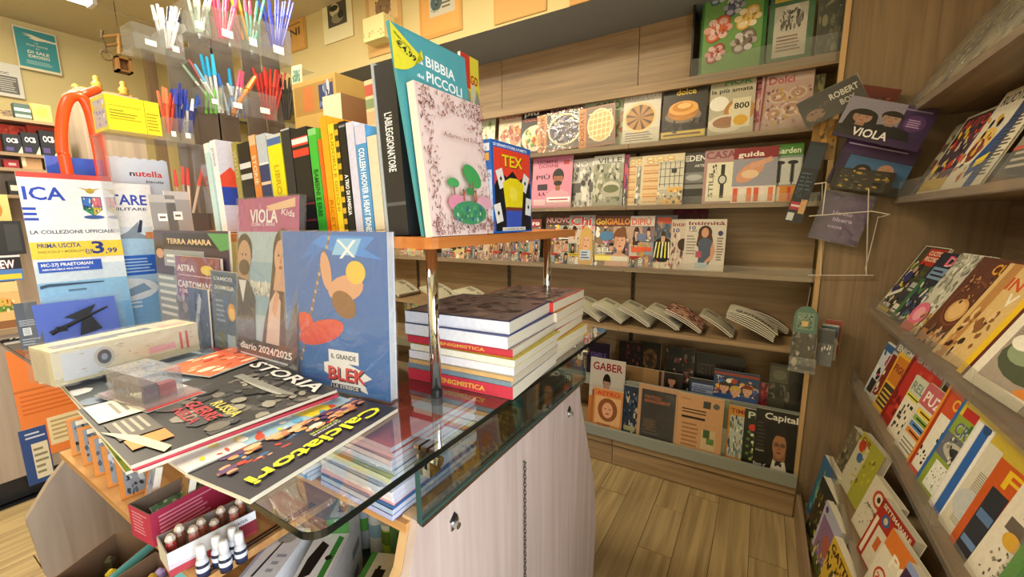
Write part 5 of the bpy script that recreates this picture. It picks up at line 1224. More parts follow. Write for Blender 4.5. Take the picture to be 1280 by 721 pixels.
a = Art('#e8cfc6'); rr = random.Random(5)
for k in range(560):      # wreath of leaves round the edge
    t = rr.random() * 4; e_ = rr.uniform(.02, .16)
    x, y = [(t, e_ * .75), (1 - e_, t - 1), (t - 2, 1 - e_ * .9), (e_, t - 3)][int(t)]
    a.E(x, y, .020, .0045, rr.choice(['#8a4a50', '#a86a6c', '#6a3a44', '#b88a80', '#9a6a5c']), rot=rr.random() * 180, n=5)
for x, y in ((.3, .82), (.68, .78), (.5, .3)): a.S(x - .1, y - .02, x + .1, y + .02, 10, .016, ['#8a4a50', '#a86a6c'], int(x * 10))
a.T('Adamo ed Eva', .24, .67, .034, '#8a5a54', w=.54, bold=False).E(.62, .42, .15, .075, '#3f9a50', rot=-18).E(.3, .36, .09, .035, '#4aa05a').E(.56, .31, .07, .03, '#3a8a48').R(.6, .24, .62, .38, '#8a5a3c').R(.29, .24, .31, .34, '#8a5a3c').E(.33, .22, .14, .06, '#d88aa0').E(.78, .23, .14, .05, '#d8a0b0')
a.E(.52, .155, .28, .085, '#3f8a5c').S(.3, .1, .75, .2, 26, .03, ['#2f6a8a', '#4aa068', '#a8d0a8', '#3a7a4a'], 3).R(.42, .24, .45, .3, '#b8624a').R(.62, .24, .65, .3, '#b8624a').E(.435, .31, .016, .011, '#8a4030').E(.635, .31, .016, .011, '#8a4030')
yA = P(541, 287, x=XC + .034).y; yA2 = P(615, 283, x=XC + .034).y; tA = P(500, 105, x=XC + .018)
mag(frame((XC + .034, yA, ZB + .0015), (0, 1, 0), (-.115, 0, 1)), yA2 - yA + .006, (tA.z - ZB) * 1.09, .018, a, 'pale pink picture book with a leafy border and two small trees', 'books facing the aisle on the raised shelf', 'picture_book', 'book', 'matte', page='#f0e6cc', spine='#efe2cc')
a = Art('#1a62b8').R(.05, .02, .97, .93, '#e8452c').T('LE GRANDI STORIE A FUMETTI', .05, .945, .03, '#fff', w=.84)
a.G([(.05, .02), (.97, .02), (.97, .58), (.8, .66), (.66, .6), (.5, .7), (.34, .62), (.2, .68), (.05, .52)], '#14161c')
for x, y, r in ((.2, .6, 20), (.82, .58, -24), (.9, .3, -8), (.12, .22, 14)):
    c_, s_ = math.cos(math.radians(r)), math.sin(math.radians(r)); q = [(x + (u * c_ - v * s_), y + (u * s_ + v * c_) * .8) for u, v in ((-.08, -.13), (.08, -.13), (.08, .13), (-.08, .13))]
    a.G(q, '#ece8e0'); a.E(x, y, .03, .03, '#1a1a1a', n=4)
a.G([(.3, .26), (.72, .26), (.78, .56), (.6, .62), (.42, .62), (.24, .56)], '#ecd81c').G([(.3, .04), (.68, .04), (.72, .26), (.3, .26)], '#3a55b8').R(.3, .25, .72, .29, '#7a3a2c').E(.5, .44, .1, .08, '#f4e44c')
a.T('TEX', .24, .745, .125, '#f4d81c', w=.52, sh='#1c1410').R(.2, .02, .8, .06, '#e8e4da').T('LA LEGGENDA DEL WEST', .24, .028, .02, '#222', w=.52)
y0_, y1_ = P(616, 282, x=XC + .034).y, P(664, 282, x=XC + .034).y
mag(frame((XC + .034, y0_ + .006, ZB + .0015), (0, 1, 0), (-.03, 0, 1)), y1_ - y0_, P(609, 172, x=XC + .03).z - ZB, .042, a, 'thick blue framed comic book with red and black cover and yellow title', 'books facing the aisle on the raised shelf', 'comic_book', 'book', 'gloss', spine='#1f62b0', spine_art=Art('#2468b8').R(.1, .88, .9, .96, '#e8e8e8').R(.15, .78, .85, .86, '#e8a83c').R(0, .02, 1, .68, '#c8d4e8'))
sheet('magazine', frame((XC - .06, P(590, 286, x=XC - .06).y - .02, ZB), (0, 1, 0), (-.02, 0, 1)), .075, P(592, 70, x=XC - .06).z - ZB, .008, Art('#d8c83c').R(0, .82, .5, 1, '#c83a2c').S(0, 0, 1, .75, 24, .3, ['#8a8a7a', '#c8bfa0', '#5a6a4a', '#e8dc9a'], 3).T('GO', .5, .85, .05, '#b8281c', w=.4), 'tall yellow and red magazine peeking out behind the teal card', 'magazine')

# boxes behind the books
def carton(name, label, cat, A, B, Cc, h, col, cols=None, art=None, art2=None, m='card', group=None, arttop=None, lean=None):
    """A near-left foot, B near-right foot, Cc far-left foot"""
    X = (B - A); Y = (Cc - A); X.z = 0; Y.z = 0; w_, d_ = X.length, Y.length
    X.normalize(); Zv = Vector((0, 0, 1)); Y = Zv.cross(X)
    M4 = Matrix(((X.x, Y.x, 0, A.x), (X.y, Y.y, 0, A.y), (0, 0, 1, A.z), (0, 0, 0, 1)))
    o = MB().box((0, 0, 0), (w_, d_, h), col, cols=cols).obj(name, m, None, M4); tag(o, label, cat, group)
    if art: k = MB(); art.build(k, w_, h, m=lambda a, b, c: (a, -.0004 - c, b)); k.obj('front_print', m, o)
    if art2: k = MB(); art2.build(k, d_, h, m=lambda a, b, c: (-.0004 - c, d_ - a, b)); k.obj('end_print', m, o)
    if arttop: k = MB(); arttop.build(k, w_, d_, m=lambda a, b, c: (a, b, h + .0004 + c)); k.obj('top_print', m, o)
    return o


def V(*a): return Vector(a)


hb_ = P(395, 97, y=1.02).z - ZB
carton('wooden_box', 'open honey coloured wooden box behind the green book, holding small boxes', 'box', V(P(368, 140, y=1.02).x, 1.02, ZB), V(P(422, 140, y=1.02).x, 1.02, ZB), V(P(368, 140, y=1.02).x, 1.2, ZB), hb_, '#c9a85c', art=Art('#caa95e').R(.04, .78, .96, .97, '#b08a44').R(.25, .8, .5, .96, '#c87a3c').R(.62, .8, .94, .95, '#2c3a6a').S(.64, .8, .92, .95, 7, .06, ['#c8d0e0', '#6a7ab0'], 3))
carton('cardboard_box', 'brown topped cardboard box with cream front behind the amber book', 'box', V(P(405, 150, y=.90).x, .90, ZB), V(P(428, 150, y=.90).x, .90, ZB), V(P(405, 150, y=.90).x, 1.06, ZB), P(416, 118, y=.90).z - ZB, '#e2d8bc', cols=['#a8825c', '#a8825c', '#e4dcc2', '#e4dcc2', '#9a7450', '#e4dcc2'])
sheet('leaning_card', frame(V(P(364, 102, y=1.06).x, 1.06, ZB + hb_ + .001), (1, .1, 0), (.25, .10, 1)), .055, .09, .004, Art('#d8dcc0').R(.1, .3, .9, .8, '#6a9a8a').S(.1, .3, .9, .8, 12, .1, ['#3a6a5a', '#e8e4c8', '#8ab8a8'], 3), 'green and white card leaning on the wooden box', 'card')
bpy.data.objects['leaning_card'].location.z -= .0

# ================================================================ PEN DISPLAY
XO = -1.95
po = thing('pen_display', 'tiered clear acrylic pen stand with grey dividers on the raised shelf', 'pen stand', T4(XO, 1.0, BZ))
ipo = po.matrix_basis.inverted()


def opart(mb, name, m, sm=False): return mb.obj(name, m, po, ipo, sm)


def Q(px, py, x=XO): return P(px, py, x=x)


zt1 = Q(300, 143).z; zta = Q(190, 174).z; zt2 = Q(300, 62).z; ztw = Q(200, 68).z
ya0, ya1 = Q(125, 170).y, Q(254, 180).y; y10, y11 = Q(248, 143).y, Q(402, 165).y
for z, y0, y1, dx in ((zta, ya0, ya1, .12), (zt1, y10, y11, .10), (zt2, Q(232, 60).y, Q(388, 70).y, .10), (ztw, Q(165, 68).y, Q(232, 66).y, .10)):
    opart(MB().box((XO - dx, y0, z - .004), (XO + .02, y1, z), '#fff'), 'acrylic_shelf', 'acrylic')
for px, top in ((232, 40), (262, 20), (288, 10), (325, 10), (350, 30)):
    y = Q(px, 120).y
    opart(MB().box((XO - .125, y, BZ + .0005), (XO - .120, y + .085, Q(px, 45).z), '#6f675c'), 'grey_panel', 'plastic')
for y in (ya0 + .01, ya1, y11 - .004): opart(MB().box((XO - .1, y - .004, BZ + .0005), (XO + .018, y, (zta if y < ya1 + .01 else zt1) - .004), '#fff'), 'acrylic_side', 'acrylic')
# cups with walls
def cup(px0, px1, pyb, pyt, lab):
    a, b = Q(px0, pyb), Q(px1, pyb); h = Q((px0 + px1) / 2, pyt).z - a.z
    z = [zz for zz in (zta, zt1, zt2, ztw)]; z = min(z, key=lambda q: abs(q - a.z)) + .0005
    k = MB().box((XO + .015, a.y, z), (XO + .018, b.y, z + h), '#fff').box((XO - .085, a.y, z), (XO - .082, b.y, z + h), '#fff').box((XO - .085, a.y, z), (XO + .018, a.y + .002, z + h), '#fff').box((XO - .085, b.y - .002, z), (XO + .018, b.y, z + h), '#fff')
    c = opart(k, 'pen_cup', 'acrylic')
    MB().box((XO + .0185, a.y + (b.y - a.y) * .35, z + h * .2), (XO + .0195, a.y + (b.y - a.y) * .7, z + h * .42), '#f2f2f0').obj('price_label', 'matte', c)


for c in ((206, 222, 168, 140, ''), (223, 240, 168, 140, ''), (256, 278, 143, 118, ''), (280, 310, 147, 120, ''), (312, 345, 152, 125, ''), (232, 262, 45, 12, ''), (262, 300, 52, 18, ''), (300, 326, 58, 22, ''), (326, 362, 64, 28, ''), (166, 205, 62, 38, ''), (205, 228, 64, 36, '')):
    cup(*c)


def pen(a, b, x, col, cap, label, group, r=.0056, x2=None, tip=None, capf=.35):
    A_ = P(a[0], a[1], x=x); B_ = P(b[0], b[1], x=x if x2 is None else x2)
    o = thing('pen', label, 'pen', Matrix.Translation(A_), group)
    D = B_ - A_
    MB().rod((0, 0, 0), tuple(D * (1 - capf)), r * .8, col, n=7).obj('barrel', 'plastic', o)
    MB().rod(tuple(D * (1 - capf)), tuple(D), r * 1.15, cap, r * .8, n=7).obj('cap', 'plastic', o)
    return o


ORD = ['leftmost', 'second from the left', 'third from the left', 'fourth from the left', 'fifth from the left', 'sixth from the left', 'seventh from the left', 'eighth from the left', 'ninth from the left', 'tenth from the left', 'second from the right', 'rightmost']


def pens(lst, x, lab, group, r=.0056):
    n_ = len(lst)
    for k, (a, b, col, cap) in enumerate(lst):
        label = lab + ('' if n_ == 1 else ', ' + (['left one', 'right one'][k] if n_ == 2 else 'rightmost' if k == n_ - 1 else ORD[k]))
        pen(a, b, x + .012 * ((k * 7) % 5 - 2) - .03, col, cap, label, group, r)


rr = random.Random(3)
def bunch(x0, x1, yb, yt, n, cols, caps, sp=6):
    res = []
    for k in range(n):
        u = k / max(1, n - 1); xb = x0 + (x1 - x0) * (.3 + .4 * u); xt = x0 - sp + (x1 - x0 + 2 * sp) * u
        res.append(((xb, yb), (xt + rr.uniform(-2, 2), yt + rr.uniform(-4, 6)), rr.choice(cols), rr.choice(caps)))
    return res


pens(bunch(204, 218, 166, 112, 6, ['#c8452c', '#e06a4a'], ['#d8502c', '#e87a5a']), XO, 'orange red pen in the left middle-tier cup', 'orange red pens in the left cup')
pens(bunch(216, 230, 166, 107, 7, ['#2c3a8a', '#38488c'], ['#3448b8', '#2a3a9a'], 3), XO, 'wide capped blue pen in the second middle-tier cup', 'blue capped pens in the second cup')
pens(bunch(228, 244, 166, 118, 4, ['#d8dce4', '#2c3a8a'], ['#2f5ac8', '#e8ecf0'], 5), XO, 'blue and white pen leaning right', 'blue and white pens leaning right')
pens([((275, 141), (226, 78), '#e8e8e0', '#8aa88a'), ((277, 141), (236, 74), '#d8dcd8', '#a83a2c'), ((279, 141), (243, 80), '#e8ecf0', '#4aa8d8')], XO, 'pale thin pencil leaning left out of the green cup', 'pale pencils leaning left')
pens([((268 + 3 * k, 141), (251 + 7 * k, 68 + 3 * (k % 2)), '#dfe6ea', '#2fb4e8') for k in range(3)], XO, 'clear pen with a bright sky blue cap above the green cup', 'sky blue capped pens', r=.007)
pens([((292, 144), (286, 86), '#cfd6dc', '#2fa4dc'), ((286, 144), (272, 92), '#b8c8d8', '#2a6ac8')], XO, 'pen with a sky blue cap over the clear cup', 'sky blue capped pens over the clear cup', r=.007)
pens([((258 + 6 * k, 142), (258 + 5 * k, 112), '#6ad03c', '#5ac82c') for k in range(4)], XO, 'short lime green pen in the green cup', 'lime green pens', r=.006)
pens([((291, 145), (300, 88), '#e8e4e8', '#e86a94'), ((296, 146), (304, 90), '#d8d4d8', '#d84a7c')], XO, 'pen with a pink cap over the clear cup', 'pink capped pens', r=.006)
pens([((284, 144), (292, 108), '#5a9ad8', '#8ab8e0'), ((300, 147), (284, 104), '#4a88d0', '#c8d8e8'), ((306, 148), (298, 112), '#6a5a9a', '#8a7ab8')], XO, 'light blue or violet pen in the clear cup', 'light blue and violet pens')
pens([((291, 142), (319, 96), '#e88a1c', '#e8701c')], XO + .06, 'fat orange highlighter leaning across the clear cup', 'orange highlighter', r=.010)
pens(bunch(322, 352, 150, 88, 12, ['#b8342c', '#a82c2c', '#c84a3c'], ['#d8382c', '#c8402c', '#a82420'], 5), XO, 'red pen in the red cup', 'red pens in the right cup')
pens(bunch(352, 366, 150, 98, 6, ['#2a2826', '#3a3634'], ['#1c1c1e', '#33302e'], 4), XO, 'black pen beside the red ones', 'black pens beside the red ones')
pens(bunch(196, 222, 60, 6, 7, ['#e8e8ec', '#cfd0d8'], ['#f2f2f4', '#3a3a4a', '#e0e0e8'], 5), XO, 'white pen in the upper left cup', 'white pens in the upper left cup', r=.006)
pens([((212, 62), (213, 34), '#d86a3c', '#d86a3c')], XO, 'short orange pencil in the upper left cup', 'orange pencil')
pens(bunch(240, 258, 40, -6, 5, ['#c8dcc8', '#a8c8b0'], ['#6ab87a', '#d8e8d8']), XO, 'pale green pen in the top tier', 'pale green pens in the top tier')
pens(bunch(268, 292, 48, -6, 7, ['#e84a8a', '#d8386c'], ['#e85a94', '#c83064']), XO, 'magenta pen in the top tier', 'magenta pens in the top tier')
pens([((304, 50), (288, -5), '#e8a02c', '#e8b03c'), ((310, 50), (296, -6), '#d8902c', '#e8a83c')], XO, 'amber pencil in the top tier', 'amber pencils in the top tier')
pens(bunch(302, 326, 52, -4, 5, ['#5ab8a8', '#3a9a8a'], ['#2f9a84', '#d8588a']), XO, 'teal or pink pen in the top tier', 'teal pens in the top tier')
pens(bunch(330, 362, 58, 2, 10, ['#2f44c8', '#2a3ab0', '#4a5ad8'], ['#2c3cc0', '#3a50e0']), XO, 'blue pen in the rightmost top cup', 'blue pens in the rightmost top cup', r=.005)
pens([((226, 272), (218, 212), '#c8a89a', '#d84a4a'), ((232, 272), (228, 208), '#b8a8a0', '#e05050'), ((238, 272), (234, 210), '#d8c8b8', '#c84040'), ((240, 274), (253, 210), '#c8b8a8', '#d85a4a')], XO, 'red and cream pen in the lowest holder', 'red and cream pens in the lowest holder', r=.006)
hd_ = carton('pen_holder', 'low grey pen holder at the left end of the raised shelf', 'holder', V(XO - .06, Q(203, 285).y, ZB), V(XO - .0, Q(203, 285).y, ZB), V(XO - .06, Q(262, 285).y, ZB), .07, '#4a4a4e', m='plastic')
for px, lab in ((192, 'small grey blister pack with a white label, left'), (212, 'small grey blister pack with a white label, beside the red pens')):
    a = Art('#8a8d94').R(.0, .8, 1, 1, '#a8aab0').R(.25, .3, .6, .5, '#f0f0f0').L(.3, .34, .55, .46, 1, '#555')
    o_ = V(-1.83, Q(px, 285, -1.83).y, ZB); sheet('blister_pack', frame(o_, (0, 1, 0), (-.05, 0, 1)), .075, .13 + .015 * (px > 200), .008, a, lab, 'blister pack', 'grey blister packs', 'plastic')

# yellow carton, pale blue carton
A = Q(137, 164, -1.86); A.z = zta + .001; B = Q(203, 169, -1.86); B.z = A.z
ay = Art('#e8e030').R(.05, .32, .62, .36, '#b8a81c').R(.05, .4, .5, .43, '#8a7a1c').R(.05, .48, .55, .51, '#8a7a1c').R(.05, .56, .3, .59, '#8a7a1c').R(.05, .7, .65, .72, '#a8981c').R(.7, .0, .712, 1, '#8a8420').L(.73, .1, .98, .66, 6, '#a8981c', 3)
carton('yellow_carton', 'bright yellow carton with thin printed lines on the acrylic stand', 'box', A, B, A + V(-.13, 0, 0), Q(128, 116, -1.86).z - A.z, '#e8e030', m='gloss', art=None)
yb = bpy.data.objects['yellow_carton']
# orient prints: front face looks to the aisle (+x)
k = MB(); dim = B.y - A.y; hh = Q(128, 116, -1.86).z - A.z
ay.build(k, dim, hh, m=lambda a, b, c: (a, -.0004 - c, b)); k.obj('front_print', 'gloss', yb)
k = MB(); Art('#d8d45a').R(.1, .1, .9, .9, '#b8b8c0').S(.1, .1, .9, .9, 8, .14, ['#8a88c8', '#e8c83c', '#d8d8e0'], 3).build(k, .13, hh, m=lambda a, b, c: (-.0004 - c, .13 - a, b)); k.obj('end_print', 'gloss', yb)
A = Q(132, 236, -2.16); A.z = ZB; B = Q(213, 236, -2.16); B.z = ZB
hh = Q(175, 203, -2.16).z - ZB
nb = carton('scalloped_carton', 'pale blue display carton with scalloped top and black and red lettering', 'box', A, B, A + V(-.03, 0, 0), hh, '#c4d0e4', m='matte')
k = MB(); wN = (B - A).length
Art('#c6d2e6').T('n', .38, .80, .075, '#15151c', w=.08).T('utella', .47, .80, .085, '#c8281c', w=.42).T('biscuits', .62, .71, .04, '#3a3a4a', w=.28).build(k, wN, hh, m=lambda a, b, c: (a, -.0004 - c, b)); k.obj('front_print', 'matte', nb)
k = MB(); n = 14
k.prism([(0, 0), (wN, 0)] + [(wN * (1 - i / n), .012 + .006 * (i % 2)) for i in range(n + 1)], 0, .002, '#c4d0e4', Matrix.Translation((0, .004, hh)) @ Matrix.Rotation(math.pi / 2, 4, 'X')).obj('scalloped_edge', 'matte', nb)

# orange padded loop, blue folder, brass ornament
lp = thing('orange_loop', 'glossy orange padded loop standing behind the aeroplane posters', 'handle', T4(-2.135, .45, ZT + .001))
XL = -2.135
pts = [Q(84, 215, XL), Q(78, 190, XL), Q(77, 160, XL), Q(80, 138, XL), Q(86, 124, XL), Q(95, 120, XL), Q(104, 124, XL), Q(112, 140, XL), Q(118, 165, XL), Q(124, 195, XL), Q(128, 222, XL)]
pts[0] = V(XL, pts[0].y, pts[0].z)
pts = [V(XL, pts[0].y, ZT + .016)] + pts + [V(XL, pts[-1].y, ZT + .016)]
tb = MB(); 
tb.sweep(pts, .0165, '#f0501c')
tb.obj('padded_tube', 'plastic', lp, lp.matrix_basis.inverted(), True)
tb = MB(); a, b = Q(97, 121, XL), Q(121, 112, XL - .12)
tb.rod(a, b, .0150, '#e8481c', n=12); tb.obj('cross_tube', 'plastic', lp, lp.matrix_basis.inverted(), True)

# ================================================================ ON THE GLASS: POSTERS AND COMICS
def poster(xp, tl_, tr_, br_, art, label, name='display_poster', lean=.0, t=.004):
    a = Q(tl_[0], tl_[1], xp); b = Q(br_[0], br_[1], xp); c = Q(tr_[0], tr_[1], xp)
    w_ = c.y - a.y; h_ = (a.z + c.z) / 2 - ZT - .002
    return sheet(name, frame((xp, a.y, ZT + .0015), (0, 1, 0), (-.02, 0, 1)), w_, h_, t, art, label, 'poster', None, 'gloss', '#e8eaf0')


a = Art('#f2f4f8').R(0, .97, 1, 1, '#d85048').R(0, 0, 1, .42, '#8fc0ea').R(0, 0, 1, .2, '#78b0e4').R(0, .36, 1, .46, '#cfe0f2')
a.T('ICA', .03, .845, .075, '#2f4cc0', w=.42).R(.0, .785, .13, .80, '#2f4cc0').R(.0, .755, .13, .77, '#2f4cc0').R(.0, .725, .14, .74, '#2f4cc0').T('LA COLLEZIONE UFFICIALE', .03, .648, .021, '#3a3f58', w=.9, bold=True)
a.E(.73, .905, .05, .016, '#b89a3c').G([(.6, .925), (.72, .9), (.72, .915)], '#c8a83c').G([(.86, .925), (.74, .9), (.74, .915)], '#c8a83c').G([(.62, .87), (.84, .87), (.84, .79), (.73, .75), (.62, .79)], '#2a4a86').G([(.63, .865), (.73, .865), (.73, .81), (.63, .81)], '#3f78c8').G([(.735, .865), (.83, .865), (.83, .81), (.735, .81)], '#d86a78').G([(.63, .805), (.73, .805), (.73, .757), (.635, .785)], '#3f9a5c').G([(.735, .805), (.83, .805), (.825, .785), (.735, .757)], '#d8b83c').S(.64, .78, .82, .86, 14, .016, ['#f0e8c8', '#2a2a4a'], 3).E(.73, .745, .12, .012, '#3a5aa0')
a.R(.0, .5, 1, .6, '#f4d44a').T('PRIMA USCITA', .07, .565, .026, '#2a3a88', w=.45).T('FASCICOLO + MODELLINO', .07, .535, .014, '#8a7a3c', w=.5).T('€3,99', .56, .52, .03, '#22308a', w=.09).T('3', .64, .522, .075, '#22308a', w=.14).T(',99', .79, .52, .032, '#22308a', w=.14).R(.04, .42, .72, .485, '#2f5cc8').T('MC-27J PRAETORIAN', .07, .455, .019, '#fff', w=.55).T('AEROMOBILE MULTIRUOLO', .07, .432, .01, '#fff', w=.5)
a.G([(.02, .345), (.1, .352), (.7, .345), (.72, .338), (.1, .335), (.02, .325)], '#38506a').R(.3, .3, .5, .31, '#5a7898')
poster(-2.03, (20, 217), (139, 217), (173, 402), a, 'tall white and blue aeroplane collection card with yellow price band')
a = Art('#eef2f8').R(0, .98, .3, 1, '#d88a88').R(0, 0, 1, .62, '#a8cdf0').R(0, 0, 1, .3, '#7fb4e8').R(0, .62, 1, .7, '#d8e6f4').T('TARE', .42, .855, .07, '#2f4cc0', w=.5).T('MILITARE', .42, .815, .02, '#4a5070', w=.48)
a.G([(.38, .62), (.6, .67), (.76, .74), (.74, .66), (.95, .61), (.7, .62)], '#8a9aac').G([(.72, .66), (.78, .75), (.82, .745), (.78, .66)], '#2c3a5a').R(.2, .36, .96, .5, '#2f6ad0').L(.3, .375, .94, .485, 5, '#a8c8f0', 3).E(.5, .26, .4, .08, '#e0ecf8').G([(.2, .22), (.7, .3), (.8, .25), (.4, .2)], '#8aa8c8').L(.3, .12, .8, .18, 2, '#d8e8f8', 2)
a_ = Q(118, 228, -2.09)
poster(-2.09, (90, 228), (188, 228), (206, 398), a, 'second aeroplane collection card, paler blue with a grey jet, behind the first')
sheet('blue_folder', frame((-2.17, Q(56, 200, -2.17).y, ZT + .0015), (0, 1, 0), (0, 0, 1)), Q(120, 203, -2.17).y - Q(56, 200, -2.17).y, Q(85, 197, -2.17).z - ZT, .006, Art('#3a62d0').G([(0, .94), (0, 1), (.3, 1), (.2, .96)], '#5a7ae0'), 'plain blue folder rising behind the first aeroplane card', 'folder')
# blister with model jet
bx_, by_, bz_ = -1.99, Q(45, 400, -1.99).y, P(100, 425, x=-1.99).z
bl = thing('blister_model', 'black scale model jet in a crumpled clear blister on a blue card', 'model', frame((-1.995, by_, ZT + .002), (0, 1, 0), (-.12, 0, 1)))
bw, bhh = Q(150, 400, -1.99).y - by_, Q(100, 376, -1.99).z - ZT
MB().box((0, 0, -.006), (bw, bhh, 0), '#4468d8').obj('blue_card', 'matte', bl)
j = MB(); j.rod((.12 * bw, .28 * bhh, .02), (.86 * bw, .75 * bhh, .02), .008, '#1c1f28', .003); j.poly([(.3 * bw, .62 * bhh, .022), (.5 * bw, .5 * bhh, .022), (.62 * bw, .62 * bhh, .022), (.72 * bw, .86 * bhh, .022)], '#22252e'); j.poly([(.5 * bw, .5 * bhh, .022), (.45 * bw, .12 * bhh, .022), (.74 * bw, .22 * bhh, .022), (.62 * bw, .62 * bhh, .022)], '#22252e'); j.box((.18 * bw, .3 * bhh, .02), (.3 * bw, .42 * bhh, .04), '#14161c')
j.obj('model_jet', 'plastic', bl); plastic(bl, bw, bhh, .0, .02, 'clear_blister')
sheet('black_packet', frame((-2.0, Q(45, 420, -2.0).y - .035, ZT + .0015), (.15, 1, 0), (-.15, .1, 1)), .05, .15, .02, Art('#1c1f26').L(.1, .5, .9, .64, 4, '#9aa0a8', 3).R(.2, .3, .55, .46, '#d8dce0').L(.22, .31, .53, .45, 6, '#222', 4).L(.1, .08, .9, .24, 3, '#8a9098', 2), 'black packet with a white barcode standing left of the aeroplane card', 'packet')

# comics and magazines behind, left of the calendar
G_ = 'magazines propped under the left of the raised shelf'


def prop(bl_, br_, ptop, y, art, label, lean=2.5, t=.006, m='gloss', name='magazine', cat='magazine', group=None, **k):
    a = P(bl_[0], bl_[1], y=y); b = P(br_[0], br_[1], y=y); a.z = max(a.z, ZT + .0012); X = b - a; X.z = 0
    h_ = P((bl_[0] + br_[0]) / 2, ptop, y=y + .02).z - a.z
    L = math.radians(lean)
    return mag(frame((a.x, y, ZT + .0015 + t * math.sin(L)), X, (0, math.sin(L), math.cos(L))), X.length, (h_ + a.z - ZT) / math.cos(L), t, art, label, group or G_, name, cat, m, **k)


a = Art('#4a3a48').R(.14, .86, 1, .98, '#2a2430').T('TERRA AMARA', .2, .885, .045, '#e8c89a', w=.6).E(.08, .8, .09, .06, '#3a2420').E(.08, .79, .06, .045, '#c89a84').R(.14, .68, .7, .83, '#9aa0a8').L(.18, .7, .66, .8, 2, '#e0e4e8', 2).G([(.76, .98), (1, .98), (1, .86), (.9, .84)], '#5a9a5a').R(0, 0, .35, .6, '#8a9098').L(.03, .2, .3, .6, 6, '#c8ccd0', 4).R(.35, 0, 1, .4, '#5a6478').S(.3, 0, 1, .5, 20, .1, ['#6a7890', '#3a4458', '#8a94a8', '#a88a80'], 4)
prop((202, 410), (292, 415), 289, .590, a, 'wide dark magazine with a cream title and a woman at its left edge', t=.006)
a = Art('#8a2434').T('ASTRA', .04, .84, .07, '#f4ece0', w=.4).E(.72, .87, .14, .05, '#ecd040').R(.05, .79, .95, .8, '#e0b8b0').T('CARTOMANZIA', .03, .66, .075, '#f4ece8', w=.94).T('I GRANDI CLASSICI', .06, .6, .04, '#f0d8d0', w=.86).R(0, 0, 1, .56, '#7a7880').S(0, 0, 1, .55, 30, .1, ['#5a5a68', '#a8a0a8', '#8a6a74', '#c8c0c8'], 3)
prop((225, 410), (280, 415), 322, .576, a, 'wine red card reading magazine with a yellow oval badge', wrap=True)
prop((238, 416), (262, 418), 360, .562, Art('#5c6c88').G([(0, 0), (.6, 1), (.75, 1), (.2, 0)], '#a8b0c0').S(0, 0, 1, 1, 12, .14, ['#4a5a78', '#8a94a8'], 3), 'narrow slate booklet with a pale diagonal stripe', t=.004)
a = Art('#4a6a8a').R(.1, .84, .95, .97, '#3a5470').T("L'AMICO", .12, .9, .04, '#d8e0e8', w=.7).T('DI FAMIGLIA', .12, .8, .045, '#e8e8e0', w=.74).E(.72, .56, .15, .1, '#d89a3c').E(.72, .54, .11, .07, '#e8c07a').R(.5, .0, .8, .3, '#a8c0cc').R(.1, .02, .42, .3, '#6a6a58').L(.12, .42, .5, .7, 5, '#8aa0b8', 3)
prop((268, 420), (300, 428), 340, .568, a, 'slate blue booklet with a round orange picture', wrap=True)

# calendar
a0, b0, t0, t1 = P(296, 434, y=.555), P(353, 449, y=.555), P(303, 245, y=.60), P(385, 243, y=.60)
a = Art('#b0508a').R(0, 0, 1, .80, '#a8c0d0').R(0, .3, 1, .62, '#8ab0c8').R(0, .42, 1, .5, '#c8ccc8').S(.25, .42, .6, .5, 14, .03, ['#e8e4dc', '#8a94a0'], 3).T('VIOLA', .22, .855, .08, '#f4f0f4', w=.46).T('COME IL MARE', .24, .835, .018, '#e8d0e4', w=.4)
a.E(.12, .68, .14, .11, '#2a1e1c').E(.12, .64, .12, .11, '#c09880').R(.0, .5, .2, .56, '#b08a74').E(.12, .58, .1, .05, '#4a3430').G([(0, 0), (0, .52), (.2, .5), (.32, .4), (.34, 0)], '#3a4258').G([(.02, .5), (.16, .5), (.1, .36)], '#d8dce4')
a.E(.76, .68, .15, .14, '#3a241e').G([(.62, .7), (.92, .7), (1, .3), (.96, .18), (.5, .16), (.56, .4)], '#3a241e').E(.73, .65, .095, .105, '#d8a68e').G([(.66, .6), (.8, .6), (.84, .46), (.62, .46)], '#d0a08a').G([(.4, .0), (.48, .26), (.6, .46), (.84, .46), (1, .34), (1, 0)], '#5a3a44').G([(.5, .1), (.56, .38), (.66, .46), (.74, .4), (.72, .1)], '#e0c0b8').G([(.6, .34), (.66, .46), (.72, .44), (.66, .3)], '#d8a68e').E(.7, .665, .013, .008, '#1c1414').E(.77, .665, .013, .008, '#1c1414').E(.735, .595, .03, .01, '#b04a4c').E(.09, .66, .012, .008, '#1c1414').E(.15, .66, .012, .008, '#1c1414').G([(.735, .66), (.75, .62), (.72, .62)], '#b8806a')
a.R(0, 0, 1, .14, '#262230').T('diario 2024/2025', .06, .075, .042, '#f4f4f4', w=.86).L(.06, .03, .9, .055, 1, '#c8c8d0').G([(.5, .95), (.95, .99), (.95, .94), (.55, .92)], '#e8c0a0').T('Kids', .74, .9, .035, '#f0d8e4', w=.2, rot=-8)
U = (t0 + t1) / 2 - (a0 + b0) / 2; X = (b0 - a0); X.z *= .35; a0.z = ZT + .012 + .02
cal = mag(frame((a0.x, a0.y, ZT + .030), X, U + X * .10), X.length * 1.27, U.length * 1.05, .014, a, 'film-wrapped magenta calendar with a man and a long haired woman by the sea', None, 'calendar', 'calendar', 'wrapped', page='#20202a', cover_back='#20202a', wrap=True)

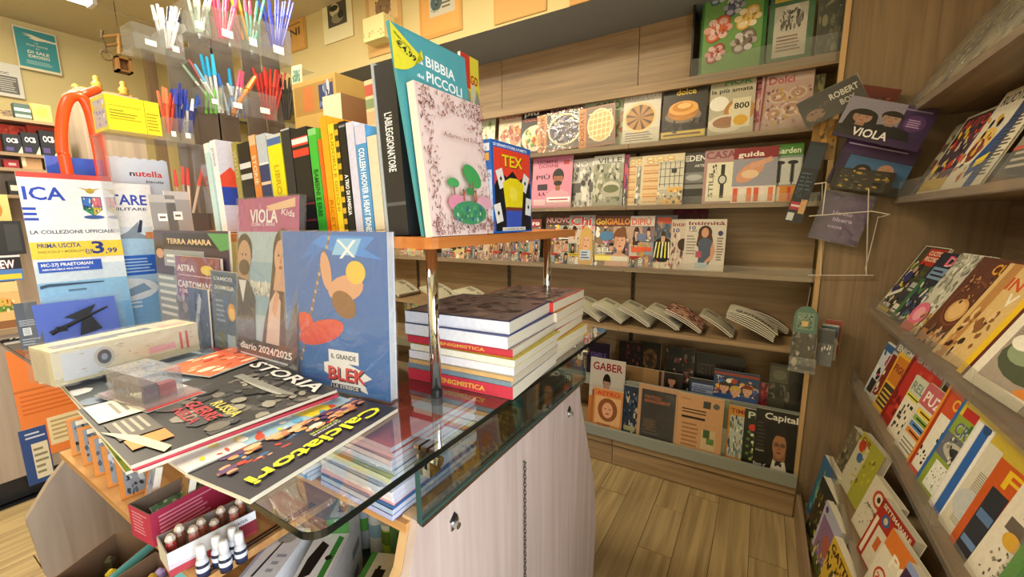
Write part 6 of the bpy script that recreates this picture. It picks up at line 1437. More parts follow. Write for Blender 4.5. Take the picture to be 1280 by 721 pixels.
# blue comic in front
a0, b0 = P(363, 479, z=ZT), P(489, 505, z=ZT); X = b0 - a0
a = Art('#1f66b4').R(.0, 0, 1, .5, '#2468b0')
a.G([(.3, .93), (.42, .98), (.9, .97), (.8, .9), (.96, .84), (.72, .86), (.5, .88)], '#2a86dc').G([(.3, .93), (.18, .82), (.3, .86), (.24, .78), (.42, .9)], '#1f74c8').G([(.5, .86), (.56, .96), (.78, .96), (.72, .86)], '#8cc4ec').G([(.55, .95), (.58, .95), (.72, .85), (.69, .85)], '#e8f0f4').G([(.7, .95), (.73, .95), (.6, .84), (.57, .84)], '#e8f0f4')
for k in range(30): a.E(.47 - .0112 * k + (.02 if k < 4 else 0), .99 - .028 * k, .014, .014, '#c8a070' if k % 2 else '#8a6844', rot=30, n=6)
# plain patches in the climber's colours, no figure
a.E(.62, .66, .17, .08, '#d8a07c', rot=10).E(.6, .56, .12, .08, '#8a5a34', rot=-20).E(.44, .76, .05, .12, '#d8a07c', rot=10).E(.36, .37, .24, .075, '#d8402c', rot=14).E(.2, .42, .09, .07, '#d8402c').E(.72, .76, .09, .07, '#e4c04a')
a.R(.43, .19, .72, .27, '#f2f0ec').T('IL GRANDE', .455, .215, .03, '#14141c', w=.24).G([(.38, .18), (.5, .2), (.62, .19), (.74, .16), (.84, .12), (.76, .09), (.8, .02), (.66, .05), (.44, .03), (.46, .09), (.38, .12)], '#f2f0ec').T('BLEK', .42, .08, .085, '#e0382c', w=.36, sh='#14141c').R(.45, .022, .73, .052, '#14141c').T('LE STRISCE', .47, .028, .02, '#f4f4f4', w=.24)
hB = P(363, 291, y=a0.y + .03).z - ZT
mag(frame((a0.x, a0.y, ZT + .0045), X, (0, .045, 1)), X.length, hB, .022, a, 'large blue film-wrapped comic volume with rope, red patches and a red title', None, 'comic_volume', 'book', 'wrapped', page='#dfe4ea', spine='#c8ccd4', wrap=True)

# ---------------------------------------------------------------- magazines lying on the glass
G_ = 'magazines lying in the heap on the glass counter'


def flat(BL, BR, TR, z, art, label, t=.006, m='gloss', name='magazine', cat='magazine', grp=None, **k):
    a, b, c = P(*BL, z=z), P(*BR, z=z), P(*TR, z=z)
    return mag(frame((a.x, a.y, z), b - a, c - b), (b - a).length, (c - b).length, t, art, label, grp or G_, name, cat, m, **k)


# bottom-up
z_ = ZT + .001
a = Art('#8aa03c').S(0, 0, 1, 1, 60, .1, ['#b8c83c', '#5a7a2c', '#d8d49a', '#8a8a4a'], 4)
flat((92, 500), (157, 590), (400, 505), z_ + .005, a, 'lime green leafy magazine at the bottom left of the heap', t=.0045)
a = Art('#9ac4dc').R(0, .0, 1, .3, '#d8dce0').G([(.6, .5), (1, .7), (1, .9), (.7, .7)], '#e8d83c').S(.5, .1, 1, .9, 24, .06, ['#e86a6a', '#f4f0e8', '#e8d83c', '#5aa8d8', '#d8543c'], 5)
flat((120, 515), (232, 590), (440, 500), z_ + .0115, a, 'light blue magazine with red birds and a yellow crown, sticking out of the heap', t=.0055)
flat((70, 476), (172, 588), (408, 494), z_ + .018, Art('#b8c0cc').S(0, 0, 1, 1, 20, .14, ['#8a94a4', '#d8dce4', '#a8a8b8'], 3), 'silver grey magazine in the middle of the heap', t=.0055)
flat((82, 470), (166, 585), (412, 488), z_ + .0245, Art('#c83a54').S(0, 0, 1, 1, 14, .14, ['#e8a0a8', '#a82a40'], 3), 'crimson edged magazine under the black one', t=.0055, cover_back='#c83a54', page='#d8485c')
flat((60, 462), (130, 535), (330, 465), z_ + .031, Art('#4a5058').R(0, .3, 1, .9, '#8a98a8').S(0, 0, 1, 1, 16, .14, ['#c8ccd4', '#2a3038', '#6a7a90'], 4), 'slate magazine turned a little to the left at the near corner of the heap', t=.005)
a = Art('#2a2a2c').S(.2, .3, 1, .9, 46, .1, ['#4a4a4a', '#6a6660', '#1c1c1e', '#8a867c', '#3a3c44'], 6).R(.02, .02, .36, .42, '#e6e2cc').L(.06, .1, .32, .38, 7, '#8a8678', 3).R(.4, .03, .7, .2, '#5a5650').L(.42, .05, .68, .18, 4, '#a8a498', 3).R(.72, .04, .86, .2, '#e88a3c').G([(.5, .0), (1, .12), (.96, .16), (.7, .1)], '#e8dcb0')
a.T('GUERRE', .46, .36, .07, '#b8343c', w=.36).T('NELLA', .5, .29, .055, '#a83038', w=.28).T('RUSSIA', .58, .45, .06, '#c8bc5a', w=.3).T('STORIA', .04, .885, .1, '#e8e6e2', w=.9).E(.5, .75, .3, .03, '#9a9c98').G([(.2, .72), (.8, .76), (.9, .8), (.2, .78)], '#7a7c78')
flat((97, 512), (163, 582), (411, 483), z_ + .037, a, 'black history magazine with big white title, topmost of the heap', t=.0055)
a = Art('#d8643c').S(0, 0, 1, 1, 24, .12, ['#e8a07a', '#b8402c', '#f0d0b0'], 3)
flat((200, 462), (262, 470), (305, 425), z_ + .0435, a, 'orange red leaflet lying at the back of the heap', t=.003)
a = Art('#221f30').S(.08, .08, .95, .5, 20, .06, ['#c83a2c', '#e8a07a', '#2a5a8a'], 5)
rr = random.Random(11)
for k in range(34):
    u = .05 + .9 * rr.random(); v = .12 + .38 * rr.random(); r_ = .028
    a.E(u, v - .07, .05, .05, rr.choice(['#d8402c', '#c87a5a', '#3a4a8a', '#e8b08a', '#5a3a6a', '#e8d8c0']), n=7); a.E(u, v, r_, r_ * 1.2, rr.choice(['#d89a74', '#c8845c', '#b8744c']), n=8); a.E(u, v + r_ * .9, r_ * .95, r_ * .6, rr.choice(['#2a1a14', '#5a3020', '#c8a04c']), n=6)
a.T('Calciatori', .07, .70, .19, '#e8f01c', w=.86).T('CAMPIONI', .3, .6, .03, '#d8d8e0', w=.2).T('STAGIONE', .3, .55, .03, '#b8d83c', w=.2)
# album: its top edge is on the aisle side
tl_, tr_, br_ = P(494, 512, z=ZT + .0085), P(304, 629, z=ZT + .0085), P(230, 590, z=ZT + .0085)
U = tr_ - br_; X = tr_ - tl_; o_ = tl_ - U
mag(frame((o_.x, o_.y, ZT + .0085), X, U), X.length, U.length * 1.0, .007, a, 'dark football sticker album with large lime yellow title, flat at the counter edge', None, 'sticker_album', 'album', 'gloss')

# long carton, red blister
zc = ZT + .045
A, B, Cc = P(70, 484, z=zc), P(250, 437, z=zc), P(51, 474, z=zc)
h_ = P(62, 441, x=A.x).z - zc
af = Art('#d6cdb0').R(.0, .0, 1, .22, '#c4b994').R(.05, .1, .3, .9, '#c8ccd0').S(.0, 0, 1, 1, 30, .03, ['#e6dfc8', '#b8b09a', '#c8c8d4', '#a8a08a'], 3).E(.30, .56, .065, .3, '#b8b4a8').E(.30, .56, .045, .22, '#3a3f4c').E(.30, .56, .02, .1, '#8a94a8').R(.6, .3, .8, .5, '#d89aa0').R(.84, .2, .86, .8, '#c8504a').R(.89, .2, .91, .8, '#c8504a')
at_ = Art('#e2d8b4').R(.05, .25, .45, .6, '#5c5f6a').R(.3, .4, .36, .55, '#8a94a8').R(.45, .35, .7, .62, '#4c505c').R(.75, .2, .95, .5, '#d8a8a0')
lc = carton('long_carton', 'long cream carton in clear film with a dark round lens print', 'box', A, B, A + (Cc - A) * 1.05, h_, '#dcd2b2', art=af, arttop=at_, m='wrapped')
L_ = (B - A).length; dp_ = ((Cc - A) * 1.05).length
k = MB(); rr = random.Random(2)
k.grid(14, 4, lambda u, v: (-.004 + u * (L_ + .008), -.006 - rr.random() * .004, -.002 + v * (h_ + .004)), '#fff'); k.grid(14, 3, lambda u, v: (-.004 + u * (L_ + .008), v * dp_, h_ + .003 + rr.random() * .003), '#fff'); k.grid(3, 3, lambda u, v: (-.006 - rr.random() * .004, u * dp_, v * h_), '#fff')
k.obj('clear_film', 'wrap', lc, smooth=True)
zr = ZT + .0385
rb_ = thing('blister_toy', 'red backing card with a square clear plastic dome lying on the black magazine', 'blister pack', frame(P(184, 516, z=zr + .002), P(258, 490, z=zr + .002) - P(184, 516, z=zr + .002), P(120, 494, z=zr + .002) - P(184, 516, z=zr + .002)))
e1 = (P(258, 490, z=zr) - P(184, 516, z=zr)).length; e2 = (P(120, 494, z=zr) - P(184, 516, z=zr)).length
k = MB().box((0, 0, -.0012), (e1, e2, .0), '#8a8a8c'); k.box((.004, .004, .0002), (e1 - .004, e2 - .004, .0006), '#c83428'); k.obj('red_card', 'gloss', rb_)
d0, d1, g0, g1 = .12 * e1, .80 * e1, .20 * e2, .84 * e2; hd3 = .060
k = MB().box((d0, g0, .001), (d1, g1, hd3), '#fff'); k.box((.02 * e1, .05 * e2, .001), (.97 * e1, .95 * e2, .006), '#fff'); k.obj('clear_dome', 'dome', rb_)
k = MB().box((d0 + .006, g0 + .006, .002), (d0 + .03, g1 - .006, hd3 - .022), '#5a4a50').box((d0 + .035, g0 + .01, .002), (d1 - .008, g0 + .03, .03), '#a83a3c').box((d0 + .03, g0 + .035, .002), (d1 - .01, g1 - .01, .036), '#6a6a78')
k = MB().box((d0 + .006, g0 + .006, .002), (d0 + .03, g1 - .006, hd3 - .022), '#5a4a50'); k.obj('toy_body', 'plastic', rb_)
MB().box((d0 + .035, g0 + .01, .002), (d1 - .008, g0 + .03, .03), '#a83a3c').obj('toy_wheel_block', 'plastic', rb_)
MB().box((.8 * e1, .3 * e2, .001), (.97 * e1, .5 * e2, .006), '#e8e4e0').obj('white_label', 'matte', rb_)

# ================================================================ PUZZLE BOOK PILES ON THE GLASS
def lying(o_, w_, d_, t, rz, coverc, spinec, label, group, text=None, tc='#e8b84a', page='#ded6c2', top=None, name='puzzle_book'):
    """thick paperback lying flat, spine towards the counter front"""
    M4 = Matrix.Translation(o_) @ Matrix.Rotation(math.radians(rz), 4, 'Z')
    mb = MB().box((.001, .002, .0008), (w_ - .001, d_ - .001, t - .0008), page)
    n = 6
    for k in range(1, n): mb.box((.0004, .003, t * k / n - .0006), (w_ - .0004, d_ - .0004, t * k / n + .0002), mix(page, '#8a7a5c', .35))
    o = mb.obj(name, 'paper', None, M4); tag(o, label, 'book', group)
    cb = MB().box((0, 0, t - .0008), (w_, d_, t), coverc)
    if top: top.build(cb, w_, d_, m=lambda a, b, c: (a, b, t + .0001 + c))
    cb.obj('cover', 'gloss', o); MB().box((0, 0, 0), (w_, d_, .0008), coverc).obj('back_cover', 'gloss', o)
    sb = MB().box((0, 0, 0), (w_, .0015, t), spinec)
    if text: Art(spinec).R(0, .1, 1, .9, spinec).T(text, .34, .28, .42, tc, w=.42).build(sb, w_, t, m=lambda a, b, c: (a, -.0002 - c, b))
    sb.obj('spine', 'gloss', o)
    return o


near, right = P(635, 505, z=ZT), P(717, 463, z=ZT)
w_, d_ = .30, right.y - near.y + .01
hp = P(612, 411, x=near.x - .03).z - ZT
spec = [('#e4dcc4', '#c8344a', 'ENIGMISTICA', 1.25, 'red spined puzzle book, lowest of the front pile'),
        ('#8a9aa8', '#7a8fa0', None, .55, 'grey blue thin book, second from the bottom of the front pile'),
        ('#e8d8b8', '#d8b078', None, .5, 'sand spined thin book above the grey blue one in the front pile'),
        ('#f0eef0', '#eceaf2', None, .9, 'plain white spined book in the middle of the front pile'),
        ('#d8c83c', '#f0ecdc', None, .75, 'white spined book with a yellow cover edge in the front pile'),
        ('#d8c8b8', '#c83a4c', 'ENIGMISTICA', .8, 'second red spined puzzle book, halfway up the front pile'),
        ('#3a4a9a', '#eef0fa', None, 1.25, 'white book with a dark blue cover, second from the top of the front pile'),
        ('#4a5a8a', '#e8ecfa', None, 1.3, 'white spined book with a blue edged brown picture, topmost of the front pile')]
s_ = sum(q[3] for q in spec); z_ = ZT + .0012
topart = Art('#3a4a8a').R(.03, .04, .97, .96, '#9a9098').S(.08, .1, .92, .9, 26, .12, ['#6a5a5c', '#b8a8a8', '#8a7a80', '#4a4450'], 5)
for i, (c1, c2, tx, rel, lab) in enumerate(spec):
    t = hp * rel / s_; dx = [.0, -.004, .002, .0, .004, -.008, -.018, -.022][i]
    lying((near.x - w_ + dx, near.y + [0, .004, .002, .006, .008, .012, .014, .02][i], z_), w_, d_, t - .0006, [4, 3, 3.5, 4, 3, 4.5, 3, 5][i], c1, c2, lab, 'puzzle books in the front pile', tx, top=topart if i == 7 else None); z_ += t
n2 = P(692, 462, z=ZT); n2.y = near.y + d_ + .012; n2.x = P(737, 425, z=ZT).x - .0
hp2 = P(735, 366, x=n2.x).z; hp2 = P(720, 372, y=n2.y + .12).z - ZT
spec2 = [('#e8e0d0', '#e8e0cc', 'lowest cream book of the rear pile'), ('#e8d23c', '#e8dcc4', 'yellow covered book, second from the bottom of the rear pile'), ('#c83a3c', '#e0442c', 'red spined book with white emblems in the rear pile'), ('#c8443c', '#e04030', 'red spined book just above the one with white emblems in the rear pile'),
         ('#e0a83c', '#e8dcc8', 'cream book with an amber edged cover, second from the top of the rear pile'), ('#c8342c', '#e04038', 'red edged book with a brown picture, topmost of the rear pile')]
z_ = ZT + .0012
ta = Art('#c8342c').R(.04, .05, .96, .95, '#8a7a70').S(.08, .1, .92, .9, 26, .12, ['#b8a898', '#6a5a54', '#c8beb0', '#5a5054'], 7)
for i, (c1, c2, lab) in enumerate(spec2):
    t = hp2 / 6
    lying((n2.x - .26 + [0, .004, -.004, -.008, .006, -.004][i], n2.y + .004 * (i % 2), z_), .25, .26, t - .0006, [2, 0, 3, 1, 4, 2][i], c1, c2, lab, 'puzzle books in the rear pile', None, top=ta if i == 5 else None, page='#e4dac0'); z_ += t

# notebooks on the shelf under the glass
A, B, D = P(402, 604, z=.942), P(492, 652, z=.942), P(575, 562, z=.942)
w_, d_ = (B - A).length * .98, min(.30, (D - B).length)
cols = ['#6a7ae0', '#3a8ad0', '#e8606c', '#d8d0e0', '#c8d0e8', '#e8e8f0', '#d8d84a', '#3a6a6a', '#c8c8e0', '#e8b0a8', '#e0605c', '#c8504c']
names = ['violet blue', 'bright blue', 'coral', 'pale lilac', 'pale blue', 'white', 'yellow', 'dark green', 'lavender', 'salmon', 'light red', 'brick red']
hh = ZT - .014 - .942
rr = random.Random(4)
a12 = Art('#b84a48').R(.04, .04, .96, .96, '#a84442').G([(.1, .1), (.5, .1), (.5, .4), (.1, .5)], '#7a3438').S(.1, .1, .9, .9, 8, .1, ['#8a3a3c', '#c86058'], 2).R(.55, .55, .98, .98, '#8a98a8')
for i in range(12):
    t = hh / 12 - .0004
    lying((B.x - w_ - rr.uniform(0, .008), B.y + rr.uniform(0, .006) + i * .0008, .942 + i * hh / 12), w_, d_, t, rr.uniform(-1.5, 1.5), cols[i], mix(cols[i], '#fff', .4), names[i] + ' edged notebook, number %s from the bottom of the pile under the glass' % ['one', 'two', 'three', 'four', 'five', 'six', 'seven', 'eight', 'nine', 'ten', 'eleven', 'twelve'][i], 'notebooks in the pile under the glass', page='#dcdff0', top=a12 if i == 11 else None, name='notebook')
x0 = P(358, 598, z=.942)
for i in range(7):
    lying((B.x - w_ - .26 + rr.uniform(-.004, .004), x0.y + .01 + rr.uniform(0, .01), .942 + i * .011), .225, .29, .0104, rr.uniform(-2, 2), ['#c8d4e8', '#5aa0e0', '#e0e4f0', '#8ab0e0', '#d0d8f0', '#e8e8f8', '#9ab0d0'][i], ['#c8d8f0', '#4a98e0', '#e8ecf8', '#8ab8e8', '#d8e0f4', '#eef0fa', '#a8b8d8'][i], ['pale blue', 'sky blue', 'white', 'mid blue', 'ice blue', 'near white', 'slate blue'][i] + ' notebook in the lower left pile under the glass', 'notebooks in the second pile under the glass', page='#dfe4f0', name='notebook')
rrc = random.Random(9)
for i, (x, y, c, lab) in enumerate(((-.80, 1.02, '#5a6258', 'grey green folder lying flat on the shelf under the front chrome post'), (-1.2, .92, '#4a4c50', 'charcoal folder lying flat under the glass behind the notebooks'), (-1.55, .60, '#6a6458', 'olive grey folder lying flat at the left under the glass'), (-1.5, .98, '#3f4448', 'dark folder lying flat at the back left under the glass'))):
    lying((x - .02, y, .942), .27, .26, .02, rrc.uniform(-6, 6), c, mix(c, '#000', .2), lab, 'folders lying under the glass', page='#8a8878', name='folder')

# ================================================================ OPEN DISPLAY BELOW THE GLASS
def tray(name, label, cat, A, B, dep, h, col, inner, art=None, art2=None, group=None, th=.002):
    X = (B - A); X.z = 0; w_ = X.length; X.normalize(); Y = Vector((0, 0, 1)).cross(X)
    M4 = Matrix(((X.x, Y.x, 0, A.x), (X.y, Y.y, 0, A.y), (0, 0, 1, A.z), (0, 0, 0, 1)))
    ic = [inner, inner, col, col, col, col]
    mb = MB().box((0, 0, 0), (w_, dep, th), col)
    mb.box((0, 0, 0), (w_, th, h), cols=[col, inner, col, inner, inner, inner]).box((0, dep - th, 0), (w_, dep, h), cols=[col, inner, inner, col, inner, inner]).box((0, th, 0), (th, dep - th, h), cols=[col, inner, inner, inner, inner, col]).box((w_ - th, th, 0), (w_, dep - th, h), cols=[col, inner, inner, inner, col, inner])
    o = mb.obj(name, 'card', None, M4); tag(o, label, cat, group)
    if art: k = MB(); art.build(k, w_, h, m=lambda a, b, c: (a, -.0004 - c, b)); k.obj('front_print', 'matte', o)
    if art2: k = MB(); art2.build(k, dep, h, m=lambda a, b, c: (-.0004 - c, dep - a, b)); k.obj('end_print', 'matte', o)
    return o, M4, w_


ZM = .7312
A = P(193, 684, z=ZM); B = P(330, 602, z=ZM); hK = P(192, 641, x=A.x).z - ZM
a = Art('#a8284c').L(.06, .15, .5, .85, 6, '#d88aa0', 3).R(.55, .55, .72, .72, '#e8d0d0').E(.86, .62, .07, .2, '#c03a48').T('mix', .82, .52, .16, '#f0e0e0', w=.08).R(.92, .2, .99, .8, '#b84a58')
pk_, Mp, wp_ = tray('pink_carton', 'pink open carton with rows of small white print, leaning by the counter corner', 'box', A, B, .095, hK, '#b8344e', '#7a6a5c', a, Art('#b8344e').L(.15, .2, .85, .9, 7, '#d88a98', 5))
for i, (u, c, lab) in enumerate(((.12, '#5a7a5c', 'green toy banknote pad at the near end of the pink carton'), (.42, '#6a8a68', 'green toy banknote pad in the middle of the pink carton'), (.70, '#5c7458', 'green toy banknote pad at the far end of the pink carton'))):
    q = Mp @ Vector((wp_ * u, .012, .004)); a_ = Mp @ Vector((wp_ * u + .09, .012, .004))
    sheet('note_pad', frame(q, a_ - q, (-.75, 0, .66)), .088, .085, .006, Art(c).S(0, 0, 1, 1, 16, .16, ['#c8c8a0', '#3c5a40', '#a8b890'], i).R(.1, .2, .4, .8, '#b8c0a0'), lab, 'note pad', 'toy banknote pads in the pink carton', 'matte')
A = P(213, 722, z=ZM); B = P(322, 664, z=ZM); hW = P(213, 690, x=A.x).z - ZM
a = Art('#eef0f6').R(0, 0, 1, .3, '#b8404c').G([(0, .3), (0, .5), (.5, .3)], '#d8d0e0').R(.78, .1, 1, .62, '#8a2434').T('WAFER', .7, .7, .14, '#7a7a8a', w=.2)
wb_, Mw, ww_ = tray('white_carton', 'white open carton with a red lower edge holding small red and brown sweets', 'box', A, B, .085, hW, '#e8eaf2', '#9a9088', a, Art('#e0dcd0').G([(0, 0), (1, .2), (1, 0)], '#b83c48'))
rr = random.Random(6)
for i in range(8):
    q = Mw @ Vector((.015 + i * (ww_ - .03) / 7, .035 + .02 * (i % 2), .003)); t_ = thing('sweet_tube', ['red and white', 'brown and white', 'pinkish', 'copper'][i % 4] + ' sweet tube standing in the white carton, %s from the near end' % ['first', 'second', 'third', 'fourth', 'fifth', 'sixth', 'seventh', 'eighth'][i], 'sweet tube', Matrix.Translation(q), 'sweet tubes in the white carton')
    h_ = hW * (1.05 + .3 * rr.random()); MB().lathe([(.010, 0), (.0105, h_ * .7), (.008, h_ * .8)], ['#a83a34', '#7a4a34', '#c87a70', '#a85a3c'][i % 4], 8).obj('wrapper', 'plastic', t_); MB().lathe([(.009, h_ * .8), (.011, h_ * .88), (.006, h_)], '#d8c8b8', 8).obj('twisted_end', 'plastic', t_)
for i, (px, py, lab) in enumerate(((252, 716, 'nearest the viewer'), (271, 703, 'behind the nearest one'), (280, 709, 'in the middle of the group'), (291, 692, 'at the back left'), (299, 698, 'at the back right'))):
    q = P(px, py, z=ZM); q.x += .012
    t_ = thing('small_bottle', 'small white capped bottle with a dark blue label, ' + lab, 'bottle', Matrix.Translation((q.x, q.y, ZM)) @ Matrix.Scale(1.3, 4), 'white capped bottles in front of the white carton')
    MB().lathe([(.0095, 0), (.0098, .026), (.0075, .032), (.005, .034)], cols=['#2a3048', '#d8dce8', '#d8dce8'], n=14).obj('bottle_body', 'plastic', t_, None, True)
    MB().lathe([(.0096, .006), (.01, .012), (.01, .020), (.0096, .022)], cols=['#1c2c5a', '#e8ecf4', '#1c2c5a'], n=14).obj('label', 'matte', t_)
    MB().lathe([(.0075, .033), (.0072, .050), (.0062, .056), (.005, .057)], '#f2f4f8', 14).obj('cap', 'plastic', t_, None, True)
# orange blister packs on the left of the same shelf
for i, (px, py, lab) in enumerate(((92, 570, 'farthest left'), (104, 583, 'second from the left'), (117, 597, 'third from the left'), (131, 612, 'fourth from the left'), (146, 628, 'nearest the pink carton'))):
    q = P(px, py, z=ZM); q.y = max(q.y, .335)
    a = Art('#d88a3c').R(.16, .06, .84, .94, '#8a94a0').S(.2, .1, .8, .9, 10, .14, ['#4a5868', '#c8d0d8', '#2a3440'], i).R(.3, .8, .7, .92, '#f0ead8')
    sheet('blister_pack', frame((q.x, .335, ZM), (.12, 1, 0), (-.05, .0, 1)), .068, .125, .012, a, 'orange carded blister pack with a grey tool, ' + lab + ' on the wooden shelf', 'blister pack', 'orange carded blister packs', 'gloss', '#d0823a')
lt = thing('silver_lighter', 'small silver and black rolled item at the left end of the wooden shelf', 'lighter', T4(-1.93, .36, ZM))
MB().lathe([(.014, 0), (.014, .035)], '#c8ccd0', 12).obj('silver_body', 'metal', lt); MB().lathe([(.0145, .035), (.0145, .045)], '#17181a', 12).obj('black_cap', 'plastic', lt)
for i, (x, y, c, lab) in enumerate(((-1.42, .36, '#9ab0d8', 'pale blue card packet with orange end, right of the orange blister packs'), (-1.32, .40, '#c8a060', 'tan and white card packet under the edge of the magazines'))):
    sheet('card_packet', frame((x, y, ZM), (.9, -.2, 0), (-.05, .25, 1)), .10, .14, .015, Art(c).R(0, 0, .25, 1, '#d88a3c').S(.3, .1, .95, .9, 12, .1, ['#3a5ab8', '#f0f0e8', '#6a7ab8'], i), lab, 'card packet', 'card packets on the wooden shelf')
# teal cartons on the lower shelf
ZQ = .3012
for i, ((ax, ay), (bx2, by2), lab) in enumerate((((128, 728), (200, 668), 'teal edged open carton with a yellow spotted toy, left of the pink carton'), ((184, 746), (238, 706), 'second teal edged open carton holding multicoloured sweets below the pink carton'))):
    A = P(ax, ay, z=.66); A = Vector((A.x, A.y, ZQ)); B = P(bx2, by2, z=.66); B = Vector((B.x, B.y, ZQ))
    t_, Mt, wt_ = tray('teal_carton', lab, 'box', A, B, .13, .36, '#6fb0a8', '#7a6048', Art('#7a5a4a').R(0, .93, 1, 1, '#78c4b8'), Art('#8a6a54').R(0, .93, 1, 1, '#78c4b8'), 'teal edged cartons')
    for k in range(8 if i else 2):
        q = Mt @ Vector((wt_ * (.15 + .09 * k if i else .35 + .25 * k), .04 + .045 * (k % 2), .003))
        s_ = thing('wrapped_toy', ('%s wrapped sweet in the second teal carton' % ['purple', 'yellow', 'orange', 'pink', 'violet', 'gold', 'brown', 'lilac'][k]) if i else ['yellow black spotted toy in the first teal carton', 'dark rubber toy behind the yellow spotted one'][k], 'toy', Matrix.Translation(q), 'small toys and sweets in the teal cartons')
        c = ['#7a4a9a', '#e8c83c', '#d8843c', '#d86a9a', '#6a4ab8', '#c8a03c', '#7a5a3c', '#b8a0d0'][k] if i else ['#d8c02c', '#3a3424'][k]
        hs = .33; MB().lathe([(.012, 0), (.02, hs * .5), (.022, hs * .8), (.012, hs), (.004, hs + .008)], c, 9).obj('body', 'plastic', s_)
        m2 = MB()
        for u in range(5): m2.lathe([(.004, -.002), (.004, .002), (.001, .003)], '#1c1a14' if not i else '#f0e8d8', 6, (.018 * math.cos(u * 1.3), .018 * math.sin(u * 1.3), hs * .6 + .012 * (u % 3)))
        m2.obj('spots', 'plastic', s_)['kind'] = 'stuff'

# electronics cartons
def ebox(nl, fl, wid, zt_, label, arttop, side='#e6e8f0', art=None, zb_=None):
    A = P(nl[0], nl[1], z=zt_); B = P(fl[0], fl[1], z=zt_); zb_ = ZQ if zb_ is None else zb_
    Y = (B - A); Y.z = 0; d_ = Y.length; Y.normalize(); X = Vector((Y.y, -Y.x, 0))
    M4 = Matrix(((X.x, Y.x, 0, A.x), (X.y, Y.y, 0, A.y), (0, 0, 1, zb_), (0, 0, 0, 1)))
    h = zt_ - zb_; o = MB().box((0, 0, 0), (wid, d_, h), side).obj('accessory_carton', 'matte', None, M4); tag(o, label, 'box', 'electronic accessory cartons')
    k = MB(); arttop.build(k, wid, d_, m=lambda a, b, c: (a, b, h + .0004 + c)); k.obj('top_print', 'gloss', o)
    k = MB(); (art or Art('#e8ecf4').R(0, 0, 1, .25, '#4a9a4a').L(.1, .35, .8, .8, 3, '#8a90a0', 2)).build(k, d_, h, m=lambda a, b, c: (wid + .0004 + c, a, b)); k.obj('side_print', 'gloss', o)
    return o


ebox((296, 724), (350, 659), .082, .706, 'white carton with a black long-handled shape and grey oval on top, beside the bottles', Art('#dfe1ee').E(.5, .8, .3, .13, '#9aa0a4').G([(.3, .05), (.38, .05), (.5, .7), (.44, .7)], '#1c1d20').R(0, 0, .1, 1, '#a8b0d0').L(.6, .1, .9, .5, 3, '#a0a4b8', 2))
ebox((360, 734), (396, 668), .084, .70, 'white and green carton with a black gadget print, under the glass corner', Art('#e4e6f0').G([(.1, .1), (.4, .2), (.55, .75), (.3, .85), (.12, .5)], '#191a1c').G([(.62, .05), (.8, .05), (.9, .9), (.72, .95)], '#3a8a3c').R(.9, 0, 1, 1, '#c8cce0').E(.7, .5, .1, .05, '#1c1c20'))
ebox((436, 742), (466, 690), .075, .67, 'smaller white and green carton with a black plug print, right of the gadget carton', Art('#d8dad8').R(0, 0, .2, 1, '#4a9a4a').R(.4, .4, .75, .6, '#191a1c').R(.45, .6, .55, .68, '#191a1c').R(.62, .3, .7, .4, '#191a1c'))
ebox((408, 650), (422, 622), .055, .74, 'upright green and white carton behind the plug carton', Art('#5a9a4c').R(.1, .1, .9, .9, '#c8ccc4').R(.3, .3, .7, .6, '#2a2c2c'), '#4a8a44')
ebox((486, 650), (494, 628), .045, .70, 'tallest green carton under the wooden shelf edge', Art('#6aa85c').R(.2, .2, .8, .8, '#a8b8a4'), '#5a8a54')
for i, (px, py, c, lab) in enumerate(((350, 648, '#c8d4e4', 'white cylindrical tin with a green mark, left of the pair under the glass'), (368, 652, '#dfe6f0', 'white cylindrical tin, right of the pair under the glass'), (394, 662, '#a8c038', 'lime yellow canister under the glass'))):
    t_ = thing('round_tin', lab, 'tin', Matrix.Translation((-.945 + .053 * i, .715, ZQ + .25)), 'tins under the glass')
    MB().lathe([(.024, 0), (.024, .17 - .03 * i), (.022, .175 - .03 * i)], c, 20).obj('tin_body', 'plastic', t_, None, True); MB().lathe([(.0245, .165 - .03 * i), (.0245, .18 - .03 * i)], '#e8ecf0', 20).obj('lid', 'plastic', t_)
    MB().lathe([(.0243, .06), (.0243, .10)], ['#5aa84a', '#8ab0c8', '#5a7a1c'][i], 20).obj('label_band', 'matte', t_)
rl = thing('tray_rail', 'thin black rail running between the bottles and the white carton', 'rail', T4(0, 0, 0))
q0, q1 = V(-1.012, .325, ZM + .002), V(-1.012, .60, ZM + .002); MB().rod(q0, q1, .002, '#15161a', n=6).obj('rail_bar', 'plastic', rl); MB().rod(q0 + V(.012, 0, 0), q1 + V(.012, 0, 0), .002, '#15161a', n=6).obj('rail_bar', 'plastic', rl)
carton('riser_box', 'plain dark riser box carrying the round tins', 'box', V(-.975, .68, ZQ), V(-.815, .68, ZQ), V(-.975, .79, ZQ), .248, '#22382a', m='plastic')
carton('dark_storage_box', 'dark green storage crate in the shadow behind the plug carton', 'box', V(-.80, .70, ZQ), V(-.60, .70, ZQ), V(-.80, .79, ZQ), .36, '#22382a', m='plastic')

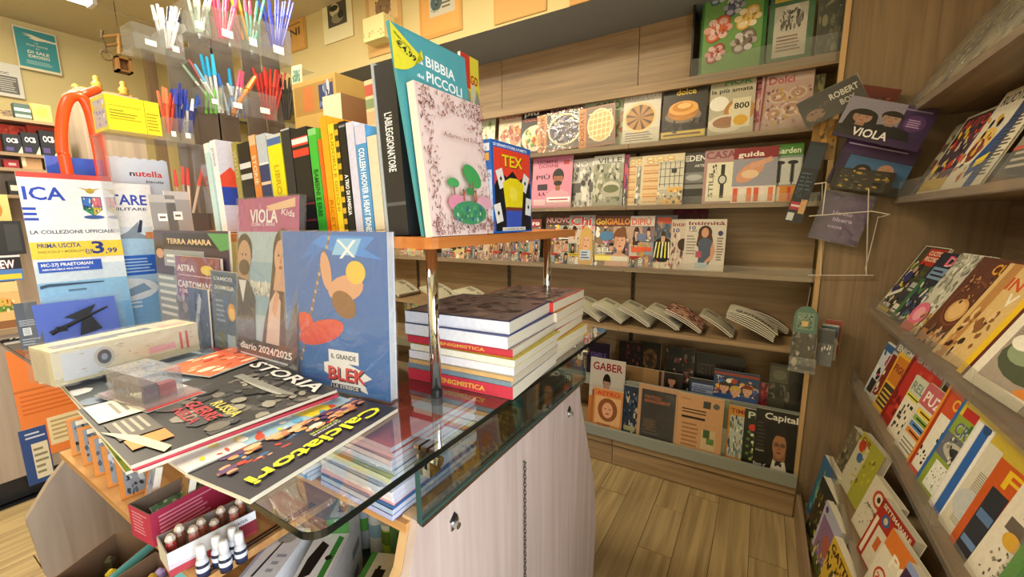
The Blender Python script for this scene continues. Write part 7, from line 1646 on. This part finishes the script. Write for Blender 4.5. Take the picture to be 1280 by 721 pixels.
# ================================================================ LEFT SIDE OF THE SHOP
XLc = -3.4
cab = thing('side_cabinet', 'low greyish laminate cabinet with dark plinth beyond the left end of the counter', 'cabinet', T4(-3.65, .8, 0))
ic_ = cab.matrix_basis.inverted()
zct = P(0, 412, x=XLc).z
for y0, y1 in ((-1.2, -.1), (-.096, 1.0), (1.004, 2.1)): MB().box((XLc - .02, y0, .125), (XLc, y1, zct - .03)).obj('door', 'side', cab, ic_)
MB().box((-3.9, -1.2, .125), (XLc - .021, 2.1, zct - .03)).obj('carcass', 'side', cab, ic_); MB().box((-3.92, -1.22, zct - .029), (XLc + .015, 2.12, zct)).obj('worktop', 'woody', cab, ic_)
MB().box((-3.88, -1.19, .0), (XLc - .02, 2.09, .124)).obj('plinth', 'dark', cab, ic_)


def wallsheet(tl_, br_, x, art, label, name='poster', cat='poster', m='matte', t=.002, face=1):
    a = P(tl_[0], tl_[1], x=x); b = P(br_[0], br_[1], x=x)
    return sheet(name, frame((x, a.y, b.z), (0, 1, 0), (0, 0, 1)), b.y - a.y, a.z - b.z, t, art, label, cat, None, m)


a = Art('#e8823c').R(.0, .62, 1, .64, '#c86a2c')
for k in (.08, .66): a.R(.3, k, .95, k + .26, '#e8d8b0').L(.34, k + .03, .9, k + .24, 5, '#b8a070', int(k * 9))
a.L(.05, .4, .95, .6, 5, '#d06a28', 4)
wallsheet((6, 440), (132, 545), XLc + .004, a, 'orange poster with two cream panels on the low cabinet')
wallsheet((22, 540), (70, 596), XLc + .005, Art('#2c4a8a').R(.35, .08, .95, .72, '#e0d8c0').L(.4, .14, .9, .66, 5, '#8a8468', 2).L(.2, .8, .95, .94, 2, '#c8d0e8', 1), 'dark blue sheet with a cream panel below the orange poster', name='sheet')
za = zct + .001
def lbox(px0, px1, pyb, pyt, x, zb_, col, art, label, name='box', cat='box', dep=.08, grp='things on and over the low cabinet', m='matte'):
    a = P(px0, pyb, x=x); b = P(px1, pyb, x=x); h = P((px0 + px1) / 2, pyt, x=x).z - (a.z if zb_ is None else zb_)
    z = a.z if zb_ is None else zb_
    return carton(name, label, cat, V(x, a.y, z), V(x, b.y, z), V(x - dep, a.y, z), h, col, art=art, m=m, group=grp)


o1 = lbox(-12, 32, 408, 352, XLc - .02, za, '#c8a468', Art('#d8b478').R(0, .0, 1, .16, '#8a5a34').E(.45, .5, .4, .16, '#e0a850').E(.45, .42, .42, .06, '#5a7a2c').S(.05, .35, .85, .6, 12, .08, ['#6a9a34', '#a83a24', '#e8d09a'], 3).R(0, .78, 1, 1, '#e0c48c'), 'tan carton with a filled bread roll picture at the left edge of the counter glass', 'food_carton')
zb2 = P(0, 352, x=XLc - .02).z + .001
lbox(-12, 31, 352, 319, XLc - .02, zb2, '#22242c', Art('#1e2028').R(.02, .0, 1, .45, '#4a7ac0').R(.1, .06, .95, .26, '#e8c83c').T('REW', .2, .5, .32, '#fff', w=.6, sh='#c82a6a').R(0, .92, 1, 1, '#d8d8dc'), 'dark box with white letters, blue and yellow bands, on top of the bread roll carton', 'game_box')
zb3 = P(0, 319, x=XLc - .02).z + .001
lbox(-12, 34, 319, 276, XLc - .03, zb3, '#2c2e30', Art('#26282c').R(.5, .1, .9, .9, '#3a3c40'), 'plain dark case above the white lettered box', 'dark_case', 'case')
lbox(-12, 20, 300, 243, XLc - .14, zb3, '#d8c07a', Art('#d8c07a').E(.4, .75, .3, .15, '#b87a34').R(0, .1, 1, .45, '#3a7ab0').S(0, .05, 1, .5, 10, .12, ['#4ab08a', '#2a4a8a', '#e8e0b0'], 4), 'sand coloured box with a blue green lower band behind the dark case', 'colourful_box')

XS = -3.70
ls = thing('left_shelves', 'narrow wooden shelves with tobacco papers near the left wall', 'shelving', T4(XS, .5, zct))
il = ls.matrix_basis.inverted()
zs = [P(35, p_, x=XS).z for p_ in (149, 192, 211, 244)]
for z in zs: MB().box((XS - .2, -.4, z - .018), (XS, .86, z)).obj('shelf_board', 'woody', ls, il)
for y in (-.42, .86): MB().box((XS - .2, y, zct + .001), (XS, y + .02, zs[0] + (.0 if y < 0 else .0))).obj('upright', 'woodv', ls, il)
MB().box((XS - .22, -.4, zct + .001), (XS - .201, .86, zs[0])).obj('back_panel', 'side', ls, il)
sg = 'goods on the narrow left shelves'
def sitem(px0, px1, pyt, zi, col, art, label, name='packet', dx=.02, dep=.06):
    z = zs[zi] + .001
    a = P(px0, 180, x=XS - dx); b = P(px1, 180, x=XS - dx); h = P((px0 + px1) / 2, pyt, x=XS - dx).z - z
    return carton(name, label, 'packet', V(XS - dx, a.y, z), V(XS - dx, b.y, z), V(XS - dx - dep, a.y, z), h, col, art=art, group=sg, m='matte')
for i, (x0_, x1_) in enumerate(((5, 27), (28, 49), (51, 72))):
    sitem(x0_, x1_, 168 - 2 * i, 1, '#15181f', Art('#141823').T('OCB', .18, .55, .24, '#f2f2f2', w=.64).G([(.7, 0), (1, .4), (1, 0)], '#c8c4b0').R(.1, .1, .5, .3, '#4a3c78'), 'black tobacco paper box with white letters, %s on its shelf' % ['left', 'middle', 'right'][i], 'tobacco_paper_box')
sitem(2, 36, 157, 1, '#c83c28', Art('#d0402c').S(0, 0, 1, 1, 8, .2, ['#e8603c', '#a82c1c'], 2), 'orange red boxes edge behind the left and middle black boxes', dx=.10)
sitem(37, 72, 155, 1, '#d84a30', Art('#d84a30').R(0, 0, 1, .3, '#a83220'), 'orange red box behind the right black box', dx=.10)
sitem(0, 19, 199, 2, '#8a2028', Art('#8a2028').R(.3, .3, .8, .6, '#d8a0a0'), 'small wine red packet on the third narrow shelf')
sitem(23, 48, 194, 2, '#a8805c', Art('#b08a64').R(0, .8, 1, 1, '#8a6240').R(.0, .2, .2, .9, '#e0d0b0'), 'small brown box on the third narrow shelf')
sitem(0, 22, 226, 3, '#1c1c20', Art('#1c1c20').R(.1, .3, .5, .7, '#c8c0b0').R(.6, .3, .9, .7, '#c8c0b0'), 'black packet with pale figures on the lowest narrow shelf')
sitem(24, 52, 228, 3, '#3a4030', Art('#3a4030').R(.1, .1, .9, .4, '#c8c88a'), 'olive packet with a pale band on the lowest narrow shelf')
sitem(3, 23, 138, 0, '#6a5a44', Art('#6a5a44').S(0, 0, 1, 1, 8, .2, ['#a88a54', '#3a3024'], 2), 'brown mixed packet at the left of the highest narrow shelf')
sitem(26, 46, 131, 0, '#3a4c48', Art('#3f524e').R(0, .5, 1, .7, '#a8b8b0').R(0, .1, 1, .3, '#8aa09a'), 'dark green packet with grey bands on the highest narrow shelf')
sitem(48, 71, 132, 0, '#e0bc5c', Art('#e2be60').R(.2, .3, .8, .8, '#d0a848'), 'mustard yellow box on the highest narrow shelf')

# ornament stand hidden behind the yellow carton
zz = P(128, 114, x=-3.6).z; yo = P(128, 114, x=-3.6).y
tc2 = thing('tall_cabinet', 'tall grey cupboard behind the pen display carrying the brass ornament', 'cabinet', T4(-3.75, yo + .1, 0))
i2 = tc2.matrix_basis.inverted()
yr_ = P(172, 118, x=-3.6).y
MB().box((-3.9, yo - .115, zct + .002), (-3.6, yr_, zz)).obj('carcass', 'side', tc2, i2); MB().box((-3.598, yo - .1, zct + .01), (-3.585, yr_, zz - .01)).obj('door', 'side', tc2, i2)
bo = thing('brass_ornament', 'brass figurines on a small curved brass base above the yellow carton', 'ornament', T4(-3.68, yo, zz + .001))
k = MB(); k.rod((0, -.10, .012), (0, .16, .012), .009, '#b0893c', n=10)
for y in (-.1, .16): k.lathe([(.004, -.012), (.016, -.006), (.018, .006), (.006, .016)], '#c09848', 10, (0, y, .014))
k.obj('base_bar', 'plastic', bo)
for n_, y, s_ in (('left_figurine', -.0, 1), ('right_figurine', .13, 1.0)):
    MB().lathe([(.03, .02), (.02, .035), (.028, .05), (.024, .062), (.012, .072), (.016, .085), (.014, .098), (.004, .106)], '#b8903c', 12, (0, y, 0)).obj(n_, 'plastic', bo, None, True)

# wall posters and scale
XW = -5.09
a = Art('#e8e0c0').R(.03, .06, .97, .97, '#3f98a0').G([(.2, .9), (.42, .86), (.62, .82), (.97, .8), (.97, .76), (.7, .76), (.5, .74), (.34, .77), (.42, .8), (.2, .82), (.4, .83), (.18, .86), (.4, .86)], '#ece4c4')
a.T('LA', .46, .66, .03, '#e8e4c8', w=.08).T('TUA VOCE', .25, .59, .035, '#e8e4c8', w=.5).T('DA', .47, .53, .03, '#e8e4c8', w=.08).T('DI SALE', .26, .41, .07, '#f0ecd0', w=.5).T('IDROSSO', .26, .31, .07, '#f0ecd0', w=.5).L(.2, .14, .82, .24, 3, '#a8ccc4', 4)
wallsheet((14, 30), (78, 95), XW + .03, a, 'blue green poster with an open hand and pale lettering on the left wall')
a = Art('#dcdad0').T('DOC', .2, .66, .08, '#3a3a38', w=.4).R(.2, .1, .85, .62, '#6a6a66').L(.24, .14, .8, .58, 7, '#c8c8c0', 3)
wallsheet((-16, 74), (32, 124), XW + .02, a, 'pale grey calendar sheet with a dark grid below the blue green poster', name='wall_calendar', cat='calendar')
hs = thing('hanging_scale', 'old wooden balance with chain and small tray hanging below the ceiling', 'scale', None)
xh = -4.1
def H_(px, py): return P(px, py, x=xh)
top = H_(148, 44); hs.matrix_basis = Matrix.Translation(top)
ih = hs.matrix_basis.inverted()
MB().rod(H_(128, 46), H_(166, 42), .010, '#a07840', n=8).obj('beam', 'card', hs, ih)
MB().rod(H_(133, 57), H_(162, 53), .010, '#8a6434', n=8).obj('lower_beam', 'card', hs, ih)
MB().rod(H_(148, 42), V(H_(148, 42).x, H_(148, 42).y, 3.06), .003, '#6a5a44', n=6).obj('hanging_cord', 'card', hs, ih)
MB().rod(H_(148, 43), H_(149, 68), .012, '#a8804a', n=8).obj('centre_post', 'card', hs, ih)
cmb = [H_(128, 38), H_(127, 48), H_(131, 56), H_(132, 66)]
MB().tube(cmb, .009, '#5a4a34', 7).obj('chain', 'plastic', hs, ih)
rg = MB(); c_ = H_(133, 69); pts = [c_ + V(0, .032 * math.cos(t * .63), .032 * math.sin(t * .63)) for t in range(11)]; rg.tube(pts, .007, '#6a5838', 7).obj('ring', 'plastic', hs, ih)
a_, b_ = H_(143, 70), H_(165, 93)
k = MB(); k.box((xh - .05, a_.y, b_.z), (xh - .04, b_.y, a_.z), '#9a6e3c').box((xh - .05, a_.y, b_.z), (xh + .03, a_.y + .015, a_.z), '#8a6030').box((xh - .05, b_.y - .015, b_.z), (xh + .03, b_.y, a_.z), '#8a6030').box((xh - .05, a_.y, b_.z), (xh + .03, b_.y, b_.z + .012), '#7a5428').box((xh - .05, a_.y, a_.z - .012), (xh + .03, b_.y, a_.z), '#8a6030')
k.obj('wooden_tray', 'card', hs, ih)
ws = P(186, 80, x=-4.6); wpost = MB().box((-4.62, P(183, 100, x=-4.6).y, .0), (-4.56, P(195, 100, x=-4.6).y, P(188, 70, x=-4.6).z), '#b08a4c').obj('wooden_post', 'woodv'); tag(wpost, 'slim yellowish wooden post standing behind the pens', 'post')

# prints on the bulkhead
YK = 2.172
def print_(tl_, tr_, h_, art, label, nm='framed_print'):
    a = P(tl_[0], tl_[1], y=YK); b = P(tr_[0], tr_[1], y=YK)
    L = b.x - a.x; z1 = (a.z + b.z) / 2; z0 = P((tl_[0] + tr_[0]) / 2, h_, y=YK).z
    return sheet(nm, frame((a.x, YK, z0), (1, 0, 0), (0, 0, 1)), L, z1 - z0, .006, art, label, 'print', 'prints on the bulkhead above the shelving', 'matte', '#c8a868')
print_((352, 22), (380, 12), 66, Art('#c89a4c').R(.1, .05, .9, .95, '#d8a85c').T('NI', .3, .42, .2, '#5a4424', w=.45).R(.2, .7, .8, .73, '#8a6a34'), 'ochre print with dark letters, leftmost on the bulkhead')
print_((401, -8), (438, -18), 52, Art('#e8e2b8').R(.18, .3, .82, .82, '#4a453a').E(.42, .62, .16, .13, '#c8c09a').E(.5, .45, .2, .1, '#8a846a').E(.62, .5, .1, .08, '#2a2820').E(.4, .66, .15, .06, '#2a2820'), 'cream print with a dark portrait picture')
print_((456, -8), (500, -20), 68, Art('#d0a868').R(.1, .5, .9, .95, '#e0c088').E(.5, .72, .22, .16, '#8a7050').S(.3, .5, .75, .9, 12, .06, ['#6a5844', '#a88a60'], 2), 'tan print with a small brown drawing, above the teal card')
print_((523, -14), (576, -28), 45, Art('#d49a50').R(.06, .08, .94, .98, '#dda75c').R(.25, .4, .85, .96, '#c8c4b4').E(.42, .66, .14, .16, '#4a6064').L(.55, .5, .84, .8, 4, '#5a5a54', 2).S(.3, .45, .55, .85, 8, .05, ['#2c3c40', '#8a9490'], 3), 'orange tan print with a grey blue sketch')
print_((617, -10), (683, -24), 22, Art('#cf9c58').R(.03, .04, .97, .97, '#d6a562'), 'plain tan print right of the sketched one')
print_((712, -10), (750, -20), 2, Art('#cf9c58'), 'tan print cut off by the top of the picture')
q = P(458, 55, y=2.10); q1 = P(484, 52, y=2.10); qz = P(470, 21, y=2.10)
carton('cream_box', 'small cream box with a marbled band fixed on the bulkhead beside the price badge', 'box', V(q.x, 2.08, q.z), V(q1.x, 2.08, q.z), V(q.x, 2.18, q.z), qz.z - q.z, '#efe6a8', art=Art('#f0e8ac').S(0, .15, 1, .4, 10, .1, ['#c8bc80', '#dcd09a'], 2), m='matte')
